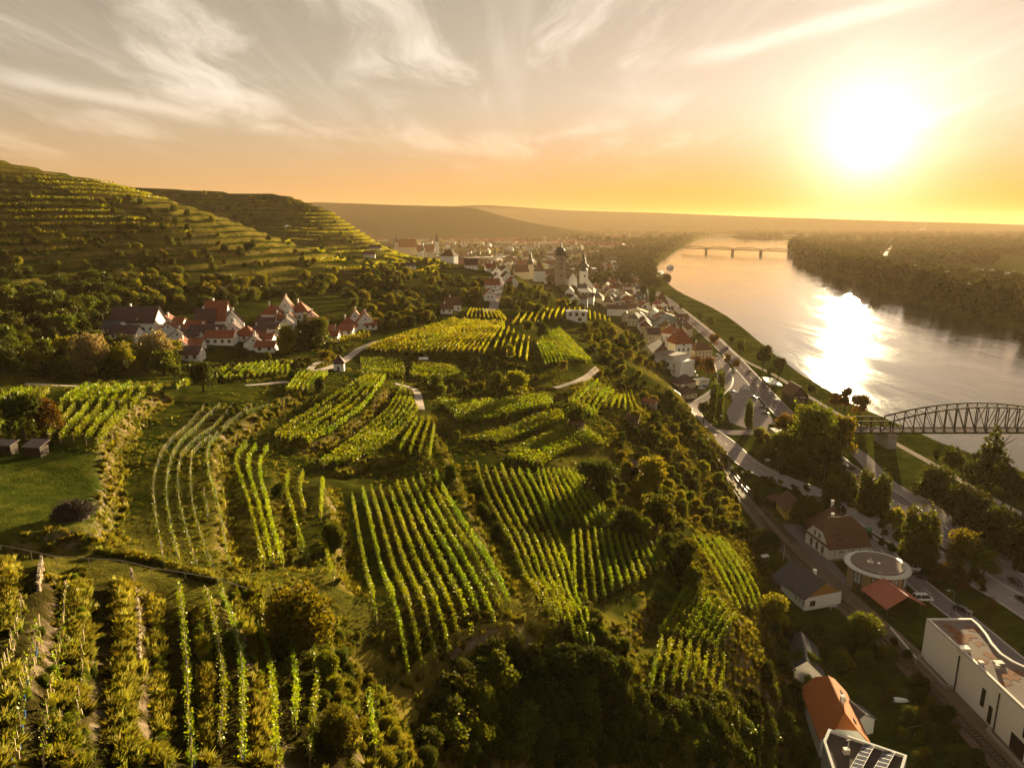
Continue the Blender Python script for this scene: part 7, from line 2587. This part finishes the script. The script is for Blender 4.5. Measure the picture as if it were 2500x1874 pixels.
# dry stone wall catching the light between the near terraces
M_ROCK = plain_mat('dry_stone', (0.34, 0.26, 0.18), 0.95, 0.3, 1.5, fine=8, bump=.5)
STN = []
for k_ in range(5):
    b = MB()
    sr = random.Random(k_)
    w_, h_, d_ = .30 + .14 * sr.random(), .15 + .07 * sr.random(), .22
    V = [(x * w_ * (1 - .18 * sr.random()), y * d_ * (1 - .2 * sr.random()), z * h_ * (1 - .2 * sr.random())) for z in (-.5, .5) for y in (-.5, .5) for x in (-.5, .5)]
    b.add(V, [(0, 2, 3, 1), (4, 5, 7, 6), (0, 1, 5, 4), (2, 6, 7, 3), (0, 4, 6, 2), (1, 3, 7, 5)])
    m_ = b.mesh('stone')
    m_.materials.append(M_ROCK)
    STN.append(m_)


def stone_wall(px, hgt, label, lean=.12):
    P = resample(smooth_line(cast(px), 60), step=.38)
    P[:, 2] = H(P[:, 0], P[:, 1])
    c0 = P[0].copy()
    o = empty('dry_stone_wall', c0, 0, label, 'stone wall')
    T = np.gradient(P[:, :2], axis=0)
    for i, q in enumerate(P):
        an_ = math.atan2(T[i, 1], T[i, 0])
        zz2 = -.4
        while zz2 < hgt * (.7 + .5 * RNG.random()):
            s = link('stone', STN[int(RNG.integers(5))], None, o, (q[0] - c0[0] + RNG.normal() * .04, q[1] - c0[1] + RNG.normal() * .04, q[2] - c0[2] + zz2), an_ + RNG.normal() * .1)
            zz2 += .17
    return o


stone_wall([(322, 1410), (338, 1481), (342, 1560), (342, 1625)], 1.3, 'sunlit dry stone wall between the near grass strips')
stone_wall([(104, 1380), (100, 1410), (96, 1445)], 1.2, 'short pale dry stone wall under the hand rail')

# ------------------------------------------------------------------ garden wall, garden things
gw = plain_line([(2172, 1545), (2205, 1585), (2236, 1622)], 7.0, 3.0, False)
o = empty('garden_wall', gw[0], 0, 'grey garden wall between gardens and railway', 'wall')
b = MB()
for a, c_ in zip(gw[:-1], gw[1:]):
    b.bar((*(a - gw[0])[:2], .7), (*(c_ - gw[0])[:2], .7), .3, 1.8)
b.build('wall', M_CONC, o)
b = MB()
for a, c_ in zip(gw[:-1], gw[1:]):
    b.bar((*(a - gw[0])[:2], 1.66), (*(c_ - gw[0])[:2], 1.66), .42, .1)
b.build('coping', M_SHEET, o)
p = on_z(1911, 1384, 7.0)
fp_ = empty('flagpole', p, 0, 'flagpole with small drooping red flag in the garden', 'flagpole')
MB().lathe([(.07, 0), (.05, 7.0), (.1, 7.05), (.02, 7.2)], 8).build('pole', M_WHITE, fp_)
MB().add([(0, 0, 6.9), (.25, .05, 6.8), (.3, 0, 5.6), (.02, .02, 5.5), (.05, .12, 6.2)], [(0, 1, 4), (1, 2, 4), (2, 3, 4), (3, 0, 4)]).build('flag', plain_mat('red_cloth', (0.45, 0.04, 0.03), .9, .1), fp_)
p = on_z(1866, 1378, 8.0)
p[2] = H(p[0], p[1])
sw = empty('garden_swing', p, .4, 'garden swing seat with pale canopy on the little lawn', 'garden swing')
MB().add([(-1.2, -.7, 1.9), (1.2, -.7, 1.9), (1.2, .7, 2.1), (-1.2, .7, 2.1), (-1.2, -.7, 1.98), (1.2, -.7, 1.98), (1.2, .7, 2.18), (-1.2, .7, 2.18)], [(3, 2, 1, 0), (4, 5, 6, 7), (0, 1, 5, 4), (1, 2, 6, 5), (2, 3, 7, 6), (3, 0, 4, 7)]).build('canopy', M_SHEET, sw)
MB().box(-1, 1, -.3, .3, .45, .6).box(-1, 1, .3, .4, .6, 1.1).build('seat', M_WOOD, sw)
for x in (-1.15, 1.15):
    MB().bar((x, -.6, 0), (x, 0, 1.95), .06).bar((x, .6, 0), (x, 0, 1.95), .06).build('leg', M_STEEL, sw)
p = on_z(2192, 1710, 7.3)
bt = empty('covered_boat', p, -.1, 'white upturned boat stored in the dark garden', 'boat')
b = MB()
b.ring([[(x, w_ * math.cos(math.pi * i / 6), .15 + h_ * math.sin(math.pi * i / 6)) for i in range(7)] for x, w_, h_ in ((-2.4, .08, .1), (-1.8, .55, .45), (0, .8, .6), (1.6, .55, .45), (2.4, .08, .12))], True, False)
b.build('hull', M_WHITE, bt)
MB().box(-1.6, -1.4, -.75, .75, 0, .18).box(1.3, 1.5, -.6, .6, 0, .18).build('trestle', M_WOOD, bt)
p = on_z(2032, 1484, 7.0)
tb = empty('garden_table', p, .3, 'pale blue garden table beside the white house', 'table')
MB().box(-1, 1, -.5, .5, .7, .76).build('table_top', M_BLUEW, tb)
for x in (-.85, .85):
    for y in (-.4, .4):
        MB().box(x - .04, x + .04, y - .04, y + .04, 0, .7).build('leg', M_WHITE, tb)
# garden frame
p = on_z(2242, 1790, 7.0)
gf = empty('plant_frame', p, .2, 'bare rectangular plant frame in the dark garden', 'frame')
for a, c_ in (((-1.8, -.9, 1), (1.8, -.9, 1)), ((1.8, -.9, 1), (1.8, .9, 1)), ((1.8, .9, 1), (-1.8, .9, 1)), ((-1.8, -.9, 0), (-1.8, -.9, 1)), ((1.8, -.9, 0), (1.8, -.9, 1)), ((1.8, .9, 0), (1.8, .9, 1)), ((-1.8, .9, 0), (-1.8, .9, 1))):
    MB().bar(a, c_, .07).build('bar', M_TAN, gf)
p = on_z(2088, 1399, 7.0)
sk = empty('light_shaft', p, R(-28), 'white framed glass light shaft on the forecourt', 'light shaft')
MB().box(-1.2, 1.2, -1.9, 1.9, -.2, .8).build('frame', M_WHITE, sk)
MB().box(-.85, .85, -1.55, 1.55, .79, .84).build('pane', M_GLASS, sk)

# ------------------------------------------------------------------ signs, lamps, signals
M_GREEN = plain_mat('green_sign', (0.015, 0.28, 0.11), 0.5, 0.05)
p = on_z(2119, 1312, 7.0)
sg = empty('green_sign', p, R(-4), 'tall green sign board with white bracket emblem', 'sign')
MB().box(-.08, .08, -.06, .06, 0, 1.6).build('post', M_STEEL, sg)
MB().box(-.95, .95, -.08, .08, 1.1, 3.6).build('board', M_GREEN, sg)
MB().box(-.38, -.26, -.1, -.082, 1.65, 3.05).box(.26, .38, -.1, -.082, 1.65, 3.05).box(-.26, -.1, -.1, -.082, 2.93, 3.05).box(.1, .26, -.1, -.082, 2.93, 3.05).box(-.26, -.1, -.1, -.082, 1.65, 1.77).box(.1, .26, -.1, -.082, 1.65, 1.77).build('emblem', M_WHITE, sg)
MB().box(-.1, .1, -.1, -.082, 1.9, 2.8).build('emblem_bar', M_BLUE, sg)


def lamp(u, v, h_, rz, label):
    p = on_z(u, v, 7.0)
    o = empty('street_lamp', p, rz, label, 'street lamp')
    MB().lathe([(.11, -.3), (.07, h_)], 8).build('pole', M_STEEL, o)
    MB().bar((0, 0, h_), (-.7, 0, h_ + .45), .07).bar((-.7, 0, h_ + .45), (-1.4, 0, h_ + .5), .07).build('arm', M_STEEL, o)
    MB().box(-2.0, -1.3, -.16, .16, h_ + .4, h_ + .58).build('lamp_head', M_SHEET, o)


for u, v, h_, rz, lab in ((1900, 1147, 8.5, 0, 'street lamp at the tree clump of the road curve'), (2134, 1262, 7.5, 0, 'street lamp in front of the poplar trio'), (2010, 1185, 7.5, 0, 'street lamp beside the huge willow'), (1765, 1050, 7, .3, 'street lamp at the junction island'), (2322, 1505, 7, 0, 'street lamp beside the side street'), (1843, 1000, 7, 2.5, 'street lamp on the car park verge')):
    lamp(u, v, h_, rz, lab)
for u, v, lab in ((1788, 1176, 'white railway signal between the tracks'), (1783, 1152, 'small white railway board left of the hedge'), (1812, 1162, 'white railway board at the hedge end')):
    p = on_z(u, v, 7.0)
    o = empty('rail_signal', p, -.4, lab, 'railway signal')
    MB().box(-.05, .05, -.05, .05, 0, 1.9).build('post', M_STEEL, o)
    MB().box(-.3, .3, -.08, .02, 1.2, 2.1).build('board', M_WHITE, o)
for u, v, w_, h_, rz, lab in ((1873, 1133, 2.0, 1.1, -.2, 'grey road sign under the curve trees'), (2170, 1240, 3.2, 1.8, -.5, 'large grey road sign seen from behind by the main road'), (2274, 1262, 1.2, 1.4, -.4, 'white sign beside the river lane')):
    p = on_z(u, v, 7.0)
    o = empty('road_sign', p, rz, lab, 'sign')
    for x in (-w_ * .35, w_ * .35):
        MB().box(x - .04, x + .04, -.04, .04, 0, 1.5 + h_).build('post', M_STEEL, o)
    MB().box(-w_ / 2, w_ / 2, -.1, -.042, 1.5, 1.5 + h_).build('board', M_SHEET, o)

# ------------------------------------------------------------------ cars
CARCOL = {}


def car_paint(name, col):
    m_, t = new_mat('paint_' + name)
    b_ = t.n('ShaderNodeBsdfPrincipled', i_0=col)
    b_.inputs['Roughness'].default_value = .28
    b_.inputs['Coat Weight'].default_value = .5
    b_.inputs['Coat Roughness'].default_value = .08
    t.n('ShaderNodeOutputMaterial', i_0=b_)
    CARCOL[name] = m_


for nme, col in (('white', (.75, .74, .72)), ('black', (.012, .012, .014)), ('silver', (.42, .42, .43)), ('blue', (.04, .07, .16)), ('brown', (.07, .035, .022)), ('red', (.22, .02, .015)), ('grey', (.12, .12, .13))):
    car_paint(nme, col)
M_TYRE = plain_mat('tyre', (0.02, 0.02, 0.02), .9, .1)
M_LAMPW = plain_mat('headlamp', (0.7, 0.68, 0.62), .15, .05)


def car_meshes(kind):
    if kind == 'van':
        L_, W_, top, belt = 4.9, 1.95, 2.0, 1.05
        st = [(-2.45, .45, 1.0), (-2.40, .32, 1.05), (1.9, .32, 1.05), (2.35, .36, .98), (2.45, .5, .8)]
        cb = [(-2.38, 1.05), (-2.25, 2.0), (1.0, 2.0), (1.9, 1.05)]
    else:
        L_, W_, top, belt = 4.4, 1.8, 1.46, .92
        st = [(-2.2, .5, .78), (-2.12, .34, .9), (-1.4, .3, .94), (1.0, .3, .92), (1.9, .32, .80), (2.15, .4, .68), (2.2, .48, .6)]
        cb = [(-1.85, .92), (-1.15, 1.46), (.25, 1.46), (1.05, .92)]
    b = MB()
    rings = []
    for x, z0, z1 in st:
        w_ = W_ / 2 * (1 - .10 * (abs(x) / (L_ / 2)) ** 4)
        rings.append([(x, -w_ * .92, z0), (x, w_ * .92, z0), (x, w_, z0 + (z1 - z0) * .45), (x, w_ * .93, z1), (x, -w_ * .93, z1), (x, -w_, z0 + (z1 - z0) * .45)])
    b.ring(rings)
    w0, w1 = W_ / 2 * .90, W_ / 2 * .72
    tz = cb[1][1]
    b.add([(cb[1][0] - .05, -w1, tz), (cb[2][0] + .05, -w1, tz), (cb[2][0] + .05, w1, tz), (cb[1][0] - .05, w1, tz), (cb[1][0] + .1, -w1 * .9, tz + .05), (cb[2][0] - .1, -w1 * .9, tz + .05), (cb[2][0] - .1, w1 * .9, tz + .05), (cb[1][0] + .1, w1 * .9, tz + .05)],
          [(3, 2, 1, 0), (4, 5, 6, 7), (0, 1, 5, 4), (1, 2, 6, 5), (2, 3, 7, 6), (3, 0, 4, 7)])
    for (x0, z0), (x1, z1) in ((cb[0], cb[1]), (cb[3], cb[2]), ((-.35 if kind != 'van' else -.9, belt), (-.35 if kind != 'van' else -.9, tz))):
        for s in (-1, 1):
            b.bar((x0, s * w0, z0), (x1, s * w1, z1), .09)
    body = b.mesh('body')
    g = MB()
    q = .985
    g.add([(cb[0][0] * q, -w0 * q, belt - .02), (cb[3][0] * q, -w0 * q, belt - .02), (cb[3][0] * q, w0 * q, belt - .02), (cb[0][0] * q, w0 * q, belt - .02), (cb[1][0], -w1 * q, tz - .004), (cb[2][0], -w1 * q, tz - .004), (cb[2][0], w1 * q, tz - .004), (cb[1][0], w1 * q, tz - .004)],
          [(3, 2, 1, 0), (4, 5, 6, 7), (0, 1, 5, 4), (1, 2, 6, 5), (2, 3, 7, 6), (3, 0, 4, 7)])
    glass = g.mesh('windows')
    wl = MB()
    wl.ring([[(.32 * math.cos(6.283 * i / 14), y, .32 * math.sin(6.283 * i / 14)) for i in range(14)] for y in (-.11, .11)])
    wheel = wl.mesh('wheel')
    rm = MB()
    rm.ring([[(.19 * math.cos(6.283 * i / 10), y, .19 * math.sin(6.283 * i / 10)) for i in range(10)] for y in (-.118, .118)])
    return body, glass, wheel, rm.mesh('rim'), L_, W_


CM = {k_: car_meshes(k_) for k_ in ('car', 'van')}
HL = MB().box(-.03, .03, -.17, .17, -.07, .07).mesh('headlight')
for k_ in CM:
    CM[k_][1].materials.append(M_GLASS)
    CM[k_][2].materials.append(M_TYRE)
    CM[k_][3].materials.append(M_SHEET)
HL.materials.append(M_LAMPW)
_cb = {}


def car(xy, rz, col, label, kind='car', group=None, z=7.08):
    body, glass, wheel, rim, L_, W_ = CM[kind]
    o = empty('parked_car' if group and 'parked' in group else ('van' if kind == 'van' else 'car'), (xy[0], xy[1], z), rz, label, 'van' if kind == 'van' else 'car', group)
    k2 = (kind, col)
    if k2 not in _cb:
        _cb[k2] = body.copy()
        _cb[k2].materials.append(CARCOL[col])
    link('body', _cb[k2], None, o)
    link('windows', glass, None, o)
    for x in (-1.32, 1.35):
        for s in (-1, 1):
            w_ = link('wheel', wheel, None, o, (x, s * (W_ / 2 - .1), .32))
            link('rim', rim, None, w_)
    for s in (-1, 1):
        link('headlight', HL, None, o, (L_ / 2 - .1, s * .6, .66 if kind == 'car' else .85))


def on_road(P, u, v, side=0.0, back=False):
    q = on_z(u, v, 7.0)
    d_ = np.hypot(P[:, 0] - q[0], P[:, 1] - q[1])
    i = int(np.clip(np.argmin(d_), 1, len(P) - 2))
    t = P[i + 1, :2] - P[i - 1, :2]
    an_ = math.atan2(t[1], t[0])
    return (P[i, 0] - math.sin(an_) * side, P[i, 1] + math.cos(an_) * side), an_ + (math.pi if back else 0)


for u, v, side, back, col, kind, lab in [
    (1706, 792, 2.2, True, 'silver', 'car', 'silver car farthest up the main road'), (1697, 800, -2.2, False, 'white', 'car', 'white car near the upper end of the main road'), (1773, 852, 2.2, True, 'black', 'car', 'dark car on the main road beside the rust tree'),
    (1797, 876, 2.2, True, 'white', 'car', 'white car on the main road beside the small orange tree'), (1827, 908, 2.2, True, 'black', 'car', 'dark car on the main road above the canopy'), (1847, 926, 2.2, True, 'silver', 'car', 'silver car on the main road at the canopy'),
    (1884, 960, 2.2, True, 'white', 'van', 'white van on the main road before the restaurant'), (1902, 980, 2.2, True, 'silver', 'car', 'silver car right behind the white van'), (1928, 1022, -2.2, False, 'grey', 'car', 'grey car half hidden by trees on the main road'),
    (2083, 1141, 2.2, True, 'brown', 'car', 'brown car on the main road near the bridge lawn'), (2094, 1165, -2.2, False, 'red', 'car', 'red car behind the poplar trio'), (2489, 1418, -2.2, False, 'black', 'car', 'dark car at the right end of the main road')]:
    xy, an_ = on_road(HWP, u, v, side, back)
    car(xy, an_, col, lab, kind, None, 7.09)
xy, an_ = on_road(LOP, 1689, 1020, 2.0)
car(xy, an_, 'silver', 'silver car driving round the bend of the town road')
xy, an_ = on_road(LOP, 2489, 1470, 2.0, True)
car(xy, an_, 'black', 'black car on the town road at the right picture edge')
for u, v, rz, col, kind, lab in [
    (1820, 944, -8, 'white', 'car', 'white car parked in the upper row of the car park'), (1822, 952, -8, 'white', 'car', 'white car parked just below the other white one'), (1791, 960, -5, 'black', 'car', 'black car parked at the left side of the car park'),
    (1840, 973, -8, 'black', 'car', 'black car parked in the middle of the car park'), (1862, 997, -8, 'black', 'car', 'black car parked above the lowest one'), (1868, 1011, -8, 'brown', 'car', 'dark brown car parked lowest in the car park'),
    (1790, 907, 5, 'white', 'car', 'white car at the entry of the car park'), (1695, 912, 70, 'grey', 'car', 'grey car parked before the hotel'), (1700, 920, 70, 'silver', 'car', 'silver car parked before the hotel, right of the grey one'),
    (1713, 950, 30, 'white', 'car', 'white car parked below the kiosk'), (1722, 945, 30, 'blue', 'car', 'blue car parked below the kiosk'), (1752, 868, 60, 'white', 'car', 'white car parked under the rust trees'),
    (1757, 873, 60, 'silver', 'car', 'silver car parked under the rust trees'), (2227, 1389, -52, 'white', 'car', 'white car parked beside the round building'), (2247, 1410, -52, 'black', 'car', 'dark car parked behind the white one by the poplars'),
    (2252, 1466, -2, 'white', 'van', 'white van parked beside the salmon shelter'), (2350, 1493, -52, 'black', 'car', 'black car parked on the side street above the museum'), (2485, 1368, -40, 'black', 'car', 'dark car in the shade of the river lane')]:
    q = on_z(u, v, 7.0)
    car(q, R(rz), col, lab, kind, None, 7.09)

# ------------------------------------------------------------------ boats at the quay
def boat(u, v, L_, rz, decks, label):
    q = on_z(u, v, 0.0)
    o = empty('river_boat', (q[0], q[1], 0), rz, label, 'boat')
    b = MB()
    h_, w_ = 1.8, L_ * .085 + 1.2
    b.ring([[(x, -w_ * f, h_), (x, w_ * f, h_), (x, w_ * f * .8, -.4), (x, -w_ * f * .8, -.4)] for x, f in ((-L_ / 2, .75), (-L_ * .3, 1), (L_ * .3, 1), (L_ * .45, .5), (L_ / 2, .06))])
    b.build('hull', M_NAVY if decks == 1 else M_WHITE, o)
    for k_ in range(decks):
        x0, x1 = -L_ * (.42 - .06 * k_), L_ * (.32 - .1 * k_)
        z0 = h_ + .004 + 2.5 * k_
        c_ = MB().box(x0, x1, -w_ * .85, w_ * .85, z0, z0 + 2.4).build('cabin', M_WHITE, o)
        n = max(3, int((x1 - x0) / 3))
        for i in range(n):
            for s in (-1, 1):
                x = x0 + (x1 - x0) * (i + .5) / n
                MB().box(x - .9, x + .9, s * w_ * .85 - .04, s * w_ * .85 + .04, z0 + .8, z0 + 1.8).build('window', M_GLASS, c_)
    MB().box(-L_ * .05, L_ * .08, -1.4, 1.4, h_ + 2.5 * decks + .006, h_ + 2.5 * decks + 2.2).build('wheelhouse', M_WHITE, o)


for u, v, L_, rz, dk_, lab in ((1637, 654, 40, 1.0, 2, 'white river boat lying farthest out from the quay'), (1612, 671, 55, 1.2, 2, 'long white river boat moored at the quay'), (1604, 684, 34, 1.2, 2, 'white river boat moored behind the tall quay trees'), (1612, 718, 22, 1.2, 1, 'small dark hulled boat with white cabin near the pointed roof')):
    boat(u, v, L_, rz, dk_, lab)
for u, v, h_ in ((1570, 735, 24), (1592, 742, 22)):
    plant('poplar', on_z(u, v, 7.0), h_, 'dark', 'tall dark poplar by the quay, %s one' % ('left' if u < 1580 else 'right'), 'tree', None, wide=1.5)
plant('round', on_z(1662, 757, 7.0), 8, 'dark', 'lone dark tree at the landing stage', 'tree')
p = on_z(1614, 755, 7.0)
pt_ = house(p, R(40), 11, 11, 8, 22, 'pyr', M_CREAM, M_ROOFB, 'house with tall pointed roof at the quay', 'house', None, 'house', 'auto', 0, 1)
# ------------------------------------------------------------------ land cover goes on the terrain last
at = me.attributes.new('cover', 'FLOAT_COLOR', 'POINT')
at.data.foreach_set('color', COVER.reshape(-1))
terrain = link('terrain', me, M_GROUND)
tag(terrain, 'rolling terraced hillside running down to the river plain', kind='structure')
